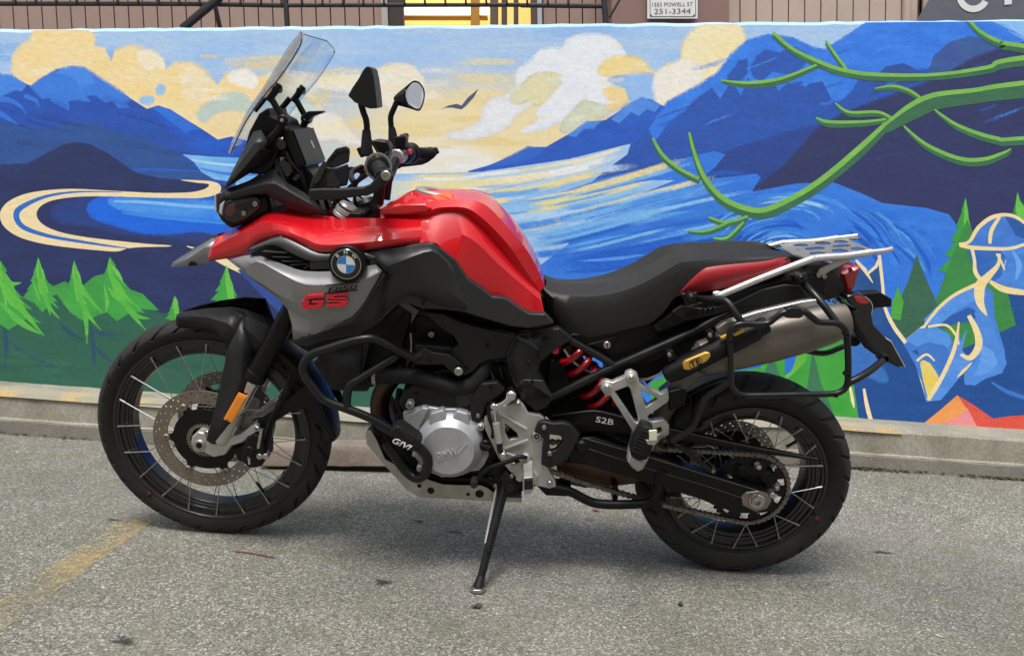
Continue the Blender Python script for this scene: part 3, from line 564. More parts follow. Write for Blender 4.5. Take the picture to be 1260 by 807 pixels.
# --- river
paint('painted_river', [(380, 214), (490, 214), (590, 212), (700, 196), (776, 177), (772, 190), (750, 206), (730, 222), (800, 206), (878, 186), (893, 190), (880, 206), (860, 222), (930, 214), (936, 218), (925, 236), (980, 226), (1024, 224), (1060, 238), (1086, 250), (1140, 256), (1168, 264), (1186, 290), (1190, 420), (1100, 520), (560, 520), (440, 330), (380, 280)], '#3a80e4', '#2f74dc')
paint('painted_river', [(380, 214), (490, 214), (590, 212), (700, 196), (776, 177), (772, 190), (750, 206), (728, 224), (680, 240), (720, 240), (800, 222), (830, 222), (760, 250), (690, 285), (700, 300), (660, 330), (560, 340), (440, 330), (380, 280)], '#92c0f0', '#aecdea')
for i, (pts, c, c2) in enumerate([
    ([(420, 232, 20), (500, 232, 30), (580, 226, 26), (650, 216, 22), (720, 200, 16), (772, 180, 4)], '#e9e3c0', '#ecdd9e'),
    ([(440, 262, 22), (520, 262, 26), (600, 252, 14), (660, 242, 3)], '#d5dcc4', '#b9cfe4'),
    ([(480, 222, 4), (560, 219, 6), (640, 212, 4)], '#b7d0ec', None),
    ([(520, 276, 6), (600, 272, 10), (660, 262, 4)], '#9cc3ee', '#c9d8d4'),
    ([(480, 246, 9), (570, 243, 10), (650, 232, 12), (720, 212, 9), (752, 196, 2)], '#ebdc9c', '#e8deac'),
    ([(590, 236, 3), (650, 224, 5), (710, 207, 5), (746, 192, 1)], '#8fbdf0', '#7fb2ee'),
    ([(560, 232, 2), (620, 228, 4), (690, 214, 3)], '#9cc3ee', None),
    ([(600, 262, 8), (660, 256, 16), (720, 246, 14), (780, 230, 10), (806, 222, 2)], '#e4dba6', '#d6d9b4'),
    ([(630, 284, 6), (670, 276, 12), (710, 264, 10), (770, 246, 4)], '#dfd9a6', '#c9d4b6'),
    ([(640, 266, 3), (700, 258, 5), (760, 240, 4), (830, 222, 1)], '#3c84e4', '#5a9cee'),
    ([(660, 250, 2), (720, 236, 6), (790, 218, 8), (870, 196, 4)], '#6aaaf0', '#86bcf4'),
    ([(690, 272, 2), (760, 254, 8), (840, 236, 8), (920, 220, 3)], '#5aa2f0', '#78b4f4'),
    ([(650, 300, 4), (700, 290, 12), (780, 272, 12), (860, 262, 8), (900, 262, 2)], '#4f98ee', '#6aacf2'),
    ([(660, 294, 2), (730, 276, 5), (820, 256, 5), (890, 244, 2)], '#94c6f6', '#7fb8f4'),
    ([(650, 320, 4), (720, 306, 8), (800, 292, 6), (850, 300, 2)], '#2a6cd8', '#3a80e4'),
    ([(668, 312, 3), (720, 300, 6), (770, 290, 4), (820, 284, 1)], '#5aa4f0', None),
    ([(660, 330, 10), (740, 318, 22), (820, 302, 26), (880, 300, 12), (920, 300, 2)], '#1f5cc8', '#2466d2'),
    ([(700, 322, 1), (760, 318, 5), (800, 312, 1)], '#4a94ea', '#5aa0ee'),
    ([(838, 232, 3), (880, 214, 7), (930, 214, 4)], '#2456ae', '#2a5cb6'),
    ([(860, 290, 3), (880, 268, 8), (920, 250, 10), (980, 240, 9), (1020, 246, 7), (1050, 264, 6), (1062, 284, 2)], '#4b96ec', '#3a86e6'),
    ([(870, 298, 2), (886, 278, 5), (920, 262, 6), (970, 254, 6), (1000, 262, 5), (1016, 280, 3)], '#69aef2', '#4b96ec'),
    ([(900, 300, 2), (916, 284, 6), (950, 272, 8), (980, 276, 6), (990, 292, 3)], '#1f62d2', '#2468d6'),
    ([(920, 304, 2), (940, 290, 5), (964, 286, 5), (976, 300, 2)], '#4a94ea', '#5aa2ee'),
    ([(1040, 240, 3), (1090, 262, 9), (1130, 284, 12), (1160, 320, 12), (1166, 350, 4)], '#2367d6', '#3c88ea'),
    ([(1030, 262, 3), (1070, 284, 10), (1096, 312, 12), (1106, 350, 5)], '#3f8cec', '#2f7ae2'),
    ([(1060, 256, 2), (1110, 284, 6), (1140, 320, 6), (1146, 350, 2)], '#1f60cc', None)]):
    brush('painted_current', [(p[0], p[1], p[2] * 1.25) for p in pts], c, c2, 8, 7)
_G = [[(470, 216), (560, 216), (640, 209), (720, 196), (776, 178)], [(480, 240), (570, 240), (650, 230), (730, 212), (800, 206)], [(560, 262), (630, 258), (700, 248), (780, 226), (878, 188)], [(600, 285), (660, 277), (730, 262), (830, 236), (930, 215)], [(640, 305), (700, 296), (790, 272), (880, 250), (980, 232)], [(660, 325), (730, 318), (830, 296), (920, 280), (1000, 262)], [(680, 345), (760, 338), (860, 318), (940, 304), (1010, 296)]]
_PAL = [['#ece2b4', '#eef0ee', '#b7d4f2', '#ecdd9e', '#f0e8c8'], ['#8fc0f2', '#ecdf9e', '#b7d6f4', '#6aaef2', '#e9e2b4'], ['#6ab0f2', '#94c8f6', '#4c94ec', '#e4dfae', '#b4d8f8'], ['#4c96ee', '#78b8f4', '#3378de', '#a4d0f8', '#8cc4f6'], ['#3a80e2', '#5aa4f0', '#2a6cd4', '#7fbcf4'], ['#2468d4', '#1d58c0', '#3c88e6']]
for k, cnt in enumerate((14, 18, 18, 16, 12, 8)):
    for _ in range(cnt):
        t = _rb.random(); line = [(a[0] * (1 - t) + b_[0] * t, a[1] * (1 - t) + b_[1] * t) for a, b_ in zip(_G[k], _G[k + 1])]
        L2_ = catmull(line, 6); i0 = _rb.randint(0, 13); i1 = min(len(L2_) - 1, i0 + _rb.randint(6, 14)); w = _rb.uniform(5, 13); seg = L2_[i0:i1 + 1:2]
        if len(seg) < 3: continue
        brush('painted_current', [(p[0], p[1], w * (.5 if j in (0, len(seg) - 1) else 1)) for j, p in enumerate(seg)], _rb.choice(_PAL[k]), None, 8, 4, .85)
for k in range(26):       # swirl under the branch
    r = _rb.uniform(18, 95); a0 = _rb.uniform(3.3, 4.6); a1 = a0 + _rb.uniform(.5, 1.4); w = _rb.uniform(2, 6)
    brush('painted_current', [(965 + 1.25 * r * math.cos(a0 + (a1 - a0) * q / 4), 318 + .85 * r * math.sin(a0 + (a1 - a0) * q / 4), w * (.5 if q in (0, 4) else 1)) for q in range(5)], _rb.choice(['#5aa4f0', '#2a6fdc', '#78b8f4', '#1f5fcc', '#3f8cea', '#94c8f6']), None, 8, 4, .9)
for k in range(16):
    u = _rb.uniform(1030, 1110); l = _rb.uniform(40, 80); v = 250 + (u - 1030) * .35 + _rb.uniform(-8, 30)
    brush('painted_current', [(u, v, 2), (u + l * .45, v + l * .32, _rb.uniform(4, 9)), (u + l * .75, v + l * .8, 2)], _rb.choice(['#3f8cec', '#2467d6', '#5aa4f0', '#1f5cc8']), None, 8, 4, .8)
hstrokes(14, 1060, 1260, 440, 510, ['#23559c', '#1d4a8c', '#2c62ac', '#1f5096'], 4, 12, 20, 50, 'painted_slope_stroke', .6, .6)
# --- branches of the big tree (light ridge over a darker body)
BR = [
    [(803, 170, 4), (815, 190, 6), (835, 207, 6), (860, 220, 6)],
    [(848, 163, 4), (855, 190, 6), (868, 220, 8), (890, 244, 9), (920, 257, 10), (945, 257, 10), (985, 238, 10), (1020, 214, 10), (1060, 180, 10), (1090, 152, 7)],
    [(1088, 154, 5), (1120, 130, 9), (1150, 117, 9), (1200, 111, 8), (1262, 102, 9), (1560, 70, 12)],
    [(887, 99, 3), (920, 102, 6), (960, 97, 6), (1005, 80, 4)],
    [(951, 40, 6), (975, 60, 6), (1010, 77, 7), (1040, 87, 7), (1080, 92, 7), (1150, 92, 6), (1215, 83, 7), (1262, 71, 9), (1560, 40, 12)],
    [(1016, 50, 4), (1030, 70, 5), (1042, 86, 5)],
    [(1076, 109, 2), (1100, 106, 5), (1120, 112, 5), (1133, 121, 5)],
    [(1028, 127, 3), (1045, 138, 5), (1080, 138, 5), (1098, 146, 5)],
    [(1004, 145, 3), (1020, 150, 6), (1060, 150, 5), (1090, 147, 4)],
    [(1150, 135, 3), (1180, 155, 6), (1225, 170, 7), (1262, 170, 7), (1500, 150, 8)],
    [(1112, 155, 3), (1140, 178, 6), (1180, 195, 7), (1210, 196, 7), (1235, 188, 5), (1244, 183, 2)],
    [(1187, 18, 5), (1205, 38, 6), (1230, 51, 7), (1262, 57, 8), (1500, 90, 10)],
    [(872, 267, 4), (890, 273, 5), (905, 271, 5), (920, 266, 4)], [(846, 284, 2), (870, 284, 4), (902, 271, 4)], [(878, 293, 3), (895, 292, 5), (915, 273, 4)]]
for i, b_ in enumerate(BR):
    kk = 2.0 if i in (2,) else 1.15
    dd = .95 if i == 2 else .42
    stroke('painted_branch', [(x + 1.0, y + w * dd + 1.2, w * kk) for x, y, w in b_], '#3f7252', '#38664e')
for b_ in BR:
    stroke('painted_branch', [(x, y, w * .66) for x, y, w in b_], '#74b24e', '#84c056')
# --- lower right: pines, climber, tent
paint('painted_slope', [(1030, 400), (1053, 322), (1070, 338), (1083, 316), (1090, 390), (1112, 420), (1136, 446), (1170, 420), (1210, 340), (1260, 330), (1560, 300), (1560, 560), (1030, 560)], '#21539a', '#1d4a8e')
paint('painted_slope', [(1053, 322), (1070, 338), (1083, 318), (1088, 372), (1084, 400), (1048, 392)], '#2b5a98', '#244f8c')
pine(1188, 243, 110, 34, 24, '#3d9a44', '#5cb848', 21)
paint('painted_pine', [(1190, 270), (1204, 300), (1230, 320), (1250, 400), (1160, 440), (1120, 440), (1148, 380), (1166, 330)], '#3a8248', '#3f8f48')
paint('painted_pine', [(1128, 312), (1136, 336), (1150, 366), (1160, 392), (1150, 404), (1116, 418), (1100, 404), (1096, 396), (1106, 372), (1118, 344)], '#3c6a54', '#37624e')
paint('painted_pine', [(1105, 352), (1112, 372), (1108, 394), (1096, 392), (1098, 372)], '#4a9f40', '#55ac44')
pine(1252, 236, 80, 16, 40, '#3d9a44', '#5cb848', 22)
# greens seen through the luggage rack
paint('painted_pine', [(800, 470), (880, 440), (960, 420), (1030, 392), (1050, 470), (1056, 540), (800, 540)], '#3c9a3c', '#46a844')
paint('painted_pine', [(936, 470), (950, 436), (966, 478), (990, 520), (930, 520)], '#3d7a58', '#37705a')
paint('painted_pine', [(1000, 430), (1010, 470), (1030, 520), (985, 520), (994, 470)], '#3a7258', '#3f7a56')
paint('painted_pine', [(962, 470), (985, 430), (1000, 420), (990, 446), (974, 462)], '#6fb844', '#5cae40')
paint('painted_river', [(900, 440), (926, 432), (944, 430), (936, 452), (906, 456)], '#2a6cd6', None); paint('painted_river', [(966, 436), (984, 428), (974, 456), (966, 462)], '#2a72de', None)
paint('painted_rapids', [(1042, 402), (1060, 408), (1078, 440), (1092, 470), (1060, 460), (1046, 470)], '#3f7ac6', '#2f66b4', S)
CRM = '#f0deb2'
stroke('painted_outline', [(1053, 320, 3), (1064, 332, 5), (1074, 348, 1)], CRM, smooth=False)
stroke('painted_outline', [(1066, 338, 3), (1078, 328, 4), (1083, 317, 4)], CRM, smooth=False)
stroke('painted_outline', [(1082, 314, 4), (1086, 350, 4), (1089, 378, 4), (1100, 402, 5), (1116, 424, 5), (1128, 446, 5), (1138, 478, 5), (1141, 494, 2)], CRM)
stroke('painted_outline', [(1116, 418, 3), (1134, 404, 4), (1140, 400, 3)], CRM); stroke('painted_outline', [(1046, 476, 3), (1049, 492, 4), (1051, 502, 1)], CRM)
stroke('painted_outline', [(1063, 478, 3), (1067, 500, 5), (1072, 518, 5)], CRM)
paint('painted_climber', [(1138, 400), (1154, 380), (1172, 364), (1192, 352), (1208, 348), (1222, 360), (1224, 390), (1236, 430), (1238, 450), (1226, 462), (1204, 468), (1190, 474), (1186, 464), (1196, 440), (1202, 424), (1196, 396), (1188, 386), (1160, 398)], '#4b88de', '#3f7ad2')
paint('painted_climber', [(1150, 402), (1170, 388), (1192, 378), (1206, 384), (1196, 396), (1176, 398), (1160, 404)], '#2c5cb0', None)
paint('painted_climber', [(1112, 424), (1130, 408), (1152, 404), (1170, 414), (1176, 432), (1164, 452), (1152, 474), (1140, 494), (1134, 470), (1126, 448)], '#3f78cc', '#4b88de')
paint('painted_climber', [(1122, 432), (1140, 424), (1156, 432), (1160, 446), (1150, 438), (1134, 440)], '#23549e', None)
paint('painted_climber', [(1132, 446), (1140, 440), (1152, 458), (1156, 466), (1142, 490), (1136, 468)], '#e6cc5e', '#e9d684')
paint('painted_climber', [(1140, 494), (1156, 466), (1174, 426), (1180, 400), (1182, 420), (1190, 404), (1184, 430), (1196, 446), (1176, 470), (1158, 492)], '#4b88de', '#5f9ae8')
paint('painted_climber', [(1208, 362), (1218, 390), (1232, 430), (1239, 446), (1233, 459), (1215, 464), (1200, 474), (1187, 473), (1186, 460), (1200, 446), (1209, 424), (1206, 400), (1199, 386), (1204, 372)], '#4a86dc', '#5592e6')
paint('painted_climber', [(1137, 393), (1152, 378), (1168, 368), (1194, 351), (1210, 349), (1214, 364), (1200, 370), (1178, 381), (1152, 403), (1139, 402)], '#5a98ea', '#4f8ee0')
paint('painted_climber', [(1208, 424), (1222, 432), (1228, 446), (1218, 458), (1198, 464), (1206, 446)], '#6aa4ee', '#5a98ea')
paint('painted_climber', [(1114, 418), (1131, 404), (1153, 403), (1168, 411), (1171, 422), (1162, 432), (1146, 421), (1128, 426)], '#5a98ea', '#4f8ee0')
paint('painted_climber', [(1128, 428), (1142, 421), (1163, 425), (1169, 434), (1158, 464), (1150, 449), (1132, 441)], '#3f78cc', None)
paint('painted_hair', [(1228, 308), (1262, 303), (1330, 298), (1330, 356), (1262, 358), (1240, 352), (1222, 347), (1234, 334), (1239, 320)], '#4f8ee2', '#3f7ad2')
stroke('painted_hair', [(1246, 308, 2), (1254, 326, 7), (1250, 344, 3)], '#6aa6f0'); stroke('painted_hair', [(1262, 306, 2), (1272, 326, 6), (1268, 346, 2)], '#356fc6')
paint('painted_climber', [(1190, 306), (1226, 304), (1238, 316), (1232, 340), (1214, 352), (1204, 344), (1198, 330)], '#2f62b4', '#3a74c8')
paint('painted_helmet', [(1180, 301), (1193, 297), (1204, 279), (1222, 266), (1244, 264), (1262, 274), (1280, 290), (1296, 300), (1290, 306), (1240, 306), (1200, 305)], '#4a86dc', '#3a72ca')
paint('painted_helmet', [(1236, 266), (1262, 274), (1280, 292), (1270, 298), (1250, 290), (1242, 276)], '#2c5aa4', None)
for pts in ([(1180, 301, 4), (1193, 297, 4), (1204, 280, 5), (1222, 267, 5), (1244, 265, 4), (1262, 275, 4), (1284, 292, 4)], [(1181, 302, 4), (1200, 305, 5), (1240, 306, 4), (1264, 300, 4), (1290, 296, 4)],
            [(1218, 300, 4), (1220, 284, 5), (1230, 267, 4)], [(1196, 306, 4), (1199, 320, 4), (1200, 334, 5), (1206, 344, 5)], [(1230, 312, 3), (1228, 326, 5), (1216, 340, 9), (1206, 352, 13), (1206, 372, 10), (1214, 388, 2)],
            [(1218, 346, 4), (1236, 356, 8), (1270, 360, 6), (1300, 352, 6)], [(1138, 400, 3), (1156, 378, 4), (1176, 362, 4), (1204, 349, 5)], [(1142, 402, 3), (1164, 400, 3), (1176, 412, 3), (1180, 424, 2)],
            [(1180, 396, 2), (1174, 430, 5), (1158, 466, 5), (1142, 492, 5)], [(1192, 388, 5), (1202, 408, 8), (1204, 426, 9), (1194, 440, 7), (1182, 436, 3)], [(1128, 444, 3), (1140, 436, 3), (1150, 444, 2)],
            [(1178, 464, 1), (1186, 456, 4), (1196, 446, 1)], [(1226, 312, 2), (1232, 322, 3), (1236, 332, 2)]):
    stroke('painted_outline', pts, CRM, '#f0d890')
stroke('painted_current', [(1220, 470, 2), (1240, 482, 5), (1270, 492, 5)], '#3a78cc')
paint('painted_tent', [(1130, 526), (1155, 506), (1178, 486), (1192, 506), (1206, 532), (1130, 532)], '#eda05c', '#eb9450')
paint('painted_tent', [(1150, 526), (1168, 517), (1180, 512), (1190, 502), (1210, 532), (1150, 532)], '#e78f9c', '#e79a80')
paint('painted_tent', [(1178, 486), (1198, 498), (1222, 515), (1240, 512), (1300, 508), (1560, 500), (1560, 560), (1206, 532), (1192, 505)], '#dd5a48', '#d84f44')

# ------------------------------------------------------------------ building behind the wall
bld = empty('building', loc=(0, 4.3, 0)); tag(bld, 'brown vertical-board building front rising behind the mural wall', 'building')
M_SID = mat('siding', '#a08679', .75, var=.1, vscale=4, bump=.15, bscale=60, dirt='#8a7064', dirt_amt=.4, dirt_scale=2)
M_SID2 = mat('siding_tan', '#b7a394', .75, var=.08, vscale=4, bump=.15, bscale=60)
M_SIDD = mat('siding_gap', '#5e4a42', .85)
M_COLM = mat('column_brown', '#87695f', .7, var=.08, vscale=3)
TIL = math.radians(-5.4)      # the lot slopes: plumb lines lean against its surface
def bar(name, p0, p1, w, d, m, parent, bev=0.):
    p0, p1 = Vector(p0), Vector(p1); t = (p1 - p0).normalized(); n1 = t.cross(Vector((0, 1, 0))).normalized() * w / 2; n2 = n1.cross(t).normalized() * d / 2
    V = [p + a * n1 + b_ * n2 for p in (p0, p1) for a, b_ in ((-1, -1), (1, -1), (1, 1), (-1, 1))]
    o = mk(name, V, [(0, 1, 2, 3), (7, 6, 5, 4), (0, 4, 5, 1), (1, 5, 6, 2), (2, 6, 7, 3), (3, 7, 4, 0)], m, parent); fixnormals(o)
    if bev: bevel(o, bev)
    return o
def BY(u, v, Y):
    q = yplane(u, v, 4.3 + Y); return Vector((q.x, Y, q.z))
def plumb(u, vref, Y, up=1.1, dn=.9):
    """foot and head of a plumb line seen at pixel (u, vref)"""
    q = BY(u, vref, Y); s = math.tan(TIL)
    return q + Vector((-dn * -s * -1, 0, -dn)), q + Vector((up * -s * -1, 0, up))
def pl_line(u, Y, up=1.0, dn=.8):
    q = BY(u, 20, Y); k = math.tan(math.radians(5.4)); return Vector((q.x + dn * k, Y, q.z - dn)), Vector((q.x - up * k, Y, q.z + up))
def siding(u0, u1, step, Y, m, us=None):
    n = int(round((u1 - u0) / step))
    a0, a1 = pl_line(u0 - 3, Y + .03); b0, b1 = pl_line(u1 + 3, Y + .03)
    mk('backing', [a0, b0, b1, a1], [(0, 1, 2, 3)], M_SIDD, bld)
    for i in range(n):
        p0, p1 = pl_line(u0 + step * (i + .5), Y)
        q0, _ = pl_line(u0 + step * (i + .5) + 1, Y)
        wpx = (q0 - p0).length
        bar('plank', p0, p1, wpx * (step - 1.35), .02, m, bld, .002)
siding(-230, 470, 17.7, .0, M_SID); siding(668, 752, 16.2, .0, M_SID); siding(890, 1134, 19.85, -.25, M_SID2); siding(1134, 1480, 19.9, -.25, M_SID2)
for (ua, ub, Y, m, d) in ((750, 892, -.3, M_COLM, .16), (470, 478, -.02, mat('downpipe_grey', '#a9a6a4', .5), .05), (479, 497, .0, mat('door_frame_dark', '#33271f', .6), .06), (653, 661, .0, M_SIDD, .05), (661, 667, -.03, mat('door_frame_pale', '#aab0b4', .5), .05)):
    p0, p1 = pl_line((ua + ub) / 2, Y); q0, _ = pl_line((ua + ub) / 2 + 1, Y)
    bar('pilaster' if ub - ua > 50 else 'door_frame', p0, p1, (q0 - p0).length * (ub - ua), d, m, bld, .004)
def downpipe(u, Y, r):
    p0, p1 = pl_line(u, Y); bar('drain_pipe', p0, p1, r, r, M_SID2, bld, r * .4)
downpipe(1115, -.27, .045)
# lit doorway: warm room behind, bright tube lamp panel
M_WARM = mat('room_wall', '#e6bd6a', .8, emit=.45); M_LAMP = mat('lit_lamp_panel', '#fff6e2', .5, emit=1.3)
a0, a1 = pl_line(494, .5); b0, b1 = pl_line(656, .5); mk('room_wall', [a0, b0, b1, a1], [(0, 1, 2, 3)], M_WARM, bld)
def wallbox(name, u0, v0, u1, v1, Y, d, m, parent, bev=0.003):
    a, b_, c, e = BY(u0, v1, Y), BY(u1, v1, Y), BY(u1, v0, Y), BY(u0, v0, Y); dv = Vector((0, d, 0))
    o = mk(name, [a, b_, c, e, a + dv, b_ + dv, c + dv, e + dv], [(0, 1, 2, 3), (7, 6, 5, 4), (0, 4, 5, 1), (1, 5, 6, 2), (2, 6, 7, 3), (3, 7, 4, 0)], m, parent); fixnormals(o)
    if bev: bevel(o, bev)
    return o
wallbox('lamp_panel', 494, 7.5, 579, 16, .42, .04, M_LAMP, bld); wallbox('lamp_panel', 590, 7.5, 602, 16, .42, .04, M_LAMP, bld)
wallbox('sill', 490, 19, 600, 22, .4, .06, mat('sill_ochre', '#c08a34', .6), bld)
wallbox('door_post', 579, -60, 590, 40, .3, .05, mat('post_ochre', '#b98324', .6), bld)
wallbox('door_post', 603, -60, 613, 40, .2, .05, mat('post_dark', '#5b5046', .6), bld); wallbox('door_post', 617, -60, 624, 40, .15, .05, M_SIDD, bld); wallbox('door_post', 632, -60, 638, 40, .12, .05, M_SIDD, bld)
# railing
rail = empty('railing', loc=(0, 4.3, 0)); tag(rail, 'black metal handrail with thin balusters above the mural wall', 'railing')
M_RAIL = mat('rail_metal', '#2c2a2c', .5, metal=.3, var=.2)
def railbar(name, u0, v0, u1, v1, w, Y=-.55, m=M_RAIL):
    bar(name, BY(u0, v0, Y), BY(u1, v1, Y), w, w, m, rail, w * .25)
railbar('rail', -240, 4.8, 235, 5.2, .02); railbar('rail', 235, 5.2, 352, 7.2, .02); railbar('rail', 352, 7, 640, 6.5, .018); railbar('rail', 640, 7, 744, 8, .02)
railbar('rail', -240, -26, 744, -24, .03)
for i in range(-9, 28):
    u = 19 + i * 25.2
    if u < 740: railbar('baluster', u, 5.5, u - 2, -24, .011, -.56)
railbar('post', 354, 40, 350, -26, .024); railbar('post', 746, 36, 741, -26, .028); railbar('brace', 224, 36, 272, -4, .034, -.6); railbar('brace', 272, 40, 262, -4, .02, -.5); railbar('brace', 750, 22, 768, -10, .012)
# lettered plates
def text(name, body, parent, size, mtx, m, ext=.0006, align='CENTER', shear=0., bold=0., sx=1.):
    cu = bpy.data.curves.new(name, 'FONT'); cu.body = body; cu.size = size; cu.align_x = align; cu.align_y = 'CENTER'; cu.extrude = ext; cu.shear = shear; cu.offset = bold; cu.resolution_u = 4
    o = bpy.data.objects.new(name, cu); COL.objects.link(o)
    dg = bpy.context.evaluated_depsgraph_get(); me = bpy.data.meshes.new_from_object(o.evaluated_get(dg)); bpy.data.objects.remove(o)
    me.transform(Matrix.Diagonal((sx, 1, 1, 1))); me.transform(mtx)
    r = bpy.data.objects.new(name, me); COL.objects.link(r); me.materials.clear(); me.materials.append(m); r.parent = parent
    return r
def frame_from(o, ax, ay):
    ax = ax.normalized(); az = ax.cross(ay).normalized(); ay = az.cross(ax)
    return Matrix(((ax.x, ay.x, az.x, o.x), (ax.y, ay.y, az.y, o.y), (ax.z, ay.z, az.z, o.z), (0, 0, 0, 1)))
M_SIGN = mat('plate_white', '#dcdad4', .45, var=.05); M_INK = mat('ink_dark', '#5a5654', .6); M_GREY = mat('plate_grey', '#5d6068', .5, var=.06)
sg = empty('phone_sign', loc=(0, 4.3, 0)); tag(sg, 'white metal address plate with dark lettering above the mural wall', 'sign')
SY = -.42
wallbox('plate', 796.5, -34, 858.5, 23.3, SY, .006, M_SIGN, sg, .001)
ex = (BY(850, 17, SY) - BY(804, 17.6, SY)); ey = BY(827, 0, SY) - BY(828, 20, SY); pxm = (BY(828, 10, SY) - BY(827, 10, SY)).length
def sign_text(body, u, v, hpx, wpx, parent, m, Y=SY - .0015, ex=ex, ey=ey):
    o = BY(u, v, Y); t = text('lettering', body, parent, 1.0, Matrix.Identity(4), m, 0.)
    xs = [p.co.x for p in t.data.vertices]; ys = [p.co.y for p in t.data.vertices]
    W_, H_ = max(xs) - min(xs), max(ys) - min(ys); cx, cy = (max(xs) + min(xs)) / 2, (max(ys) + min(ys)) / 2
    t.data.transform(Matrix.Diagonal((wpx * pxm / W_, hpx * pxm / H_, 1, 1)) @ Matrix.Translation((-cx, -cy, 0)))
    t.data.transform(frame_from(o, ex, ey)); return t
sign_text('1553 POWELL ST', 827.5, 5.8, 4.6, 50, sg, M_INK); sign_text('251-3344', 827.5, 14.2, 6.2, 45, sg, M_INK)
for (ua, va, ub, vb) in ((799.5, -32, 800.3, 20.5), (855.5, -32, 856.3, 20.2), (801, 20.3, 855, 21)):
    wallbox('border', ua, va, ub, vb, SY - .0014, .001, M_INK, sg, 0)
for u in (801, 854): wallbox('screw', u - 1, 18.2, u + 1, 20.2, SY - .003, .002, M_INK, sg, 0)
dsn = empty('lettered_sign', loc=(0, 4.3, 0)); tag(dsn, 'dark grey sign board with large white letters at the upper right', 'sign')
DY = -.33
def poly_board(name, pts, Y, d, m, parent):
    P = [BY(u, v, Y) for u, v in pts]; n = len(P); dv = Vector((0, d, 0))
    o = mk(name, P + [p + dv for p in P], [tuple(range(n)), tuple(range(2 * n - 1, n - 1, -1))] + [(i, (i + 1) % n, (i + 1) % n + n, i + n) for i in range(n)], m, parent); fixnormals(o); return o
poly_board('board', [(1129, 26), (1147, -4), (1190, -70), (1500, -80), (1500, 26)], DY, .02, M_GREY, dsn)
def ring_letter(cu_, cv_, r0, r1, a0, a1, n=26):
    V = []; F = []
    for i in range(n + 1):
        a = math.radians(a0 + (a1 - a0) * i / n)
        for r in (r0, r1): V.append(BY(cu_ + r * math.cos(a), cv_ + r * math.sin(a), DY - .003))
    for i in range(n): F.append((2 * i, 2 * i + 1, 2 * i + 3, 2 * i + 2))
    return mk('letter', V, F, M_SIGN, dsn)
ring_letter(1197.5, -5, 12.5, 20.5, 25, 330)
poly_board('letter', [(1236, 6.5), (1245, 5.5), (1245, -3), (1256, -3.5), (1256, -11), (1245, -11), (1245, -22), (1262, -23), (1262, -31), (1236, -30)], DY - .004, .001, M_SIGN, dsn)

# ------------------------------------------------------------------ building across the lot (it shows in the right mirror)
ob_ = empty('building', loc=(0, -13, 0)); tag(ob_, 'long brown building across the lot, reflected in the right mirror', 'building')
M_OB = mat('far_wall', '#8d7767', .8, var=.12, vscale=.8); M_OBW = mat('far_glass', (.05, .06, .07), .1); M_OBR = mat('far_roof', '#55504c', .8)
def obox(name, x0, x1, z0, z1, y0, y1, m):
    V = [(x, y, z) for z in (z0, z1) for x, y in ((x0, y0), (x1, y0), (x1, y1), (x0, y1))]
    fixnormals(mk(name, V, [(3, 2, 1, 0), (4, 5, 6, 7), (0, 1, 5, 4), (1, 2, 6, 5), (2, 3, 7, 6), (3, 0, 4, 7)], m, ob_))
obox('wall', -26, 26, -.2, 6.6, -6, 0, M_OB); obox('roof', -26.3, 26.3, 6.6, 6.9, -6.3, .35, M_OBR)
for i in range(-8, 9):
    for z0, z1 in ((.9, 2.5), (4., 5.6)): obox('window', i * 3 - .75, i * 3 + .75, z0, z1, -.05, .03, M_OBW)
# ------------------------------------------------------------------ litter on the asphalt
def gpt(u, v):
    d = ray(u, v); t = -CAM_H / d.z; q = CAMO + d * t
    for _ in range(3):
        t = (gz(q.x, q.y) - CAM_H) / d.z; q = CAMO + d * t
    return q
def twig(pts, r, hexc, label):
    P = [gpt(u, v) + Vector((0, 0, r)) for u, v in pts]; P = [Vector(p) for p in catmull(P, 4)]; V = []; F = []
    for i, p in enumerate(P):
        t = (P[min(i + 1, len(P) - 1)] - P[max(i - 1, 0)]).normalized(); a = t.cross(Vector((0, 0, 1))).normalized(); b_ = a.cross(t)
        rr = r * (.5 + .5 * math.sin(math.pi * (i + .6) / (len(P) + .2)))
        for k in range(6): V.append(p + (a * math.cos(k * math.pi / 3) + b_ * math.sin(k * math.pi / 3)) * rr)
    for i in range(len(P) - 1):
        for k in range(6): F.append((i * 6 + k, i * 6 + (k + 1) % 6, (i + 1) * 6 + (k + 1) % 6, (i + 1) * 6 + k))
    F += [tuple(range(6)), tuple(range(len(V) - 1, len(V) - 7, -1))]
    o = mk('twig', V, F, mat('twig_' + hexc[1:], hexc, .8, var=.2, vscale=80), smooth=True); tag(o, label, 'twig')
twig([(288, 679), (312, 682), (338, 687)], .0024, '#6a3a2c', 'thin reddish twig lying on the asphalt below the front wheel')
twig([(1152, 754), (1157, 763)], .0016, '#b8ac90', 'short pale straw on the asphalt at the lower right, the farther of two')
twig([(1151, 781), (1160, 784)], .002, '#cfc9b8', 'short pale straw on the asphalt at the lower right, the nearer of two')
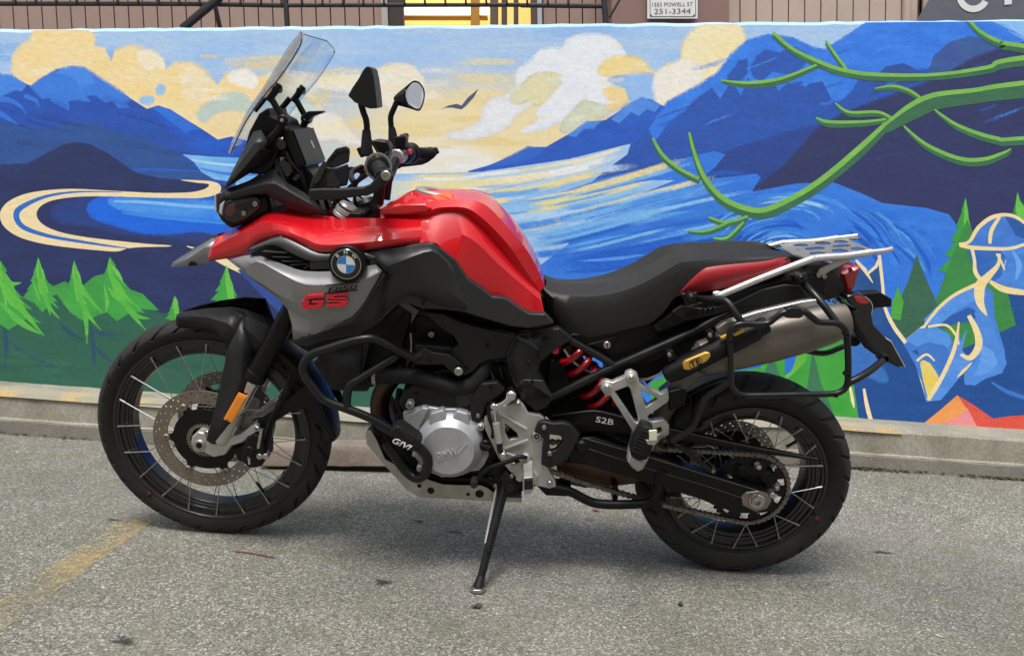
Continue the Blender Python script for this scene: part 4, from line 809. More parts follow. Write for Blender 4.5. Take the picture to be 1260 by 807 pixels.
def leaf(u, v, s, hexc, label, rot=0., name='leaf'):
    q = gpt(u, v); rng = random.Random(int(u)); V = []; n = 10
    for lay in (0.002, .0045):
        for i in range(n):
            a = 2 * math.pi * i / n; r = s * (1 if i % 2 == 0 else .62) * rng.uniform(.8, 1.15)
            V.append((r * math.cos(a) * 1.5, r * math.sin(a), lay + .004 * math.sin(a * 2 + rot) + .004))
    F = [tuple(range(n, 2 * n)), tuple(range(n - 1, -1, -1))] + [(i, (i + 1) % n, n + (i + 1) % n, n + i) for i in range(n)]
    o = mk(name, V, F, mat('leaf_' + hexc[1:], hexc, .7, var=.25, vscale=90)); o.location = q; o.rotation_euler = (0, 0, rot); tag(o, label, 'leaf')
leaf(733, 629, .010, '#9a5236', 'small orange dry leaf on the asphalt under the motorcycle', .3)
leaf(1167, 583, .02, '#b4552f', 'orange leaf against the kerb, the left one of two', .1); leaf(1212, 586, .022, '#c04a2a', 'orange leaf against the kerb, the right one of two', .6)
leaf(586, 748, .011, '#3a3834', 'small dark leaf on the asphalt in front of the side stand', .2)
leaf(837, 745.5, .007, '#45413a', 'tiny dark leaf on the asphalt right of the side stand', .9)
# stains: thin dark sheets
def stain_mat():
    m, nt, b = pbsdf('oil_stain'); L = nt.links.new
    b.inputs['Base Color'].default_value = (.035, .034, .031, 1); b.inputs['Roughness'].default_value = .75
    tc = nt.nodes.new('ShaderNodeTexCoord'); n = nt.nodes.new('ShaderNodeTexNoise'); n.inputs['Scale'].default_value = 130; n.inputs['Detail'].default_value = 6; n.inputs['Roughness'].default_value = .7; L(tc.outputs['Object'], n.inputs['Vector'])
    at = nt.nodes.new('ShaderNodeAttribute'); at.attribute_name = 'cover'
    ad = nt.nodes.new('ShaderNodeMath'); ad.operation = 'ADD'; L(n.outputs['Fac'], ad.inputs[0]); L(at.outputs['Fac'], ad.inputs[1])
    r = nt.nodes.new('ShaderNodeMapRange'); r.inputs['From Min'].default_value = .72; r.inputs['From Max'].default_value = 1.15; r.inputs['To Max'].default_value = .8; L(ad.outputs[0], r.inputs['Value'])
    tr = nt.nodes.new('ShaderNodeBsdfTransparent'); mx = nt.nodes.new('ShaderNodeMixShader'); L(r.outputs[0], mx.inputs[0]); L(tr.outputs[0], mx.inputs[1]); L(b.outputs[0], mx.inputs[2])
    L(mx.outputs[0], [q for q in nt.nodes if q.type == 'OUTPUT_MATERIAL'][0].inputs[0]); return m
M_STAIN = stain_mat()
def stain(u, v, s, sy, label, seed):
    q = gpt(u, v); rng = random.Random(seed); n = 24; ph = [rng.uniform(0, 6) for _ in range(4)]; V = [(0, 0, 0)]; A = [.75]; F = []
    for ring, cov in ((.55, .55), (1.25, 0.)):
        for i in range(n):
            a = 2 * math.pi * i / n; k = ring * (1 + .28 * math.sin(3 * a + ph[0]) + .2 * math.sin(7 * a + ph[1])); V.append((s * k * math.cos(a), s * sy * k * math.sin(a), 0)); A.append(cov)
    for i in range(n):
        j = (i + 1) % n; F += [(0, 1 + i, 1 + j), (1 + i, 1 + n + i, 1 + n + j, 1 + j)]
    o = mk('stain', V, F, M_STAIN); o.data.attributes.new('cover', 'FLOAT', 'POINT').data.foreach_set('value', A)
    o.location = q + Vector((0, 0, .0032)); tag(o, label, 'stain', kind='structure')
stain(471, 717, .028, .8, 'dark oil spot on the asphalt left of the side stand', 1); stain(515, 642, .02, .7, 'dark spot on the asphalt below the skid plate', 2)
stain(152, 790, .03, .55, 'dark patch on the asphalt at the lower left', 5)
leaf(148, 785, .006, '#8794a6', 'scrap of bluish foil on the dark patch at the lower left', .4, 'foil_scrap')
# loose grit
def grit():
    rng = random.Random(17); V = []; F = []
    for i in range(900):
        x = rng.uniform(-2.6, 2.8); y = 1.2 + 2.0 * rng.random() ** .8; r = rng.uniform(.0012, .0034) * (1.6 if rng.random() < .06 else 1); z = gz(x, y); i0 = len(V)
        for k in range(5): a = k * 1.257 + rng.uniform(-.3, .3); V.append((x + r * 1.3 * math.cos(a), y + r * math.sin(a), z + .001))
        V.append((x, y, z + r * 1.1))
        F += [(i0 + k, i0 + (k + 1) % 5, i0 + 5) for k in range(5)]
    o = mk('grit', V, F, mat('grit_stone', '#b3aea2', .9, var=.45, vscale=300)); tag(o, 'loose pale grit scattered over the asphalt', 'grit', kind='stuff')
grit()
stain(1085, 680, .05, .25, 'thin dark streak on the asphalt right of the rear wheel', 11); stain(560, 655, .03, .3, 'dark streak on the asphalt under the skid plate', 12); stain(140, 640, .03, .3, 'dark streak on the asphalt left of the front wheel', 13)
# moss along the kerb foot
def moss():
    rng = random.Random(9); V = []; F = []
    for i in range(8000):
        x = rng.uniform(-3.5, 4.5); w = .25 if x < .8 else 1.0
        if rng.random() > w * (.55 + .45 * math.sin(x * 7.3) * math.sin(x * 2.1 + 1)): continue
        y = KF - .002 - abs(rng.gauss(0, .014)); z = gz(x, y) + rng.uniform(.0, .012) * math.exp(-((KF - y) / .015))
        r = rng.uniform(.003, .011); a = rng.uniform(0, 6); i0 = len(V)
        for k in range(3): V.append((x + r * math.cos(a + k * 2.1), y + r * .6 * math.sin(a + k * 2.1), z + .002 + rng.uniform(0, .006)))
        F.append((i0, i0 + 1, i0 + 2))
    o = mk('moss', V, F, mat('moss', '#403d22', .95, var=.4, vscale=30)); tag(o, 'green brown moss along the foot of the kerb', 'moss', kind='stuff')
moss()

# ================================================================== motorcycle
LEAN, YAW, XR, YR = 0.221, 0.0056, 0.7239, 2.2148
RW, FWR, WB = .321, .348, 1.593            # rear / front wheel radius, wheelbase
BM = Matrix.Rotation(YAW, 3, 'Z') @ Matrix(((-1, 0, 0), (0, -1, 0), (0, 0, 1))) @ Matrix.Rotation(-LEAN, 3, 'X')
BMT = BM.transposed(); BT = Vector((XR, YR, .002))
OL = BMT @ (CAMO - BT)
bike = empty('motorcycle'); bike.matrix_world = Matrix.Translation(BT) @ BM.to_4x4()
tag(bike, 'red and black adventure motorcycle leaning on its side stand before the mural', 'motorcycle')
def PT(u, v, y):
    """bike-frame point (x forward, y left, z up) on the bike's lengthwise plane y"""
    d = BMT @ ray(u, v); t = (y - OL.y) / d.y; return OL + d * t
def P3(p, y=None):
    if isinstance(p, Vector): return p
    return PT(p[0], p[1], p[2] if len(p) > 2 else y)

RED = mat('red_paint', (.58, .003, .010), .42, coat=.9, spec=.25, coat_rough=.03)
DARK = mat('dark_grey_plastic', (.022, .0225, .0245), .40, var=.12, vscale=8, spec=.4)
DARK2 = mat('charcoal_plastic', (.0105, .0105, .0115), .48, spec=.33, var=.12, vscale=10, bump=.08, bscale=600)
BLK = mat('black_plastic', (.0045, .0045, .005), .42, spec=.24, var=.15, vscale=12)
GLOSS = mat('gloss_black', (.004, .004, .0045), .12, coat=.4)
FRAMEB = mat('black_tube', (.006, .006, .007), .34, spec=.4, var=.15, vscale=20)
RUB = mat('tyre_rubber', (.0115, .0115, .012), .6, spec=.3, var=.2, vscale=14, bump=.15, bscale=500, dirt='#37342f', dirt_amt=.3, dirt_scale=9)
TREAD = mat('worn_skylit_tread', (.026, .0255, .025), .78, spec=.3, var=.25, vscale=30, bump=.25, bscale=500)  # worn rubber, its tone also raised for the skylight the tread catches
RUB2 = mat('rubber', (.009, .009, .0095), .65, spec=.3, bump=.2, bscale=700)
SILV = mat('silver_panel', (.23, .23, .235), .42, metal=.3, var=.03, vscale=6, coat=.12, coat_rough=.2)
SILD = mat('dark_silver_panel', (.085, .087, .092), .42, metal=.3, coat=.1, coat_rough=.2)
ALU = mat('cast_aluminium', (.44, .45, .47), .40, metal=.45, var=.1, vscale=30, bump=.12, bscale=900)
ALUB = mat('forged_aluminium', (.46, .45, .43), .36, metal=.55, var=.12, vscale=18, dirt='#6f655a', dirt_amt=.25)
SKID = mat('skid_aluminium', (.42, .40, .36), .48, metal=.5, var=.14, vscale=9, dirt='#6d6455', dirt_amt=.5, dirt_scale=12)
STEEL = mat('bright_steel', (.62, .60, .57), .25, metal=1.)
ZINC = mat('bolt_steel', (.42, .40, .37), .35, metal=.9)
DISC = mat('disc_steel', (.25, .21, .18), .38, metal=.75, var=.12, vscale=40)
CHAINM = mat('chain_steel', (.22, .19, .16), .45, metal=.7, var=.3, vscale=60, dirt='#3a2c20', dirt_amt=.5)
TITAN = mat('muffler_metal', (.19, .178, .16), .48, metal=.7, var=.2, vscale=6, dirt='#6a5440', dirt_amt=.4)
RUST = mat('hot_pipe', (.13, .075, .05), .5, metal=.6, var=.35, vscale=20, dirt='#2b1d16', dirt_amt=.6)
RIM = mat('black_rim', (.007, .007, .0085), .24, spec=.6)
SPOKE = mat('spoke_steel', (.48, .47, .45), .4, metal=.9)
GOLD = mat('gold_cap', (.62, .36, .05), .35, metal=.5, coat=.4)
SEATM = mat('seat_vinyl', (.014, .014, .0145), .5, spec=.4, var=.1, vscale=10, bump=.12, bscale=900)
SEATR = mat('seat_red_vinyl', (.34, .012, .018), .45, bump=.12, bscale=900)
AMBER = mat('amber_reflector', (.85, .26, .01), .2, coat=.8); REDL = mat('red_lens', (.42, .004, .012), .12, coat=1.)
WHT = mat('white_print', (.72, .72, .70), .5); REDP = mat('red_print', (.55, .01, .025), .4); BLUEP = mat('blue_enamel', (.01, .21, .62), .3, coat=.6)
SPRING = mat('red_spring', (.36, .006, .012), .35, coat=.3)
def glass(name, col=(.975, .985, .99), alpha_rough=.0):
    m, nt, b = pbsdf(name); nt.nodes.remove(b)
    out = [n for n in nt.nodes if n.type == 'OUTPUT_MATERIAL'][0]
    gl = nt.nodes.new('ShaderNodeBsdfGlossy'); gl.inputs['Roughness'].default_value = .02
    tr = nt.nodes.new('ShaderNodeBsdfTransparent'); tr.inputs['Color'].default_value = (*col, 1)
    lw = nt.nodes.new('ShaderNodeLayerWeight'); pw = nt.nodes.new('ShaderNodeMath'); pw.operation = 'POWER'; pw.inputs[1].default_value = 2.4; nt.links.new(lw.outputs['Facing'], pw.inputs[0])
    fr = nt.nodes.new('ShaderNodeMath'); fr.operation = 'MULTIPLY_ADD'; fr.inputs[1].default_value = .7; fr.inputs[2].default_value = .025; nt.links.new(pw.outputs[0], fr.inputs[0])
    mx = nt.nodes.new('ShaderNodeMixShader'); nt.links.new(fr.outputs[0], mx.inputs[0]); nt.links.new(tr.outputs[0], mx.inputs[1]); nt.links.new(gl.outputs[0], mx.inputs[2]); nt.links.new(mx.outputs[0], out.inputs[0])
    return m
GLASS = glass('clear_screen')
MIRR = mat('mirror_glass', (.42, .44, .48), .02, metal=1.)

def autosharp(o, ang=32):
    bm = bmesh.new(); bm.from_mesh(o.data); bmesh.ops.recalc_face_normals(bm, faces=bm.faces)
    for f in bm.faces: f.smooth = True
    for e in bm.edges:
        if len(e.link_faces) == 2 and e.calc_face_angle(0) > math.radians(ang): e.smooth = False
    bm.to_mesh(o.data); bm.free(); return o
def plate(name, pts, y, th, m, parent=None, bev=.003, smooth=0, cham=None, seg=2):
    """side-view outline at lateral plane y (outer face), th thick towards the centre; cham=(inset, rise) raises a chamfered face"""
    if smooth: pts = catmull(pts, smooth, True)
    Pv = [P3(tuple(p), y) for p in pts]; n = len(Pv)
    bm = bmesh.new(); vs_ = [bm.verts.new(p) for p in Pv]; f = bm.faces.new(vs_); f.normal_update()
    if f.normal.y < 0: f.normal_flip()
    r = bmesh.ops.extrude_face_region(bm, geom=[f])
    nv = [g for g in r['geom'] if isinstance(g, bmesh.types.BMVert)]
    s = -1 if th < 0 else 1
    # the extruded copy becomes the inner face
    bmesh.ops.translate(bm, verts=nv, vec=(0, -abs(th) * (1 if y >= 0 or len(pts[0]) > 2 else -1), 0))
    bmesh.ops.recalc_face_normals(bm, faces=bm.faces)
    if cham:
        outer = [ff for ff in bm.faces if len(ff.verts) == n and ff.normal.y > .3]
        if outer:
            bmesh.ops.inset_region(bm, faces=outer, thickness=cham[0], depth=0)
            nf = max((ff for ff in bm.faces if len(ff.verts) == n), key=lambda q: q.calc_center_median().y)
            bmesh.ops.translate(bm, verts=list(nf.verts), vec=(0, cham[1], 0))
    me = bpy.data.meshes.new(name); bm.to_mesh(me); bm.free()
    o = link(name, me, m, parent or bike)
    if bev: bevel(o, bev, seg)
    return o
def mirror(o, parent=None):
    me = o.data.copy(); me.transform(Matrix.Scale(-1, 4, (0, 1, 0))); me.flip_normals()
    c = bpy.data.objects.new(o.name.split('.')[0], me); COL.objects.link(c); c.parent = parent or o.parent
    for md in o.modifiers:
        k = c.modifiers.new(md.name, md.type)
        for a in ('width', 'segments', 'limit_method', 'angle_limit', 'weight', 'thickness', 'offset', 'levels', 'render_levels'):
            if hasattr(md, a):
                try: setattr(k, a, getattr(md, a))
                except Exception: pass
    return c
def tube(name, pts, r, m, parent=None, n=6, k=10, closed=False, caps=True, y=None):
    P = [P3(p, y) for p in pts]
    if n: P = [Vector(q) for q in catmull(P, n, closed)]
    rs = r if isinstance(r, (list, tuple)) else None
    V = []; F = []; N = len(P); a = None
    for i, p in enumerate(P):
        t = ((P[(i + 1) % N] if closed else P[min(i + 1, N - 1)]) - (P[i - 1] if closed else P[max(i - 1, 0)])).normalized()
        if a is None:
            a = t.cross(Vector((0, 1, 0)));
            if a.length < .1: a = t.cross(Vector((1, 0, 0)))
        a = (a - t * a.dot(t)).normalized(); b_ = t.cross(a)
        rr = r if rs is None else rs[0] + (rs[1] - rs[0]) * i / (N - 1)
        for j in range(k):
            g = 2 * math.pi * j / k; V.append(p + (a * math.cos(g) + b_ * math.sin(g)) * rr)
    M_ = N if closed else N - 1
    for i in range(M_):
        for j in range(k): F.append((i * k + j, i * k + (j + 1) % k, ((i + 1) % N) * k + (j + 1) % k, ((i + 1) % N) * k + j))
    if caps and not closed: F += [tuple(range(k - 1, -1, -1)), tuple((N - 1) * k + j for j in range(k))]
    o = mk(name, V, F, m, parent or bike, True); autosharp(o, 50); return o
def lathe(name, p0, p1, prof, m, parent=None, k=28, sq=1., up=None, sharp=32):
    """profile of (distance along axis, radius)"""
    p0, p1 = P3(p0), P3(p1); t = (p1 - p0).normalized(); a = (up or (Vector((0, 0, 1)) if abs(t.z) < .9 else Vector((1, 0, 0)))); a = (a - t * a.dot(t)).normalized(); b_ = t.cross(a)
    V = []; F = []
    for (d, r) in prof:
        for j in range(k):
            g = 2 * math.pi * j / k; V.append(p0 + t * d + a * (math.cos(g) * r) + b_ * (math.sin(g) * r * sq))
    n = len(prof)
    for i in range(n - 1):
        for j in range(k): F.append((i * k + j, i * k + (j + 1) % k, (i + 1) * k + (j + 1) % k, (i + 1) * k + j))
    F += [tuple(range(k - 1, -1, -1)), tuple((n - 1) * k + j for j in range(k))]
    o = mk(name, V, F, m, parent or bike, True); autosharp(o, sharp); return o
def ycyl(name, u, v, y0, y1, r, m, parent=None, k=24, ch=.15, at=None):
    """cylinder across the bike, outer end y1 seen at pixel (u, v)"""
    c = at or PT(u, v, y1); c0 = Vector((c.x, y0, c.z)); c1 = Vector((c.x, y1, c.z)); L_ = (c1 - c0).length; e = min(r * ch, L_ * .3)
    return lathe(name, c0, c1, [(0, r), (L_ - e, r), (L_, r - e)], m, parent, k)
def bolt(u, v, y, r, parent=None, m=None, h=.008, name='bolt'):
    c = PT(u, v, y); c0 = Vector((c.x, y - h, c.z)); c1 = Vector((c.x, y, c.z))
    return lathe(name, c0, c1, [(0, r), (h * .75, r), (h, r * .82), (h, r * .5), (h * .55, r * .42)], m or ZINC, parent, 14)
def loft(name, lines, m, parent=None, th=0., sub=0, closed=False, mir=False, n=0, sharp=32):
    """lines of (u, v, y) with equal counts, or Vectors"""
    G = [[P3(p) for p in ln] for ln in lines]
    if n: G = [[Vector(q) for q in catmull(g, n)] for g in G]
    w = len(G[0]); V = [p for g in G for p in g]; F = []
    for i in range(len(G) - 1):
        for j in range(w - 1): F.append((i * w + j, i * w + j + 1, (i + 1) * w + j + 1, (i + 1) * w + j))
    if mir:
        N = len(V); V = V + [Vector((p.x, -p.y, p.z)) for p in V]; F = F + [tuple(N + q for q in reversed(f)) for f in F]
    o = mk(name, V, F, m, parent or bike, True); fixnormals(o)
    if sub:
        s = o.modifiers.new('sub', 'SUBSURF'); s.levels = sub; s.render_levels = sub
    else: autosharp(o, sharp)
    if th:
        s = o.modifiers.new('solid', 'SOLIDIFY'); s.thickness = th; s.offset = -1
    return o
def yy(pts, ys): return [(p[0], p[1], q) for p, q in zip(pts, ys)]
def btext(body, u0, v0, u1, v1, y, h, m, parent, ext=.0008, shear=0., bold=0., tilt=0.):
    a, b_ = PT(u0, v0, y), PT(u1, v1, y); ax = b_ - a; W_ = ax.length
    t = text('lettering', body, parent, 1.0, Matrix.Identity(4), m, 0., shear=shear, bold=bold)
    xs = [p.co.x for p in t.data.vertices]; ys = [p.co.y for p in t.data.vertices]
    sx, sy_ = max(xs) - min(xs), max(ys) - min(ys); cx, cy = (max(xs) + min(xs)) / 2, (max(ys) + min(ys)) / 2
    bm = bmesh.new(); bm.from_mesh(t.data); r = bmesh.ops.extrude_face_region(bm, geom=list(bm.faces)); 
    bmesh.ops.translate(bm, verts=[g for g in r['geom'] if isinstance(g, bmesh.types.BMVert)], vec=(0, 0, -1.)); bmesh.ops.recalc_face_normals(bm, faces=bm.faces); bm.to_mesh(t.data); bm.free()
    t.data.transform(Matrix.Diagonal((W_ / sx, h / sy_, ext, 1)) @ Matrix.Translation((-cx, -cy, 0)))
    ay = Vector((0, math.tan(tilt), 1)) if tilt else Vector((0, 0, 1))
    t.data.transform(frame_from((a + b_) / 2 + Vector((0, ext, 0)), ax, ay)); return t

# ---------------------------------------------------------------- wheels
def make_wheel(name, c, R, halfw, r_in, rim_in, nsp, hubr, hubw, ngroove, slant, sharpn):
    w = empty(name, bike)
    # tyre: section swept round the axle, tread grooves pressed in
    n = 720; prof = []
    Rb = r_in; m_ = 40
    for i in range(m_ + 1):
        a = -1 + 2 * i / m_                         # -1..1 across the tyre
        g = math.radians(132) * a; yv = halfw * math.sin(g) * (1.0 if abs(g) < math.pi / 2 else 1)
        rv = (R + Rb) / 2 + (R - Rb) / 2 * (math.cos(g) if abs(g) < math.pi / 2 else math.cos(g) * 1.35)
        prof.append((yv, max(rv, Rb), a))
    V = []; F = []
    for i in range(n):
        th = 2 * math.pi * i / n
        for (yv, rv, a) in prof:
            rr = rv; aa = abs(a)
            yn = 0.
            if aa < .66:
                ph = (th / (2 * math.pi) * ngroove + slant * (aa ** 1.2) * 1.0 + (.5 if a < 0 else 0)) % 1.0
                deep = .0
                if ph < .15 and aa > .07: deep = .0055
                if aa > .50 and ph > .5: deep = max(deep, .0)
                gg = math.radians(132) * a; rr -= deep * max(.25, math.cos(gg)); yv2 = yv - deep * math.sin(gg)
            elif .70 < aa < .73: rr += .0012; yv2 = yv * 1.012
            else: yv2 = yv
            V.append((c.x + rr * math.cos(th), c.y + yv2, c.z + rr * math.sin(th)))
    k = len(prof)
    for i in range(n):
        for j in range(k - 1): F.append((i * k + j, i * k + j + 1, ((i + 1) % n) * k + j + 1, ((i + 1) % n) * k + j))
    t = mk('tyre', V, F, RUB, w, True); t.data.materials.append(TREAD)
    MI = []
    for i in range(n):
        th = 2 * math.pi * (i + .5) / n
        for j in range(k - 1):
            a = (prof[j][2] + prof[j + 1][2]) / 2; aa = abs(a); ph = (th / (2 * math.pi) * ngroove + slant * (aa ** 1.2) + (.5 if a < 0 else 0)) % 1.0
            MI.append(1 if aa < .62 and not (ph < .155 and aa > .07) else 0)
    t.data.polygons.foreach_set('material_index', MI); autosharp(t, 42)
    # rim: stepped ring
    e = halfw * .80
    rp = [(-e, r_in + .004), (-e, r_in - .006), (-e * .86, r_in - .012), (-e * .8, r_in - .02), (-e * .55, rim_in + .008), (-e * .5, rim_in), (e * .5, rim_in), (e * .58, rim_in + .002), (e * .60, rim_in + .009), (e * .66, rim_in + .011), (e * .70, rim_in + .018), (e * .78, rim_in + .020), (e * .80, r_in - .014), (e * .93, r_in - .013), (e * .95, r_in - .006), (e * 1.02, r_in - .004), (e, r_in + .004), (e * .6, r_in + .006), (-e * .6, r_in + .006)]
    V = []; F = []; n2 = 120; k = len(rp)
    for i in range(n2):
        th = 2 * math.pi * i / n2
        for (yv, rv) in rp: V.append((c.x + rv * math.cos(th), c.y + yv, c.z + rv * math.sin(th)))
    for i in range(n2):
        for j in range(k): F.append((i * k + j, i * k + (j + 1) % k, ((i + 1) % n2) * k + (j + 1) % k, ((i + 1) % n2) * k + j))
    r = mk('rim', V, F, RIM, w, True); autosharp(r, 25)
    # hub
    A, B_ = c + Vector((0, -hubw, 0)), c + Vector((0, hubw, 0))
    lathe('hub', A, B_, [(0, hubr), (.008, hubr), (.012, hubr * .62), (hubw, hubr * .5), (2 * hubw - .012, hubr * .62), (2 * hubw - .008, hubr), (2 * hubw, hubr)], BLK, w, 28)
    # spokes: crossed pairs anchored on the outer flanges of the rim
    for i in range(nsp):
        a = 2 * math.pi * i / nsp; side = 1 if i % 2 == 0 else -1; lean_ = (1 if (i // 2) % 2 == 0 else -1) * math.radians(84)
        po = c + Vector((math.cos(a) * (r_in - .012), side * e * .93, math.sin(a) * (r_in - .012)))
        pi_ = c + Vector((math.cos(a + lean_) * hubr * .92, side * hubw * .93, math.sin(a + lean_) * hubr * .92))
        s = tube('spoke', [po, pi_], .00145, SPOKE, w, n=0, k=6)
        d = (pi_ - po).normalized()
        tube('nipple', [po - d * .004, po + d * .014], .0028, ZINC, w, n=0, k=6)
    return w
def drilled_disc(c, y, R, r0, th, m, parent, rows=3, nh=60, name='brake_disc', petal=0.):
    N = 360; nr = 8; V = []; F = []; holes = set()
    for i in range(N):
        for j in range(nr):
            if j in (1, 4, 6) and (i + {1: 0, 4: 4, 6: 8}[j]) % 12 in (0, 1, 2): holes.add((i, j))
    for s in (1, -1):
        for i in range(N):
            a = 2 * math.pi * i / N
            for j in range(nr + 1):
                rr = r0 + (R - r0) * j / nr
                if j == 0: rr -= petal * (1 if math.cos(a * 10) > .75 else 0)
                V.append((c.x + rr * math.cos(a), y + s * th / 2, c.z + rr * math.sin(a)))
    off = N * (nr + 1); idx = lambda s, i, j: (0 if s > 0 else off) + (i % N) * (nr + 1) + j
    cells = {(i, j) for i in range(N) for j in range(nr)} - holes
    for (i, j) in cells:
        F.append((idx(1, i, j), idx(1, i, j + 1), idx(1, i + 1, j + 1), idx(1, i + 1, j))); F.append((idx(-1, i, j), idx(-1, i + 1, j), idx(-1, i + 1, j + 1), idx(-1, i, j + 1)))
        for (di, dj, a, b_) in ((0, 1, (i, j + 1), (i + 1, j + 1)), (0, -1, (i, j), (i + 1, j)), (1, 0, (i + 1, j), (i + 1, j + 1)), (-1, 0, (i, j), (i, j + 1))):
            q = ((i + di) % N, j + dj)
            if q not in cells: F.append((idx(1, *a), idx(1, *b_), idx(-1, *b_), idx(-1, *a)))
    o = mk(name, V, F, m, parent); fixnormals(o); return o
CF = Vector((WB, 0, FWR)); CR = Vector((0, 0, RW))
fw_ = make_wheel('front_wheel', CF, FWR, .047, .288, .243, 40, .046, .06, 30, 1.5, 0)
rw_ = make_wheel('rear_wheel', CR, RW, .076, .236, .190, 40, .062, .075, 26, 1.3, 0)
for s in (1, -1):
    drilled_disc(CF, s * .078, .1525, .112, .0045, DISC, fw_)
    # black carrier spider of the disc
    V = []; F = []; n = 120
    for i in range(n):
        a = 2 * math.pi * i / n; r = .094 + .022 * max(0, math.cos(a * 6)) ** 6
        for (yo, rr) in ((s * .080, .045), (s * .080, r), (s * .073, r), (s * .073, .045)): V.append((CF.x + rr * math.cos(a), yo, CF.z + rr * math.sin(a)))
    for i in range(n):
        for j in range(4): F.append((i * 4 + j, i * 4 + (j + 1) % 4, ((i + 1) % n) * 4 + (j + 1) % 4, ((i + 1) % n) * 4 + j))
    cr_ = mk('disc_carrier', V, F, BLK, fw_); fixnormals(cr_)
    for k in range(6):
        a = 2 * math.pi * k / 6; q = CF + Vector((.113 * math.cos(a), 0, .113 * math.sin(a)))
        lathe('rivet', Vector((q.x, s * .074, q.z)), Vector((q.x, s * .086, q.z)), [(0, .011), (.009, .011), (.012, .008), (.012, .004), (.009, .004)], DISC, fw_, 14)
# toothed speed ring
V = []; F = []
for i in range(144):
    a = 2 * math.pi * i / 144; ro = .053 if i % 4 < 2 else .047
    for (yo, rr) in ((.086, .042), (.086, ro), (.083, ro), (.083, .042)): V.append((CF.x + rr * math.cos(a), yo, CF.z + rr * math.sin(a)))
for i in range(144):
    for j in range(4): F.append((i * 4 + j, i * 4 + (j + 1) % 4, ((i + 1) % 144) * 4 + (j + 1) % 4, ((i + 1) % 144) * 4 + j))
fixnormals(mk('speed_sensor_ring', V, F, CHAINM, fw_))
drilled_disc(CR, -.085, .1325, .095, .005, DISC, rw_)
lathe('disc_carrier', CR + Vector((0, -.088, 0)), CR + Vector((0, -.06, 0)), [(0, .1), (.006, .1), (.01, .06), (.028, .05)], BLK, rw_, 24)
# rear sprocket with windows, five spokes, teeth
def sprocket():
    N = 44 * 6; V = []; F = []; y = .098; R = .113
    def rad(i):
        ph = (i % 6); return R + (.006 if ph in (2, 3) else (.002 if ph in (1, 4) else -.003))
    rows = [.046, .062, .074, .088, .101]
    for s in (0, 1):
        for i in range(N):
            a = 2 * math.pi * i / N
            for q in rows + [rad(i)]: V.append((CR.x + q * math.cos(a), y - s * .007, CR.z + q * math.sin(a)))
    nr = len(rows); off = N * (nr + 1); cells = set()
    for i in range(N):
        for j in range(nr):
            a = (i / N * 10) % 1
            if j == 2 or j == 1:
                if .22 < a < .78 and j == 2: continue
            if j == 3 and .3 < a < .7: continue
            cells.add((i, j))
    ix = lambda s, i, j: s * off + (i % N) * (nr + 1) + j
    for (i, j) in cells:
        F.append((ix(0, i, j), ix(0, i, j + 1), ix(0, i + 1, j + 1), ix(0, i + 1, j))); F.append((ix(1, i, j), ix(1, i + 1, j), ix(1, i + 1, j + 1), ix(1, i, j + 1)))
        for (di, dj, a, b_) in ((0, 1, (i, j + 1), (i + 1, j + 1)), (0, -1, (i, j), (i + 1, j)), (1, 0, (i + 1, j), (i + 1, j + 1)), (-1, 0, (i, j), (i, j + 1))):
            if ((i + di) % N, j + dj) not in cells: F.append((ix(0, *a), ix(0, *b_), ix(1, *b_), ix(1, *a)))
    o = mk('sprocket', V, F, BLK, rw_); fixnormals(o)
    for k in range(5):
        a = 2 * math.pi * (k + .37) / 5; q = CR + Vector((.075 * math.cos(a), 0, .075 * math.sin(a)))
        lathe('sprocket_nut', Vector((q.x, .09, q.z)), Vector((q.x, .112, q.z)), [(0, .012), (.008, .012), (.008, .008), (.018, .008), (.02, .005)], ZINC, rw_, 6, sharp=20)
    lathe('cush_drive', CR + Vector((0, .05, 0)), CR + Vector((0, .092, 0)), [(0, .085), (.03, .085), (.04, .07), (.042, .05)], BLK, rw_, 30)
    for k in range(5):
        a = 2 * math.pi * (k + .87) / 5; q = CR + Vector((.058 * math.cos(a), 0, .058 * math.sin(a)))
        lathe('cush_boss', Vector((q.x, .08, q.z)), Vector((q.x, .1, q.z)), [(0, .021), (.016, .021), (.02, .016)], BLK, rw_, 16)
sprocket()
# valve stems and the balance weight
for c, r, a in ((CF, .243, math.radians(237)), (CR, .19, math.radians(142))):
    d = Vector((math.cos(a), 0, math.sin(a))); tube('valve_stem', [c + d * r, c + d * (r - .034)], .0045, BLK, fw_ if c is CF else rw_, n=0, k=8)
a0 = math.radians(214); V = []; F = []
for i in range(9):
    a = a0 + i * .022
    for (yv, rv) in ((-.012, .2425), (.012, .2425), (.012, .238), (-.012, .238)): V.append((CF.x + rv * math.cos(a) * -1 * -1, yv, CF.z + rv * math.sin(a)))
for i in range(8):
    for j in range(4): F.append((i * 4 + j, i * 4 + (j + 1) % 4, (i + 1) * 4 + (j + 1) % 4, (i + 1) * 4 + j))
fixnormals(mk('balance_weight', V, F, ALU, fw_))

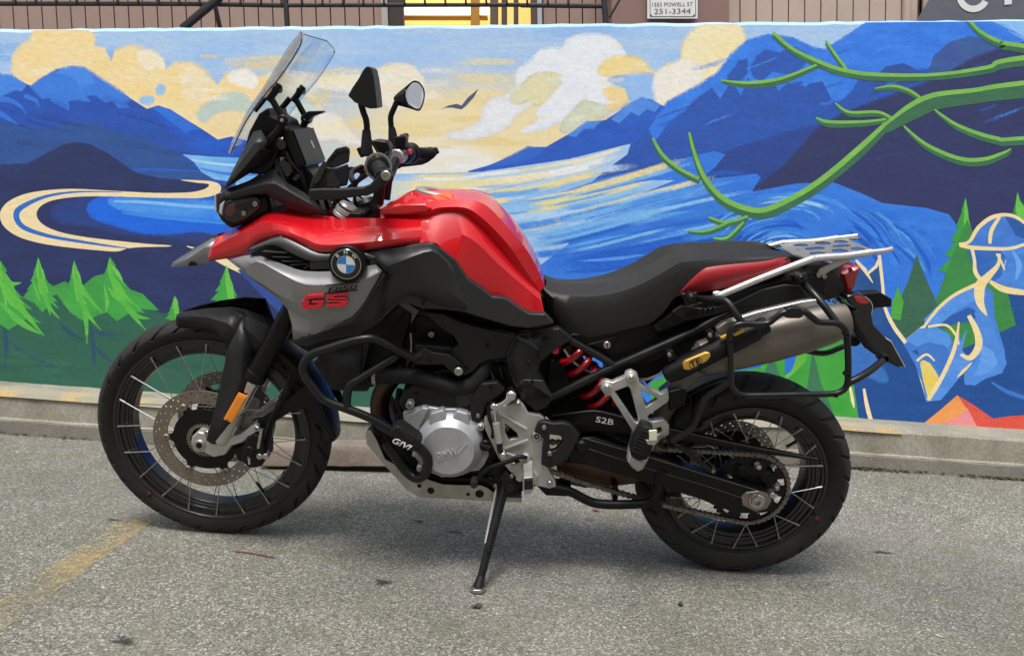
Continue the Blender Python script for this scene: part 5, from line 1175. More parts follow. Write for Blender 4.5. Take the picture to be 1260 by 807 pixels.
# chain: alternating inner and outer plates following both runs and the sprocket
def chain():
    y = .0945; R = .111; ps = PT(652, 556, y); rs = .036
    d = CR - ps; L_ = math.hypot(d.x, d.z); al = math.atan2(d.z, d.x); be = math.acos((R - rs) / L_)
    path = []
    # upper tangent (top) and lower run with a little sag
    up_r = Vector((CR.x + R * math.cos(al + math.pi - be), y, CR.z + R * math.sin(al + math.pi - be))); up_s = Vector((ps.x + rs * math.cos(al + math.pi - be), y, ps.z + rs * math.sin(al + math.pi - be)))
    lo_r = Vector((CR.x + R * math.cos(al + math.pi + be), y, CR.z + R * math.sin(al + math.pi + be))); lo_s = Vector((ps.x + rs * math.cos(al + math.pi + be), y, ps.z + rs * math.sin(al + math.pi + be)))
    if up_r.z < lo_r.z: up_r, lo_r, up_s, lo_s = lo_r, up_r, lo_s, up_s
    for i in range(60): path.append(up_s.lerp(up_r, i / 60))
    a0_ = math.atan2(up_r.z - CR.z, up_r.x - CR.x); a1_ = math.atan2(lo_r.z - CR.z, lo_r.x - CR.x)
    if a1_ < a0_: a1_ += 2 * math.pi
    for i in range(60): a = a0_ + (a1_ - a0_) * i / 60; path.append(Vector((CR.x + R * math.cos(a), y, CR.z + R * math.sin(a))))
    for i in range(61): q = lo_r.lerp(lo_s, i / 60); q.z -= .014 * math.sin(math.pi * i / 60); path.append(q)
    # resample at the pitch
    pitch = .0159; pts = [path[0]]; acc = 0
    for a, b_ in zip(path, path[1:]):
        seg = (b_ - a).length; pos = 0
        while acc + seg - pos >= pitch:
            pos += pitch - acc; acc = 0; pts.append(a.lerp(b_, pos / seg))
        acc += seg - pos
    V = []; F = []
    for i in range(len(pts) - 1):
        a, b_ = pts[i], pts[i + 1]; t = (b_ - a).normalized(); nrm = Vector((-t.z, 0, t.x)); o_ = .0085 if i % 2 else .0058
        for s in (1, -1):
            i0 = len(V); out = []
            for (f, w) in ((-.42, 0), (-.3, .0062), (0, .0068), (.22, .0056), (.5, .0042), (.78, .0056), (1, .0068), (1.3, .0062), (1.42, 0), (1.3, -.0062), (1, -.0068), (.78, -.0056), (.5, -.0042), (.22, -.0056), (0, -.0068), (-.3, -.0062)):
                out.append(a + t * (pitch * f) + nrm * w)
            for yo in (s * o_, s * (o_ - .0022)): V += [q + Vector((0, yo, 0)) for q in out]
            n = 16; F += [tuple(i0 + q for q in range(n)), tuple(i0 + n + q for q in range(n - 1, -1, -1))] + [(i0 + q, i0 + (q + 1) % n, i0 + n + (q + 1) % n, i0 + n + q) for q in range(n)]
        i0 = len(V)
        for yo in (-.011, .011):
            for q in range(8): V.append(a + Vector((math.cos(q * .785) * .0036, yo, math.sin(q * .785) * .0036)))
        F += [tuple(i0 + q for q in range(8)), tuple(i0 + 8 + q for q in range(7, -1, -1))] + [(i0 + q, i0 + (q + 1) % 8, i0 + 8 + (q + 1) % 8, i0 + 8 + q) for q in range(8)]
    o = mk('chain', V, F, CHAINM, bike); fixnormals(o)
chain()

# ---------------------------------------------------------------- front end
FORK_T, FORK_M = (428, 256), (312, 466)
for s in (1, -1):
    A = PT(*FORK_T, .105); B_ = PT(*FORK_M, .105); d = (B_ - A).normalized(); L_ = (B_ - A).length
    A = Vector((A.x, s * .105, A.z)); B_ = Vector((B_.x, s * .105, B_.z))
    f = empty('fork_leg', bike)
    lathe('fork_tube', A, B_, [(0, .0255), (L_ * .3, .0265), (L_ * .86, .0275), (L_ * .88, .0275), (L_ - .03, .029), (L_ - .028, .033), (L_ - .004, .033), (L_, .030)], BLK, f, 24)
    lathe('fork_cap', A - d * .012, A + d * .03, [(0, .010), (.002, .022), (.008, .0255), (.010, .0225), (.014, .0225), (.016, .0285), (.026, .0285), (.028, .026), (.030, .026), (.032, .0285), (.040, .0285)], ALUB, f, 24)
    C_ = B_ + d * .205
    lathe('stanchion', B_ - d * .02, C_, [(0, .0215), (.22, .0215)], STEEL, f, 20)
    # cast axle carrier with the caliper arm
    if s == 1: ycr = .118
    base = empty('axle_carrier', f)
    p = plate('casting', [(234, 545), (236, 537), (243, 531), (251, 533), (258, 541), (266, 543), (272, 536), (281, 519), (293, 526), (286, 537), (296, 534), (309, 524), (316, 523), (318, 530), (309, 537), (298, 545), (284, 549), (277, 560), (262, 563), (250, 557), (239, 556)], .118, .05, ALUB, base, .006, 0, None, 3)
    if s == -1:
        p2 = mirror(p, base); bpy.data.objects.remove(p)
    lathe('lower_sleeve', B_ + d * .115, B_ + d * .225, [(0, .0235), (.03, .026), (.1, .028), (.11, .022)], ALUB, f, 22)
axle = ycyl('front_axle', 245, 548, -.12, .124, .017, ZINC, bike, 24, .2)
lathe('axle_bore', PT(245, 548, .1242), PT(245, 548, .1242) + Vector((0, .0012, 0)), [(0, .010), (.0012, .009)], BLK, axle, 6)
bolt(254, 533, .121, .0075); bolt(316, 528, .122, .008)
# caliper
cal = empty('brake_caliper', bike)
plate('caliper_body', [(299, 548), (304, 536), (316, 533), (324, 540), (327, 552), (327, 566), (321, 574), (308, 576), (298, 568), (296, 556)], .118, .07, BLK, cal, .006, 0, (.006, .006), 3)
plate('caliper_bracket', [(288, 552), (300, 545), (302, 570), (292, 566)], .1, .02, BLK, cal, .003)
ycyl('piston_cap', 306, 556, .11, .128, .017, BLK, cal); ycyl('piston_cap', 319, 562, .11, .126, .009, ZINC, cal); ycyl('piston_cap', 326, 562, .10, .124, .009, ZINC, cal)
btext('brembo', 304.5, 551, 307.5, 571, .1245, .008, WHT, cal, .0006)
tube('brake_hose', [(327, 552, .105), (331, 535, .10), (338, 512, .10), (352, 486, .095), (366, 458, .09), (378, 438, .07)], .0055, BLK, cal, 6, 8)
tube('sensor_cable', [(322, 552, .11), (327, 532, .115), (336, 508, .115), (350, 478, .11), (360, 455, .09)], .0035, RUB2, cal, 6, 8)
tube('hose_fitting', [(318, 551, .122), (321, 533, .118), (322, 527, .116)], .0055, ZINC, cal, 3, 8)
# front mudguard: arc over the tyre, near leg with the fork guard
g = empty('front_mudguard', bike)
def arc_guard():
    a_ = PT(218, 389, .02) - CF; b_ = PT(412, 541, .03) - CF
    A0, R0 = math.atan2(a_.z, a_.x), math.hypot(a_.x, a_.z); A1, R1 = math.atan2(b_.z, b_.x), math.hypot(b_.x, b_.z)
    if A1 < A0: A1 += 2 * math.pi
    V = []; F = []; n = 40; prof = [(-.062, -.03), (-.058, -.008), (-.04, .002), (0, .006), (.04, .002), (.058, -.008), (.062, -.03)]
    for i in range(n + 1):
        t = i / n; a = A0 + (A1 - A0) * t; R = R0 + (R1 - R0) * t - .004 * math.sin(math.pi * t); w = .62 + .38 * min(1, t * 5) if t < .5 else 1 - .12 * (t - .5) * 2
        for (yv, dr) in prof: V.append((CF.x + (R + dr) * math.cos(a), yv * w, CF.z + (R + dr) * math.sin(a)))
    k = len(prof)
    for i in range(n):
        for j in range(k - 1): F.append((i * k + j, i * k + j + 1, (i + 1) * k + j + 1, (i + 1) * k + j))
    o = mk('guard_arc', V, F, DARK2, g, True); fixnormals(o); autosharp(o, 40); s = o.modifiers.new('solid', 'SOLIDIFY'); s.thickness = .003
arc_guard()
# near skirt and fork guard as faceted sheets
o = loft('guard_skirt', [[(217, 387, .02), (235, 382, .03), (256, 379, .042), (283, 377.5, .055), (302, 384, .075)], [(217, 390, .04), (236, 389, .06), (258, 391, .076), (280, 398, .094), (291, 407, .110)], [(218, 393.5, .045), (238, 398, .064), (262, 405.5, .084), (275, 417, .099), (279, 433, .105)]], DARK2, g, th=.004, sharp=8); mirror(o)
o = loft('fork_guard', [[(279, 433, .105), (278, 448, .108), (274, 466, .112), (264, 508, .119), (255, 541, .121)], [(291, 407, .110), (298, 438, .120), (296, 468, .129), (281, 514, .135), (262, 545.5, .13)], [(302, 384, .075), (311, 430, .098), (312, 470, .114), (293, 508, .124), (269, 545, .121)]], DARK2, g, th=.004, sharp=8); mirror(o)
o = loft('guard_fork_cover', [[(283, 377, .05), (304, 381, .055), (326, 389, .058), (348, 402, .06)], [(290, 386, .08), (308, 392, .085), (326, 402, .085), (344, 416, .085)], [(296, 402, .1), (310, 410, .1), (322, 420, .1), (334, 434, .1)], [(303, 446, .1), (310, 450, .1), (315, 448, .1), (318, 446, .1)]], DARK2, g, th=.004, sharp=20)
bolt(258, 540, .126, .007, g, BLK)
o = plate('guard_stay', [(316, 518), (340, 503), (375, 474), (388, 480), (389, 490), (402, 520), (414, 538), (410, 543), (392, 520), (376, 502), (356, 508), (319, 531)], .098, .012, BLK, g, .003); mirror(o)
refl = plate('reflector', [(293, 483), (304.5, 488), (286, 521), (274.5, 516)], .138, .006, AMBER, bike, .002)
plate('reflector_face', [(293, 486), (302, 490), (285.5, 518.5), (277, 515)], .1392, .002, AMBER, refl, .001)
# steering stem parts visible above the tank
o = empty('triple_clamp', bike)
for (u, v, y) in ((434, 266, .105),):
    A = PT(u, v, y); 
    bx = [(-.03, -.13), (.03, -.13), (.045, -.06), (.05, .06), (.03, .13), (-.03, .13)]
    for dz in (0, -.17):
        sh = Vector((dz * -.47 * -1 * -1, 0, dz)) if dz else Vector((0, 0, 0))
        c0 = Vector((A.x, 0, A.z)) + (Vector((.09, 0, -.17)) if dz else Vector((0, 0, 0)))
        V = [c0 + Vector((x, yv, zz)) for zz in (-.014, .014) for x, yv in bx]; n = 6
        c = mk('clamp', V, [tuple(range(n - 1, -1, -1)), tuple(range(n, 2 * n))] + [(i, (i + 1) % n, n + (i + 1) % n, n + i) for i in range(n)], BLK, o); fixnormals(c); bevel(c, .006)
lathe('ignition', PT(455, 262, 0), PT(449, 248, 0), [(0, .03), (.03, .03), (.04, .022)], BLK, o, 20)

# handlebar with grips, switch cubes, clamps
HX = PT(474, 217, .41); bar_c = Vector((HX.x + .02, 0, HX.z + .01))
hb = empty('handlebar', bike)
tube('bar_tube', [Vector((HX.x, .42, HX.z)), Vector((HX.x + .04, .28, HX.z + .006)), Vector((HX.x + .07, .17, HX.z - .005)), Vector((HX.x + .075, .08, HX.z - .045)), Vector((HX.x + .075, -.08, HX.z - .045)), Vector((HX.x + .07, -.17, HX.z - .005)), Vector((HX.x + .04, -.28, HX.z + .006)), Vector((HX.x, -.42, HX.z))], .012, BLK, hb, 6, 12)
for s in (1, -1):
    A, B_ = Vector((HX.x + .043, s * .265, HX.z + .005)), Vector((HX.x + .004, s * .405, HX.z)); L_ = (B_ - A).length
    pr = [(0, .021), (.006, .021), (.007, .0165)]
    i = .012
    while i < L_ - .012: pr += [(i, .0172), (i + .002, .0162), (i + .005, .0162)]; i += .006
    pr += [(L_ - .008, .0165), (L_ - .006, .019), (L_, .018)]
    lathe('grip', A, B_, pr, RUB2, hb, 20)
    lathe('bar_end', B_, B_ + Vector((0, s * .03, 0)), [(0, .016), (.022, .017), (.03, .012)], BLK, hb, 18)
    # switch housing
    C0, C1 = Vector((HX.x + .062, s * .19, HX.z + .004)), Vector((HX.x + .042, s * .268, HX.z + .005))
    lathe('switch_housing', C0, C1, [(0, .020), (.006, .026), (.03, .029), (.05, .024), (.054, .030), (.066, .031), (.072, .027), (.078, .022)], BLK, hb, 24)
    lathe('switch_ring', C1.lerp(C0, .16), C1.lerp(C0, .06), [(0, .031), (.0025, .0322), (.005, .031)], ZINC if s == 1 else BLK, hb, 30)
    lathe('lever_perch', Vector((HX.x + .072, s * .15, HX.z)), Vector((HX.x + .062, s * .19, HX.z + .003)), [(0, .018), (.004, .022), (.036, .022), (.04, .018)], ALUB if s == -1 else BLK, hb, 20)
    tube('lever', [Vector((HX.x + .098, s * .19, HX.z - .005)), Vector((HX.x + .105, s * .26, HX.z - .012)), Vector((HX.x + .088, s * .34, HX.z - .018)), Vector((HX.x + .066, s * .40, HX.z - .02))], .0068, BLK, hb, 5, 8)
    lathe('riser', Vector((HX.x + .085, s * .05, HX.z - .11)), Vector((HX.x + .075, s * .05, HX.z - .04)), [(0, .016), (.05, .014), (.06, .016), (.075, .01)], BLK, hb, 18)
    # hand guard backbone from the bar end round the front
    gd = empty('hand_guard', bike)
    E_ = lambda u, v: PT(u, v, .43)
    bp_ = [(489, 219), (484, 221), (473, 229), (462, 237), (452, 241), (432, 243.5), (408, 246), (380, 247), (379, 233), (394, 232), (420, 232), (446, 230.5), (455, 227), (462, 219), (468, 211), (474, 207.5), (480, 209), (482, 215)]
    p = plate('backbone', [(u - 4 if u > 482 else u, v) for u, v in bp_], .437, .022, DARK2, gd, .005, 0, None, 3)
    SMOKE = DARK
    sp_ = plate('deflector', [(380, 233), (384, 221), (398, 197), (402, 206), (413, 207), (427, 202), (429, 214), (426, 229), (405, 232)], .420, .012, DARK2, gd, .003)
    sp2 = plate('deflector_rib', [(384, 221), (398, 197.5), (402, 205), (393, 224), (386, 228)], .426, .006, DARK, gd, .002)
    sp3 = plate('spoiler', [(399, 204), (402, 197), (413, 184), (425, 181), (430, 186), (428.5, 200), (414, 206), (403, 207)], .412, .010, DARK, gd, .003)
    sp4 = plate('spoiler_edge', [(402, 197), (413, 183), (425, 180), (430, 185), (427, 187), (415, 189), (406, 199)], .418, .014, DARK2, gd, .003)
    sp5 = plate('deflector_recess', [(402, 215), (411, 211), (420, 226), (416, 230), (402, 231)], .424, .006, GLOSS, gd, .001)
    p6 = bolt(474.5, 216.5, .445, .0105, gd)
    if s == -1:
        for q in (p, sp_, sp2, sp3, sp4, sp5, p6):
            mirror(q, gd); bpy.data.objects.remove(q)
red1 = ycyl('switch_button', 505.5, 186, -.262, -.25, .009, REDL, hb, 14)
plate('kill_switch', [(504, 183), (507, 183), (508, 189), (505, 190)], -.20, .05, REDP, hb, .003)
plate('turn_switch', [(448, 185), (456, 184), (457, 190), (449, 191)], .235, .03, REDP, hb, .002)
plate('choke_lever', [(438, 183), (442, 181), (446, 188), (449, 192), (444, 195), (441, 190)], .25, .015, BLK, hb, .003)
for k_ in range(10):
    a_ = 2 * math.pi * k_ / 10; q_ = Vector((HX.x + .0445 + .0305 * math.cos(a_), .262, HX.z + .005 + .0305 * math.sin(a_))); lathe('ring_notch', q_, q_ + Vector((-.001, .006, 0)), [(0, .003), (.006, .0024)], ZINC, hb, 6)
tube('cable', [(470, 196, .16), (455, 212, .15), (436, 226, .12), (418, 244, .08), (412, 262, .04)], .006, BLK, hb, 6, 8)
tube('cable', [(478, 188, .1), (462, 200, .1), (446, 214, .08), (436, 236, .05), (440, 262, .02)], .0045, RUB2, hb, 6, 8)
tube('cable', [(400, 214, .13), (394, 226, .12), (390, 244, .1), (396, 262, .07)], .005, BLK, hb, 6, 8)
tube('clutch_cable', [(456, 172, .2), (464, 186, .21), (474, 200, .24), (480, 212, .25)], .003, BLK, hb, 5, 8)
tube('cable', [(445, 212, .2), (430, 208, .15), (412, 216, .1), (400, 236, .06), (404, 258, .03)], .0055, BLK, hb, 6, 8)
tube('cable', [(492, 205, -.16), (470, 212, -.1), (440, 210, -.05), (418, 226, 0), (410, 256, .02)], .005, BLK, hb, 6, 8)
plate('brake_reservoir', [(488, 168), (501, 166), (503, 170), (502, 182), (490, 184)], -.20, .05, BLK, hb, .004)
plate('clutch_perch', [(456, 174), (462, 172), (476, 174), (480, 182), (476, 196), (464, 190)], .02, .06, BLK, hb, .006)
# mirrors
def mirror_near():
    mr_ = empty('mirror', bike)
    plate('mirror_shell', [(428, 118), (433, 108.5), (441, 97), (446, 87.5), (450, 82.5), (453, 81.5), (457, 84.5), (459.5, 95), (462, 112), (464, 132), (455, 134), (447, 131.5), (436, 126)], .262, .07, DARK2, mr_, .014, 0, None, 4)
    plate('mirror_glass', [(458, 90), (460, 95), (464.6, 131), (463, 132.5)], .235, .06, MIRR, mr_, .001)
    tube('mirror_stem', [(444, 128, .24), (447, 138, .24), (450.5, 148, .24), (451.5, 158, .24), (451, 168, .24)], .0075, BLK, mr_, 5, 12)
    lathe('stem_boot', (451, 160, .24), (451, 187, .24), [(0, .0095), (.012, .011), (.03, .0125), (.045, .0145), (.055, .015), (.06, .012)], RUB2, mr_, 16)
mirror_near()
def mirror_far():
    mr_ = empty('mirror', bike)
    # oval cup opening towards the rider, its glass turned to the camera
    rim = [(498, 116), (502, 107), (509, 101), (516, 103), (521, 111), (521.5, 120), (519, 130), (515, 135.5), (508, 133), (501, 127)]
    back = [(484, 121), (487, 117), (493, 112), (498, 111), (502, 114), (502, 120), (500, 126), (497, 129), (490, 130), (486, 128)]
    mid = [((a[0] * .6 + b_[0] * .4), (a[1] * .6 + b_[1] * .4) - (1 if i < 4 else -1)) for i, (a, b_) in enumerate(zip(rim, back))]
    yr = [-.255, -.268, -.28, -.283, -.28, -.27, -.26, -.25, -.245, -.248]
    rim = [((u - 510) * 1.1 + 510, (v - 118) * 1.08 + 118) for u, v in rim]
    L1 = [(u, v, y) for (u, v), y in zip(rim, yr)]; L2 = [(u, v, y - .012) for (u, v), y in zip(mid, yr)]; L3 = [(u, v, y - .02) for (u, v), y in zip(back, yr)]
    cl = lambda L_: L_ + [L_[0]]
    o = loft('mirror_shell', [cl(L1), cl(L2), cl(L3)], BLK, mr_, n=3)
    cap = [P3(p) for p in L3]; fixnormals(mk('mirror_back', cap, [tuple(range(len(cap)))], BLK, mr_))
    gp = catmull([((u - 509.5) * .86 + 509.8, (v - 118) * .88 + 118, y + .001) for u, v, y in L1], 3, True); G_ = [P3(tuple(p)) for p in gp]
    mk('mirror_glass', G_, [tuple(range(len(G_)))], MIRR, mr_)
    tube('mirror_stem', [(489, 124, -.26), (485, 133, -.26), (481, 143, -.26), (481, 152, -.26), (482, 162, -.26)], .0085, BLK, mr_, 5, 12)
    lathe('stem_boot', (482, 157, -.26), (485, 182, -.26), [(0, .010), (.012, .012), (.035, .015), (.06, .017), (.075, .014)], RUB2, mr_, 16)
mirror_far()

# ---------------------------------------------------------------- cockpit, screen, nose
ws = empty('windscreen', bike)
FL = [(371, 40), (355, 60), (340, 84), (321, 114), (304, 138), (292, 163), (280, 188)]
EL = [(371, 49), (368.5, 58), (355, 80), (342, 98), (322, 122), (301, 152), (284, 189)]
fl = [PT(u, v, .115) for u, v in FL]; el = [PT(u, v, .155) for u, v in EL]; fl = [Vector(q) for q in catmull(fl, 3)]; el = [Vector(q) for q in catmull(el, 3)]
n = len(fl)
def srow(i):
    f, e = fl[i], el[i]; k = .55 + .45 * (i / (n - 1)) if i > 3 else .6
    pts = [e, f]
    for yv in (.09, .06, .03, 0, -.03, -.06, -.09): pts.append(Vector((f.x + .028 * (1 - (yv / .115) ** 2), yv, f.z + .004 * (1 - (yv / .115) ** 2))))
    return pts + [Vector((f.x, -.115, f.z)), Vector((e.x, -.155, e.z))]
rows = [srow(i) for i in range(n)]; w = len(rows[0])
V = [p for r in rows for p in r]; F = [(i * w + j, i * w + j + 1, (i + 1) * w + j + 1, (i + 1) * w + j) for i in range(n - 1) for j in range(w - 1)]
o = mk('screen_sheet', V, F, GLASS, ws, True); fixnormals(o); autosharp(o, 24); sm = o.modifiers.new('solid', 'SOLIDIFY'); sm.thickness = .004
EDGE = mat('screen_edge', (.05, .055, .06), .2)
tube('screen_rim', [r[0] for r in rows], .0016, EDGE, ws, 0, 6); tube('screen_rim', [r[-1] for r in rows], .0010, EDGE, ws, 0, 6); tube('screen_rim', rows[0], .0012, EDGE, ws, 0, 6)
for s in (1, -1):
    yb = s * .1
    br = empty('screen_bracket', bike)
    U = lambda u, v: Vector((PT(u, v, .1).x, yb, PT(u, v, .1).z))
    A, B_, C_, D_ = U(341, 106), U(333, 120), U(349, 148), U(332, 172)
    tube('bracket_plate', [U(344, 104), U(336, 116), U(330, 124)], .009, BLK, br, 3, 8)
    tube('bracket_arm', [B_, C_], .0085, BLK, br, 0, 8); tube('bracket_arm', [C_, U(343, 160), D_, U(320, 186)], .010, BLK, br, 3, 8)
    lathe('pivot', Vector((C_.x, yb - .012, C_.z)), Vector((C_.x, yb + .013, C_.z)), [(0, .014), (.022, .014), (.025, .010)], BLK, br, 16); lathe('pivot_bolt', Vector((C_.x, yb + .012, C_.z)), Vector((C_.x, yb + .0165, C_.z)), [(0, .005), (.0045, .004)], ALUB, br, 10)
    q = U(340, 110); lathe('screen_bolt', Vector((q.x, yb - .02, q.z)), Vector((q.x, yb + .01, q.z)), [(0, .01), (.026, .01), (.03, .007)], BLK, br, 12)
    for (a, b_) in (((313, 136), (326, 120)),): tube('side_stay', [U(*a), U(*b_)], .008, BLK, br, 0, 8)
plate('phone_clip', [(375, 143), (383, 137), (400, 136.5), (401, 138.5), (388, 143), (382, 150)], -.08, .03, BLK, bike, .002)
# dark backing of the instrument tower
plate('instrument_tower', [(306, 162), (318, 140), (330, 132), (332, 142), (345, 148), (350, 160), (345, 172), (340, 200), (330, 215), (306, 214), (296, 196)], .075, .15, BLK, bike, .006)
plate('instrument_tower', [(334, 190), (352, 168), (366, 176), (372, 202), (384, 214), (390, 246), (398, 262), (372, 262), (346, 238), (334, 214)], .06, .12, BLK, bike, .006)
for (u, v, r, y) in ((349, 208, .030, .088), (346, 178, .018, .082), (362, 218, .014, .07), (374, 236, .012, .07)):
    ycyl('gauge_motor', u, v, .03, y, r, GLOSS, bike, 20, .3)
tube('cable', [(352, 186, .085), (358, 200, .09), (370, 214, .085), (376, 232, .075), (388, 252, .06)], .005, RUB2, bike, 5, 8); tube('cable', [(340, 196, .085), (352, 226, .095), (366, 234, .08), (372, 250, .07)], .0045, RUB2, bike, 5, 8)
# display
dsp = empty('display', bike)
a, b_ = PT(358, 157, .095), PT(377, 206, .095); tvec = (b_ - a).normalized(); nv = Vector((-tvec.z, 0, tvec.x)); nv = nv if nv.x < 0 else -nv
def panel_box(name, a, b_, y0, y1, t0, t1, m, parent, bev, inset=0.):
    tv = (b_ - a).normalized(); a = a + tv * inset; b_ = b_ - tv * inset
    V = [Vector((p.x, y, p.z)) + nv * t for t in (t0, t1) for p, y in ((a, y0), (b_, y0), (b_, y1), (a, y1))]
    o = mk(name, V, [(0, 1, 2, 3), (7, 6, 5, 4), (0, 4, 5, 1), (1, 5, 6, 2), (2, 6, 7, 3), (3, 7, 4, 0)], m, parent); fixnormals(o); bevel(o, bev, 3); return o
panel_box('display_case', a, b_, .095, -.095, -.03, 0., BLK, dsp, .012)
panel_box('display_face', a, b_, .09, -.09, 0.0005, .003, mat('screen_dark', (.030, .036, .038), .45, spec=.25), dsp, .008, .006)
ctr = (a + b_) / 2 + nv * .0042; mtx = frame_from(Vector((ctr.x, -.02, ctr.z)), Vector((0, -1, 0)), -tvec); text('digit', '0', dsp, .03, mtx, WHT, .0003)

# mask: side wing, nose, lower arm
nose = empty('headlight_mask', bike)
o = loft('mask_wing', [[(287, 208, .10), (300, 184, .098), (312, 162, .095), (321, 160, .10)], [(281, 221, .112), (296, 200, .118), (314, 176, .125), (329, 173, .122)], [(277, 232, .108), (300, 207, .125), (318, 185, .13), (325, 182, .126)], [(278, 232, .08), (306, 214, .085), (330, 200, .085), (338, 188, .08)]], DARK, nose, th=.003, sharp=10); mirror(o)
o = loft('mask_arm', [[(269, 242, .06), (275, 234, .09), (302, 224, .10), (326, 214, .10), (336, 208, .09), (352, 224, .10), (376, 238, .115), (396, 256, .125)], [(268, 247, .075), (280, 240, .105), (306, 232, .118), (328, 226, .118), (338, 226, .118), (356, 236, .125), (380, 250, .132), (404, 266, .135)], [(270, 252, .075), (285, 246, .105), (308, 240, .112), (326, 238, .112), (338, 246, .112), (356, 256, .12), (378, 263, .125), (400, 266, .13)]], DARK, nose, th=.003, sharp=14); mirror(o)
plate('nose_box', [(267, 262), (268, 244), (275, 236), (300, 232), (330, 238), (334, 262), (318, 270), (298, 277), (284, 282), (272, 272)], .085, .17, BLK, nose, .012, 0, (.012, .012), 4)
plate('lamp_housing', [(271, 262), (275, 250), (290, 244), (312, 243), (321, 248), (318, 258), (302, 270), (284, 274)], .104, .02, GLOSS, nose, .006, 4)
plate('indicator_lens', [(269, 262), (270, 252), (276, 247), (274, 258), (273, 266)], .106, .01, mat('pale_lens', (.5, .5, .52), .15, coat=1), nose, .003)
plate('tinted_lens', [(276, 262), (280, 254), (288, 251), (290, 260), (283, 267)], .1065, .004, mat('dark_red_lens', (.05, .004, .006), .1, coat=1), nose, .003, 3)
plate('lamp_ridge', [(290, 252), (304, 247), (318, 246), (320, 252), (308, 258), (296, 258)], .110, .008, DARK2, nose, .004, 3)
bolt(313.5, 251.5, .115, .007, nose); bolt(299.5, 263, .112, .0065, nose)
plate('front_lamp', [(263, 240), (266, 238), (267, 262), (264, 262)], .07, .14, mat('lamp_glass', (.5, .52, .55), .08, coat=1), nose, .003)
# beak
bk = empty('beak', bike)
o = loft('beak_side', [[(212, 323, .004), (238, 306, .018), (262, 291, .03), (268, 294, .045)], [(210, 328, .006), (232, 318, .035), (252, 304, .052), (262, 304, .06)], [(211, 329, .006), (240, 327, .04), (252, 325, .058), (257, 322, .065)]], mat('beak_silver', (.22, .225, .235), .35, metal=.5, coat=.3), bk, th=.003, sharp=12); mirror(o)
o = loft('beak_top', [[(211, 325, 0), (236, 306.5, 0), (261, 290, 0), (268, 288, 0)], [(211, 325, .006), (237, 307, .02), (262, 291, .033), (269, 294, .048)]], BLK, bk, th=.003); mirror(o)
plate('beak_vent', [(231, 327.6), (233, 322.5), (240, 322.5), (243, 326.8)], .045, .01, BLK, bk, .001)
o = loft('beak_deck', [[(262, 297, 0), (285, 287, 0), (305, 278, 0), (328, 268, 0)], [(266, 292, .05), (285, 283, .06), (300, 276, .07), (326, 263, .085)]], mat('red_deck', (.5, .004, .012), .55, spec=.2), bk, th=.003); mirror(o)

# ---------------------------------------------------------------- red bodywork
T_ = yy([(266, 292), (285, 283), (300, 276), (312, 270), (330, 261.5), (352, 262), (378, 265), (400, 266), (440, 268), (485, 269), (533, 272)], [.05, .06, .07, .08, .09, .10, .11, .12, .13, .14, .135])
R_ = yy([(259, 306), (279, 295), (298, 285), (308, 280), (323, 273), (348, 277), (374, 286), (396, 293), (440, 291), (486, 286), (533, 281)], [.066, .088, .115, .128, .145, .165, .180, .192, .196, .188, .146])
R2 = yy([(256, 315), (280, 306), (300, 298), (309, 291), (326, 283), (347, 283), (374, 293), (396, 301), (441, 299), (488, 294), (533, 290)], [.062, .088, .118, .134, .150, .172, .198, .210, .212, .198, .154])
B_ = yy([(254, 322), (280, 318), (303, 313), (308, 304), (327, 295), (345, 290), (374, 302), (394, 310), (443, 308), (490, 302), (533, 298)], [.058, .088, .12, .135, .155, .175, .2, .212, .212, .198, .160])
wing = loft('side_cowl', [T_, R_, R2, B_], RED, bike, th=.003, n=4, sharp=22); mirror(wing)
tk = empty('fuel_tank', bike)
def far(ln, k=1., yc=None):
    """outline seen against the wall: traced on the far flank, used on the near one"""
    out = []
    for u, v, y in ln:
        p = PT(u, v, -y * k if y else -k); out.append(Vector((p.x, y if yc is None else yc, p.z)))
    return out
A0 = yy([(470, 253), (490, 243), (510, 233), (540, 231.5), (575, 232), (600, 239), (627, 263), (649, 294), (664, 325), (671, 347)], [0] * 10)
A1 = yy([(470, 253.5), (491, 243.5), (511, 233.5), (541, 232.5), (576, 233.5), (602, 241.5), (629, 266), (650.5, 296), (665.5, 327), (671.5, 349)], [.035, .042, .046, .046, .046, .046, .042, .04, .036, .032])
A0 = far(A0, .022, 0.); A1 = far(A1)
A2 = yy([(469, 257), (495, 251), (522, 249), (545, 245.5), (577, 245.5), (600, 254), (623, 278), (645, 303), (661, 330), (670, 353)], [.09, .1, .11, .115, .118, .118, .112, .1, .088, .075])
A3 = yy([(468, 261), (496, 261), (526, 260), (541, 255.5), (571, 255.5), (589, 265), (610, 284), (629, 306), (646, 332), (665, 358)], [.112, .122, .132, .138, .142, .142, .134, .122, .106, .09])
A4 = yy([(468, 263), (498, 265), (528, 265), (545, 260.5), (567, 261), (584, 272), (602, 290), (620, 311), (641, 337), (664.5, 360.5)], [.112, .120, .126, .128, .128, .128, .120, .112, .102, .09])
A5 = yy([(469, 280), (500, 281), (530, 281), (550, 284), (572, 290), (590, 302), (606, 318), (622, 333), (642, 350), (667, 371)], [.14, .15, .160, .164, .166, .164, .158, .146, .128, .105])
A6 = yy([(470, 304), (500, 301), (532, 298), (546, 308), (562, 321), (576, 342), (604, 364), (622, 366), (641, 379), (670, 386)], [.165, .172, .18, .18, .178, .172, .160, .15, .138, .11])
o = loft('tank_shell', [A0, A1, A2, A3, A4, A5, A6], RED, tk, mir=True, n=4, sharp=26)
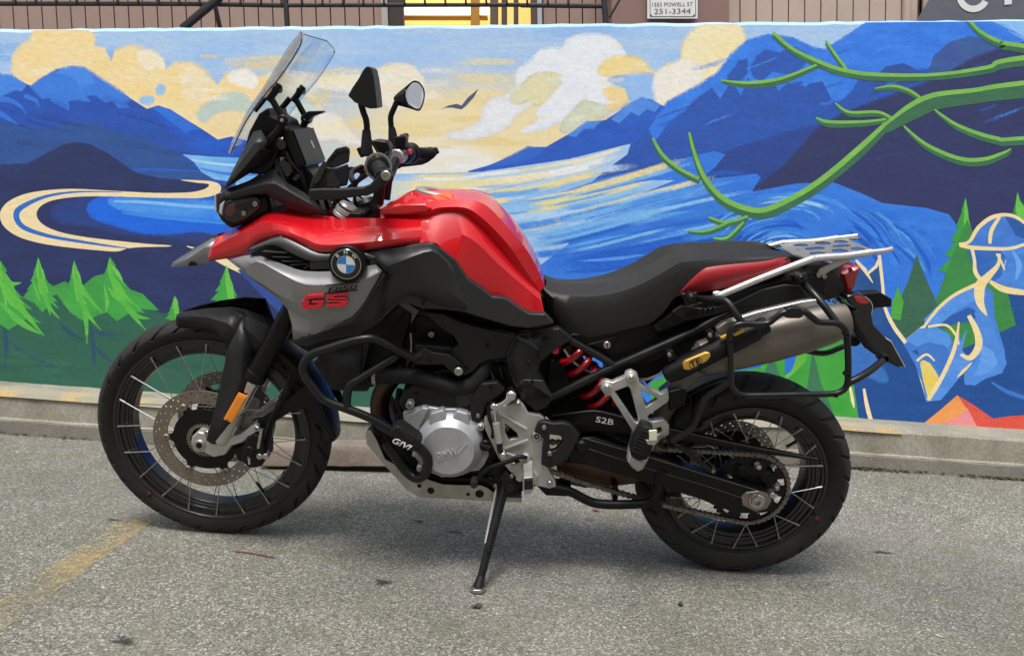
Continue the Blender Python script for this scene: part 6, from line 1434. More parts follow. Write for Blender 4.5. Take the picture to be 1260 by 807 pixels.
# step moulding on the front flank
plate('tank_step', [(470, 257), (497, 251), (523, 250.5), (531, 256), (526, 261), (500, 264), (469, 264.5)], .137, .03, RED, tk, .004, 0, (.004, .004), 3)
lathe('filler_cap', PT(541, 242, 0), PT(542, 235, 0), [(0, .068), (.012, .068), (.016, .062), (.016, .045), (.013, .043), (.015, .02)], ALUB, tk, 32)
# dark and silver side fairings
fd = plate('side_fairing', [(443, 309), (480, 305), (510, 301), (531, 299), (545, 308), (561, 321), (575, 343), (590, 353), (605, 365), (622, 367), (640, 380), (652, 386), (671, 386.5), (682, 398), (650, 404), (630, 402), (600, 393.5), (570, 384), (545, 381), (520, 380), (500, 373), (490, 374), (466, 398), (455, 405), (440, 412), (400, 419), (376, 427), (360, 422), (362, 418), (432, 391), (440, 383), (471, 334), (464, 322), (446, 321)], .192, .03, DARK, bike, .004, 0, None, 2)
o = loft('fairing_facet', [[(448, 309, .204), (480, 306, .203), (510, 302, .198), (530, 300.5, .192), (546, 311, .188), (561, 324, .185), (574, 345, .178), (590, 355.5, .172), (605, 367, .165), (622, 369, .16)], [(470, 330, .222), (490, 323, .224), (512, 314, .218), (531, 309, .206), (545, 318, .202), (554, 330, .198), (564, 350, .190), (580, 361, .184), (600, 370.5, .176), (606, 371, .172)], [(476, 334, .205), (500, 350, .206), (520, 352, .206), (535, 352, .204), (548, 356, .2), (558, 362, .198), (570, 370, .194), (582, 378, .188), (597, 386, .18), (612, 390, .174)], [(460, 398, .196), (486, 373, .198), (503, 364, .2), (522, 369, .2), (545, 377, .198), (560, 379, .196), (575, 382, .192), (590, 387, .186), (606, 392, .18), (632, 400, .172)]], DARK, bike, th=.004, n=2, sharp=9); mirror(o)
mirror(fd)
o = loft('fairing_facet', [[(606, 371, .172), (622, 370, .164), (640, 383, .158), (653, 389, .152), (671, 389.5, .142)], [(612, 390, .174), (630, 394, .172), (645, 397, .168), (660, 398, .16), (680, 396.5, .146)], [(632, 400, .172), (640, 401.5, .172), (650, 403, .168), (664, 402, .162), (681, 398, .148)]], DARK, bike, th=.004, n=2, sharp=9)
# silver shroud
sv = empty('silver_shroud', bike)
o = loft('shroud_face', [[(281, 320, .14), (312, 313.5, .165), (345, 324, .19), (375, 333.5, .208), (420, 333, .216), (447, 328, .216), (463, 325.5, .214)], [(299, 334, .155), (316, 322, .185), (345, 336, .213), (376, 350, .232), (418, 349, .238), (446, 345, .236), (470, 333, .224)], [(300, 336, .155), (322, 349, .18), (346, 364, .208), (378, 376, .226), (414, 376, .232), (440, 366, .23), (466, 342, .222)], [(340, 365, .18), (350, 374, .192), (357, 382, .2), (385, 396, .215), (410, 396, .222), (434, 388, .224), (452, 366, .222)], [(355, 380, .19), (360, 392, .2), (361, 402, .205), (385, 409, .212), (408, 401.5, .216), (424, 395, .218), (433, 391, .218)], [(361, 400, .195), (361, 410, .2), (361, 418, .205), (370, 415.5, .206), (385, 410, .212), (410, 400.5, .216), (433, 391.5, .218)]], SILV, sv, th=.004, n=3, sharp=14); mirror(o)
o = loft('shroud_strip', [[(306, 306, .150), (327, 296.5, .168), (345, 291.5, .185), (368, 301, .2), (392, 312, .212), (418, 312, .214), (443, 310, .212), (464, 317, .212)], [(308, 310, .152), (325, 303, .17), (340, 302.5, .185), (362, 313, .2), (382, 321, .212), (410, 320.5, .214), (444, 319, .212), (466, 321, .212)]], SILD, sv, th=.004, n=3); mirror(o)
plate('vent_back', [(306, 313), (325, 302), (341, 302), (382, 320.5), (412, 320), (446, 319), (468, 320), (475, 331), (463, 327), (447, 330), (420, 334.5), (375, 335), (320, 315)], .172, .04, BLK, sv, .002)
for k, (a, b_) in enumerate((((322, 309), (350, 311.5)), ((334, 315.5), (356, 317)), ((345, 321), (370, 322)), ((356, 326), (378, 324.5)), ((372, 331), (379, 326)))):
    plate('vent_slat', [(a[0], a[1]), (b_[0], b_[1] - 1), (b_[0] + 3, b_[1] + .8), (a[0] + 3, a[1] + 1.6)], .19, .02, DARK, sv, .001)
plate('vent_bar', [(381, 321.5), (410, 321), (410, 331), (381, 332)], .205, .02, GLOSS, sv, .002); plate('vent_bar', [(444, 320), (466, 317), (476, 330), (472, 335), (463, 325.5), (446, 328)], .208, .02, GLOSS, sv, .002)
plate('shroud_gap', [(361, 419), (432, 392), (440, 383), (472, 334), (475, 337), (443, 386), (434, 396), (361, 423)], .2, .02, GLOSS, sv, .001)
# roundel
rd = empty('badge', bike); c = PT(426, 325.5, .245)
RD = lambda r0, r1, y0, y1, m, nm: lathe(nm, Vector((c.x, y0, c.z)), Vector((c.x, y1, c.z)), [(0, r1), (y1 - y0 - .0015, r1), (y1 - y0, r1 - .0015)], m, rd, 48)
RD(0, .0455, .205, .243, BLK, 'badge_cup'); RD(0, .0385, .243, .2455, GLOSS, 'badge_disc')
def ringmesh(nm, r0, r1, y, m, a0=0., a1=360., n=48):
    V = []; F = []
    for i in range(n + 1):
        a = math.radians(a0 + (a1 - a0) * i / n)
        for r in (r0, r1): V.append((c.x - r * math.cos(a), y, c.z + r * math.sin(a)))
    for i in range(n): F.append((2 * i, 2 * i + 1, 2 * i + 3, 2 * i + 2))
    return mk(nm, V, F, m, rd)
GOLDL = mat('pale_gold', (.55, .47, .34), .3, metal=.6)
ringmesh('badge_rim', .0352, .0366, .2462, GOLDL); ringmesh('badge_rim', .0215, .0228, .2462, GOLDL)
for k in range(4): ringmesh('badge_quarter', .0, .0215, .2464, WHT if k in (0, 2) else BLUEP, 90 * k, 90 * k + 90, 12)
for ch, an in (('B', 136), ('M', 92), ('W', 48)):
    a = math.radians(an); p = Vector((c.x - .0292 * math.cos(a), .2466, c.z + .0292 * math.sin(a))); ay = Vector((-math.cos(a), 0, math.sin(a))); ax = Vector((-math.sin(a), 0, -math.cos(a)))
    text('lettering', ch, rd, .0135, frame_from(p, ax, ay), WHT, .0003)
btext('F850', 403, 357, 439.5, 352.4, .2445, .0135, BLK, sv, .0008, .25, .004)
for (u0, v0, u1, v1) in ((401, 350.8, 442, 347.5), (399, 361, 440, 357.5)):
    plate('letter_frame', [(u0, v0), (u1, v1 - 1), (u1, v1 + .2), (u0, v0 + 1.2)], .2442, .004, BLK, sv, 0)
K6 = lambda pts: [(300 + x / 6, 290 + y / 6) for x, y in pts]
for pts in ([(440, 472), (466, 440), (594, 434), (586, 458), (492, 463), (480, 473)], [(428, 481), (482, 481), (480, 516), (538, 512), (546, 500), (498, 500), (504, 481), (594, 478), (582, 522), (560, 538), (446, 544), (426, 524)], [(610, 470), (614, 446), (644, 428), (770, 415), (764, 438), (668, 448), (662, 458), (744, 459), (764, 470)], [(612, 479), (768, 479), (756, 514), (734, 527), (608, 531), (616, 507), (706, 500), (710, 491), (642, 492), (616, 488)]):
    plate('letter', K6(pts), .2435, .012, REDP, sv, .0006)

# ---------------------------------------------------------------- seat and tail
st = empty('seat', bike)
s0 = yy([(672, 342), (690, 346), (720, 346), (750, 342), (780, 333), (805, 320), (820, 311), (835, 306), (870, 304.5), (930, 304.5), (962, 307), (971, 312)], [0] * 12)
s1 = yy([(671, 343.5), (690, 347.5), (720, 347.5), (750, 343.5), (781, 334.5), (806, 321.5), (821, 312.5), (836, 307.5), (870, 306.5), (930, 306.5), (962, 309), (971, 313)], [.045, .055, .062, .066, .07, .072, .074, .074, .074, .072, .064, .045])
s0 = far(s0, .035, 0.); s1 = far(s1)
s2 = yy([(668, 351), (688, 361), (720, 365), (753, 361), (785, 351), (811, 338), (826, 329), (840, 322.5), (872, 319.5), (932, 316.5), (965, 315), (972, 316)], [.07, .088, .104, .112, .118, .122, .122, .122, .122, .118, .105, .07])
s3 = yy([(667, 354), (684, 369), (712, 384), (748, 380), (782, 370), (806, 357), (822, 347), (838, 338), (872, 330), (932, 322), (965, 319), (972, 319)], [.075, .1, .118, .126, .13, .132, .132, .132, .132, .128, .115, .075])
s4 = yy([(665, 358), (680, 384), (705, 416), (734, 413.5), (782, 402.5), (803, 396), (819, 381), (834, 364), (872, 358), (935, 341), (965, 330), (972, 325)], [.06, .08, .1, .112, .12, .122, .126, .128, .128, .122, .11, .075])
o = loft('seat_cover', [s0, s1, s2, s3, s4], SEATM, st, mir=True, n=4, sharp=60)
o = loft('seat_side_panel', [yy([(849, 346), (864, 332.5), (875, 328.5), (905, 325), (943, 321.5), (962, 317), (972, 315.5)], [.1345, .1355, .1355, .1345, .131, .121, .082]), yy([(841, 355.5), (858, 347), (874, 342), (905, 337), (944, 331), (964, 324), (973, 321)], [.134, .1355, .1355, .134, .130, .119, .083]), yy([(833, 364.5), (852, 361), (873, 358), (906, 350.5), (945, 339), (966, 331), (973.5, 326)], [.131, .132, .132, .130, .125, .114, .081])], SEATR, st, th=.004, n=3, sharp=50); pass
plate('seat_pan', [(700, 411), (734, 410), (800, 394), (836, 370), (880, 352), (925, 362), (925, 376), (906, 384), (852, 410), (800, 433), (756, 452), (728, 434)], .108, .21, BLK, bike, .005)
lk = ycyl('seat_lock', 747, 425, .09, .118, .0105, ZINC, bike, 20); plate('key_slot', [(746.4, 421.5), (747.8, 421.5), (747.8, 428.5), (746.4, 428.5)], .1188, .001, BLK, lk, 0)
plate('lock_recess', [(722, 424), (742, 419), (764, 411), (756, 422), (748, 432), (738, 430)], .112, .01, BLK, bike, .003)
tl = empty('tail_unit', bike)
o = loft('tail_shell', [yy([(800, 396), (836, 371), (880, 353), (930, 341), (975, 329), (1010, 326), (1036, 331)], [.10, .11, .115, .11, .09, .07, .04]), yy([(802, 402), (838, 382), (882, 366), (930, 352), (975, 344), (1010, 342), (1038, 344)], [.122, .13, .135, .132, .12, .10, .075]), yy([(806, 410), (842, 396), (884, 380), (932, 372), (976, 366), (1012, 361), (1040, 356)], [.122, .13, .134, .13, .12, .10, .07]), yy([(816, 418), (846, 404), (888, 390), (934, 384), (976, 376), (1012, 370), (1040, 364)], [.1, .105, .105, .1, .09, .075, .05])], BLK, tl, n=3, sharp=18, th=.004); mirror(o)
o = loft('tail_top', [yy([(880, 352), (930, 338), (975, 327), (1010, 324), (1036, 330)], [0] * 5), yy([(880, 353), (930, 341), (975, 329), (1010, 326), (1036, 331)], [.115, .11, .09, .07, .04])], DARK2, tl, th=.003); mirror(o)
plate('tail_panel', [(826, 384), (838, 376), (868, 380), (905, 372), (938, 356), (966, 350), (986, 352), (996, 366), (960, 372), (946, 376), (920, 378), (880, 388), (842, 396)], .137, .01, DARK2, tl, .004)
for k in range(6): plate('tail_rib', [(846 + k * 6, 383 - k * 1.3), (849 + k * 6, 382.4 - k * 1.3), (848 + k * 6, 390 - k * 1.2), (845 + k * 6, 390.6 - k * 1.2)], .139, .003, BLK, tl, .0008)
plate('tail_side_plate', [(1008, 346), (1030, 341), (1036, 350), (1036, 362), (1014, 364)], .098, .01, DARK2, tl, .003)
tlp = plate('tail_light', [(1034, 336), (1046, 329), (1057, 327), (1058.5, 330.5), (1055, 343), (1051, 353), (1046, 358.5), (1040, 362.5), (1037, 350)], .058, .116, REDL, tl, .006, 0, (.008, .01), 3)
if 0: tlp = loft('tail_light', [yy([(1034, 336), (1048, 328), (1058, 327), (1058, 330)], [.06, .05, .03, 0]), yy([(1036, 343), (1050, 338), (1058, 335), (1056, 336)], [.07, .06, .034, 0]), yy([(1038, 354), (1050, 350), (1054, 348), (1052, 348)], [.064, .05, .03, 0]), yy([(1039, 363), (1044, 360), (1048, 357), (1046, 357)], [.05, .04, .02, 0])], REDL, tl, n=2, th=.003, sharp=25, mir=True)
plate('lamp_core', [(1040, 340), (1050, 337), (1050, 346), (1042, 352)], .04, .08, mat('lens_core', (.3, .01, .015), .3), tl, .003)
ph = empty('plate_holder', bike)
plate('holder_arm', [(1028, 366), (1046, 362), (1084, 360), (1098, 368), (1097.5, 378), (1078, 379), (1068, 390), (1050, 386), (1034, 372)], .02, .04, BLK, ph, .004)
o = loft('holder_tongue', [yy([(1046, 384), (1048, 398), (1056, 412), (1068, 428), (1086, 440), (1106, 450)], [.075, .085, .09, .092, .095, .095]), yy([(1060, 380), (1064, 392), (1076, 404), (1086, 416), (1098, 430), (1112, 451)], [.04, .02, .0, -.04, -.06, -.08])], BLK, ph, n=3, th=.004)
plate('mud_flap', [(1048, 384), (1062, 380), (1072, 386), (1075, 400), (1098, 424), (1113, 452), (1106, 450), (1084, 440), (1064, 428), (1050, 408)], .06, .006, GLOSS, ph, .002)
plate('number_plate', [(1096, 420), (1096.8, 419.5), (1114, 451), (1113.4, 451.6)], .06, .14, mat('plate_pale', (.55, .56, .55), .4), ph, 0)
for s in (1, -1):
    sg_ = empty('turn_signal', bike)
    qs = [plate('signal_body', [(1041, 366), (1052, 362), (1066, 365), (1074, 374), (1072, 384), (1060, 383), (1047, 376)], .13, .05, GLOSS, sg_, .008, 3), plate('signal_lens', [(1052, 365), (1062, 366), (1070, 372), (1062, 374), (1054, 371)], .133, .006, REDL, sg_, .002, 3), tube('signal_stem', [(1040, 371, .05), (1050, 372, .11)], .008, BLK, sg_, 0, 10), tube('signal_ring', [(1064, 365, .1315), (1071, 371, .1315), (1073.5, 379, .1315), (1072, 386, .1315)], .0022, STEEL, sg_, 4, 6)]
    if s == -1:
        for q in qs: mirror(q, sg_); bpy.data.objects.remove(q)
bolt(1040, 369, .105, .0065, tl); bolt(1028, 372, .098, .006, tl); bolt(1021, 370.5, .098, .004, tl); bolt(985, 373, .122, .005, tl)
# luggage rack
rk = empty('luggage_rack', bike)
RACK = mat('rack_silver', (.62, .615, .60), .32, metal=.6, var=.08, vscale=20)
near = [(884, 364), (890, 361.5), (940, 341), (994, 320.5), (1002, 318), (1016, 316.5), (1040, 315), (1072, 310.5)]
pt = [PT(u, v, q) for (u, v), q in zip(near, (.136, .136, .133, .115, .11, .107, .105, .105))]
for s in (1, -1): tube('rack_tube', [Vector((p.x, s * p.y, p.z)) for p in pt], .0095, RACK, rk, 5, 12)
lathe('rack_foot', PT(877, 361, .128), PT(893, 362, .128), [(0, .006), (.008, .009), (.03, .009), (.036, .006)], RACK, rk, 12)
# plate on top: outline in the rack plane, with cut-outs
def rack_plate():
    p0 = PT(1003, 317, .105); p1 = PT(1071, 310.5, .105); x0, x1 = p0.x + .035, p1.x - .055
    slope = (p1.z - p0.z) / (p1.x - p0.x); zf = lambda x: p0.z + slope * (x - p0.x) - .002
    cu = bpy.data.curves.new('deck_curve', 'CURVE'); cu.dimensions = '2D'; cu.fill_mode = 'BOTH'; cu.extrude = .0022
    def poly(pts):
        s = cu.splines.new('POLY'); s.points.add(len(pts) - 1); s.use_cyclic_u = True
        for q, (a, b_) in zip(s.points, pts): q.co = (a, b_, 0, 1)
    L_ = x0 - x1; X = lambda t: x0 - t * L_
    half = [(0, .05), (.03, .06), (.05, .10), (.1, .094), (.2, .10), (.32, .096), (.40, .09), (.5, .098), (.62, .10), (.72, .093), (.82, .099), (.88, .098), (1.0, .095), (1.0, .075), (.86, .085), (.84, .05)]
    poly([(X(t), y) for t, y in half] + [(X(t), -y) for t, y in reversed(half)])
    for (t0, t1, ya, yb) in ((.16, .34, .04, .08), (.42, .6, .032, .084), (.64, .80, .03, .078), (.16, .34, -.08, -.04), (.42, .6, -.084, -.032), (.64, .80, -.078, -.03), (.2, .44, -.018, .018), (.52, .74, -.016, .016)):
        poly([(X(t0 + .04), ya), (X(t1 - .04), ya), (X(t1), (ya + yb) / 2), (X(t1 - .04), yb), (X(t0 + .04), yb), (X(t0), (ya + yb) / 2)])
    ob = bpy.data.objects.new('deck_curve', cu); COL.objects.link(ob); dg = bpy.context.evaluated_depsgraph_get(); me = bpy.data.meshes.new_from_object(ob.evaluated_get(dg)); bpy.data.objects.remove(ob)
    for v_ in me.vertices: v_.co = Vector((v_.co.x, v_.co.y, zf(v_.co.x) + v_.co.z))
    link('rack_deck', me, mat('deck_grey', (.26, .255, .25), .42, metal=.5, var=.1, vscale=20), rk); me.materials.clear(); me.materials.append(bpy.data.materials['deck_grey'])
    for s in (1, -1):
        q = [Vector((p1.x, s * .105, p1.z)), Vector((p1.x - .04, s * .105, p1.z + .008)), Vector((p1.x - .055, s * .1, p1.z + .012))]
        tube('rack_end', q, .007, RACK, rk, 0, 10)
rack_plate()
plate('rack_bracket', [(1006, 336), (1009, 331), (1030, 321), (1046, 318), (1054, 317), (1040, 324), (1022, 333), (1012, 340)], .10, .006, ALUB, rk, .001)
o = plate('rack_bracket', [(978, 320), (981, 305), (988, 306), (1000, 312), (1004, 316), (994, 321)], .0, .004, ALUB, rk, .001)
bolt(1008, 339, .106, .007, rk); bolt(1015, 341, .106, .006, rk)
# pannier frames
RP = [(899.5, 472), (899, 440), (897.5, 420), (898.5, 408), (904, 401), (914, 398.5), (930, 399), (945, 397.5), (954, 391), (963, 385), (976, 383), (990, 384), (1000, 391), (1007, 396), (1018, 397), (1030, 398), (1038, 403), (1042, 412), (1043.5, 440), (1043.5, 466), (1041, 476), (1034, 482), (1022, 484.5), (980, 485.5), (930, 486.5), (914, 486), (905, 481.5)]
for s in (1, -1):
    rf = empty('pannier_frame', bike); qs = []
    qs.append(tube('frame_loop', [(u, v, .262) for u, v in RP], .0080, FRAMEB, rf, 4, 12, True))
    qs.append(plate('frame_tab', [(966, 391), (968, 380), (974, 378.5), (986, 379), (989, 390), (984, 392), (972, 392)], .27, .02, FRAMEB, rf, .003))
    qs.append(tube('frame_stay', [(856, 367, .15), (872, 368, .19), (890, 369, .22), (898, 375, .235), (906, 387, .25), (915, 398, .26)], .009, FRAMEB, rf, 4, 12))
    qs.append(tube('frame_stay', [(989, 350, .15), (996, 356, .19), (1012, 374, .23), (1029, 396, .258)], .009, FRAMEB, rf, 4, 12))
    qs.append(tube('frame_stay', [(1044, 471, .258), (1058, 464, .25), (1072, 455, .23), (1086, 444, .2)], .0095, FRAMEB, rf, 4, 12))
    qs.append(tube('frame_strut', [(899, 468, .262), (884, 479, .25), (870, 488, .24), (864, 496, .238), (858, 512, .232), (852, 525, .228), (840, 535, .222), (826, 543, .215)], .0085, FRAMEB, rf, 4, 12))
    for (u, v, y) in ((850, 367.5, .165), (985, 343.5, .165)):
        qs.append(plate('mount_plate', [(u - 12, v - 6), (u + 8, v - 8), (u + 11, v + 6), (u - 6, v + 9)], y - .012, .012, FRAMEB, rf, .003))
        qs.append(ycyl('mount_knob', u + 1, v, y - .02, y + .012, .014, BLK, rf, 20, .2)); qs.append(bolt(u + 1.3, v, y + .016, .0085, rf, FRAMEB))
    for (u, v) in ((899.5, 420), (1043, 412), (1043.5, 462), (915, 489), (1029, 487)): qs.append(bolt(u, v, .274, .0062, rf, FRAMEB, .02))
    qs.append(bolt(1090, 442, .2, .012, rf, BLK, .03)); qs.append(bolt(819, 548, .22, .014, rf, BLK, .02))
    if s == -1:
        for q in qs: mirror(q, rf); bpy.data.objects.remove(q)
tube('cross_tube', [(985, 430, -.05), (1004, 434, -.06), (1018, 434, -.07), (1036, 427, -.09), (1056, 419, -.1)], .0085, FRAMEB, bike, 4, 12)
ycyl('cross_boss', 1053, 420, -.1, .02, .016, BLK, bike)
# silencer and tool tube
ex_ = empty('silencer', bike)
lathe('can', PT(854, 443, .17), PT(1026, 397, .155), [(0, .030), (.02, .048), (.06, .052), (.12, .057), (.2, .061), (.3, .060), (.36, .055), (.395, .047), (.41, .042), (.412, .034), (.395, .032)], TITAN, ex_, 40, .8)
lathe('can_band', PT(886, 434.5, .168), PT(902, 430.2, .168), [(0, .0555), (.004, .0585), (.018, .0592), (.022, .057)], TITAN, ex_, 40, .8)
tube('link_pipe', [(776, 585, .05), (800, 540, .04), (820, 500, .06), (838, 472, .12), (862, 449, .17)], .026, TITAN, ex_, 5, 16)
plate('heat_shield', [(881, 404), (890, 397), (930, 384), (985, 371), (1006, 368), (1012, 374), (990, 380), (940, 392), (900, 402)], .225, .02, mat('shield_steel', (.55, .54, .52), .3, metal=.8), ex_, .004)
plate('shield_end', [(881, 404), (893, 396), (914, 392), (918, 402), (912, 410), (890, 414), (883, 412)], .232, .02, TITAN, ex_, .005)
tt = empty('tool_tube', bike)
lathe('tube_body', PT(817, 463, .228), PT(930, 406, .226), [(0, .012), (.006, .021), (.03, .027), (.19, .028), (.255, .027), (.262, .022), (.285, .022), (.29, .016)], BLK, tt, 28)
plate('gold_cap', [(840, 448), (843, 444), (868, 433.5), (874, 434), (875, 439), (870, 445), (848, 456), (841, 455)], .2585, .012, GOLD, tt, .004, 0, None, 3)
btext('TE', 850, 449.5, 862, 443.5, .2595, .017, BLK, tt, .0006, .1, .01)
ringp = [(856 + 8 * math.cos(a), 446.5 + 6 * math.sin(a) - 2.6 * math.cos(a), .2592) for a in [k * math.pi / 10 for k in range(20)]]
tube('gold_ring', ringp, .0006, BLK, tt, 0, 4, True)
plate('gold_cap', [(902, 412), (914, 405.5), (917, 406), (916, 409), (904, 414.5)], .254, .01, GOLD, tt, .002)
plate('gold_band', [(886, 415), (896, 411), (896, 416), (888, 418)], .256, .01, GOLD, tt, .002)
for (u, v) in ((825, 437), (875, 413)):
    plate('clamp_block', [(u - 5, v - 3), (u + 3, v - 6), (u + 8, v + 4), (u - 2, v + 10)], .235, .03, BLK, tt, .003); bolt(u - 1, v, .24, .0055, tt)
tube('seal_wire', [(786, 467, .16), (798, 466, .2), (812, 460, .22), (818, 458, .23)], .0035, ZINC, tt, 4, 8)

# ---------------------------------------------------------------- frame, engine, lower side
fr = empty('frame', bike)
for s in (1, -1):
    tube('subframe_tube', [Vector((p.x, s * p.y, p.z)) for p in (PT(678, 489, .135), PT(756, 451, .135), PT(852, 409, .13), PT(905, 380, .12), PT(980, 362, .1))], .0125, FRAMEB, fr, 2, 12)
    tube('subframe_tube', [Vector((p.x, s * p.y, p.z)) for p in (PT(702, 419, .13), PT(728, 433, .132), PT(757, 450, .135))], .0105, FRAMEB, fr, 2, 12)
sp_ = plate('frame_spar', [(520, 383), (545, 386), (572, 398), (635, 414), (640, 424), (622, 440), (602, 443), (590, 448), (584, 456), (572, 463), (558, 458), (552, 442), (556, 430), (564, 424), (558, 414), (540, 402)], .158, .03, DARK2, fr, .004, 0, None, 3); mirror(sp_)
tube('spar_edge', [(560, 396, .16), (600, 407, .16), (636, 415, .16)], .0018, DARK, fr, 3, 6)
fp = empty('frame_cover', bike)
o = plate('cover_back', [(632, 416), (640, 411), (688, 404), (706, 418), (692, 425), (676, 436), (665, 446), (663, 458), (681, 490), (674, 501), (660, 507), (642, 492), (630, 468), (624, 448), (622, 436)], .168, .03, DARK2, fp, .004); mirror(o)
o = loft('cover_facet', [yy([(634, 418), (652, 411), (687, 405)], [.17, .17, .165]), yy([(638, 420), (656, 419), (664, 431)], [.176, .178, .178]), yy([(625, 440), (640, 436), (662, 438)], [.174, .18, .176]), yy([(627, 452), (645, 455), (661, 458)], [.174, .182, .176]), yy([(634, 472), (650, 470), (666, 470)], [.174, .184, .178]), yy([(644, 490), (656, 490), (678, 490)], [.172, .18, .174])], DARK2, fp, sharp=8, th=.004)
bolt(650.5, 446, .184, .006, fp, DARK2)
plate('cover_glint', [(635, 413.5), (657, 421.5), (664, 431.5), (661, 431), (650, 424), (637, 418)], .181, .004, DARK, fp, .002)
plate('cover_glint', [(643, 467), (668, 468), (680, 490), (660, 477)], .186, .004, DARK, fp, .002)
plate('inner_frame', [(600, 388), (650, 384), (690, 390), (706, 416), (716, 432), (715, 452), (742, 462), (778, 470), (806, 516), (770, 545), (690, 534), (660, 500), (640, 450)], .03, .08, BLK, fr, .008)
plate('inner_frame', [(744, 452), (800, 432), (846, 412), (880, 404), (850, 436), (806, 462), (776, 474), (744, 462)], .03, .06, BLK, fr, .006)
plate('inner_frame', [(640, 366), (682, 368), (714, 412), (690, 412), (650, 398)], .03, .07, BLK, fr, .004)
plate('inner_frame', [(500, 370), (560, 378), (650, 400), (644, 418), (560, 398), (512, 388)], .1, .12, BLK, fr, .004)
plate('fairing_underside', [(358, 420), (440, 410), (476, 388), (492, 374), (500, 380), (478, 410), (450, 426), (392, 441), (374, 431)], .15, .03, BLK, fr, .004)
# shock with red coil
sh = empty('shock_absorber', bike)
a, b_ = PT(698, 424, 0.075), PT(744, 500, .07)
lathe('damper', a, b_, [(0, .02), ((b_ - a).length, .02)], BLK, sh, 16)
ax = (b_ - a); L_ = ax.length; t = ax / L_; e1 = t.cross(Vector((0, 1, 0))).normalized(); e2 = t.cross(e1); pts = []
for i in range(150):
    q = i / 149; g_ = q * 2 * math.pi * 5.6; pts.append(a + ax * q + (e1 * math.cos(g_) + e2 * math.sin(g_)) * .037)
tube('spring', pts, .0098, SPRING, sh, 0, 10)
tube('shock_hose', [(694, 430, .09), (704, 444, .1), (722, 456, .1), (738, 460, .09)], .004, ZINC, sh, 5, 8)
plate('shock_reservoir', [(676, 444), (690, 440), (700, 452), (704, 476), (694, 494), (680, 492), (672, 470)], .06, .06, BLK, sh, .008)
# engine
en = empty('engine', bike)
plate('crankcase', [(488, 500), (500, 470), (530, 458), (600, 445), (650, 452), (672, 520), (676, 590), (650, 606), (560, 604), (500, 588), (478, 556)], .12, .27, BLK, en, .012)
plate('cylinder_head', [(482, 398), (500, 376), (530, 384), (560, 400), (572, 440), (560, 470), (520, 476), (500, 470), (488, 440)], .075, .17, BLK, en, .008)
plate('radiator', [(452, 396), (474, 382), (498, 366), (508, 382), (492, 440), (470, 470), (456, 478), (444, 470), (446, 430)], .12, .24, BLK, en, .006)
o = plate('radiator_shroud', [(385, 446), (398, 436), (446, 421), (455, 424), (446, 456), (456, 474), (452, 482), (436, 482), (408, 480), (398, 466)], .165, .02, DARK2, en, .004); mirror(o)
o = loft('radiator_scoop', [yy([(392, 440), (420, 430), (446, 422)], [.17, .172, .168]), yy([(404, 444), (418, 462), (442, 462)], [.172, .186, .178]), yy([(406, 478), (424, 470), (454, 476)], [.17, .18, .172])], DARK2, en, sharp=8, th=.004); mirror(o)
plate('frame_bracket', [(488, 374), (500, 371), (516, 382), (510, 392), (505, 400), (506, 386)], .15, .02, SILD, en, .003)
bolt(494, 386, .13, .006, en, BLK); bolt(530.5, 412, .11, .0095, en)
plate('coil_cover', [(508, 392), (520, 386), (548, 396), (562, 420), (552, 430), (530, 432), (512, 424)], .09, .02, BLK, en, .004)
plate('throttle_body', [(510, 424), (556, 428), (556, 434), (530, 434), (512, 432)], .14, .03, DARK, en, .003)
# clutch cover
cc = empty('clutch_cover', en)
plate('cover_flange', [(495, 508), (508, 503), (522, 500), (545, 503), (560, 503), (578, 508), (588, 520), (592, 532), (598, 546), (602, 560), (596, 572), (590, 579), (566, 582), (545, 588), (524, 580), (508, 560), (500, 535)], .165, .05, ALU, cc, .005, 0, None, 3)
c0 = PT(553, 547.5, .165)
lathe('cover_dome', Vector((c0.x, .14, c0.z)), Vector((c0.x, .20, c0.z)), [(0, .098), (.028, .097), (.036, .093), (.054, .076), (.058, .0725), (.0605, .071), (.0605, .03), (.0605, .001)], ALU, cc, 56, sharp=16)
plate('cover_rib', [(527, 527), (529, 509), (545, 504), (549, 512), (549, 526)], .185, .04, ALU, cc, .006, 0, None, 3); plate('cover_rib', [(556, 515), (562, 505), (576, 509), (578, 524), (570, 524)], .182, .04, ALU, cc, .006, 0, None, 3)
plate('cover_lobe', [(499, 512), (520, 501), (528, 503), (518, 522), (510, 545), (500, 530)], .176, .03, ALU, cc, .005, 0, None, 3)
btext('BMW', 538.5, 561.5, 563.5, 553.5, .2005, .021, mat('letter_highlight', (.62, .63, .65), .3, metal=.6), cc, .0045, .1, .0)  # letters coloured brighter than the cover to stand for their relief shading
tube('cover_line', [(539, 566, .2), (552, 563, .2), (564, 558, .2), (575, 545, .2)], .0022, ALU, cc, 0, 6)
for (u, v) in ((504, 499), (591, 526), (517, 577)): ycyl('cover_boss', u, v, .14, .178, .011, ALU, cc, 16); 
for (u, v) in ((504, 499), (591, 526)): bolt(u, v, .184, .0075, cc)
for (u, v) in ((521, 502), (546, 505), (577, 511), (597, 560), (588, 577), (566, 581), (543, 585), (509, 560), (503, 536)): bolt(u, v, .170, .0052, cc, ALU)
for (u, v, y) in ((512, 484, .156), (540, 482, .156), (566, 492, .156), (604, 476, .172), (655, 470, .19), (672, 416, .176), (600, 425, .162), (574, 452, .162), (500, 478, .16), (468, 402, .2), (520, 374, .207)): bolt(u, v, y, .0048, en, BLK)
tube('wire_loom', [(600, 448, .13), (608, 470, .15), (604, 490, .16), (600, 510, .16)], .0045, RUB2, en, 5, 8)
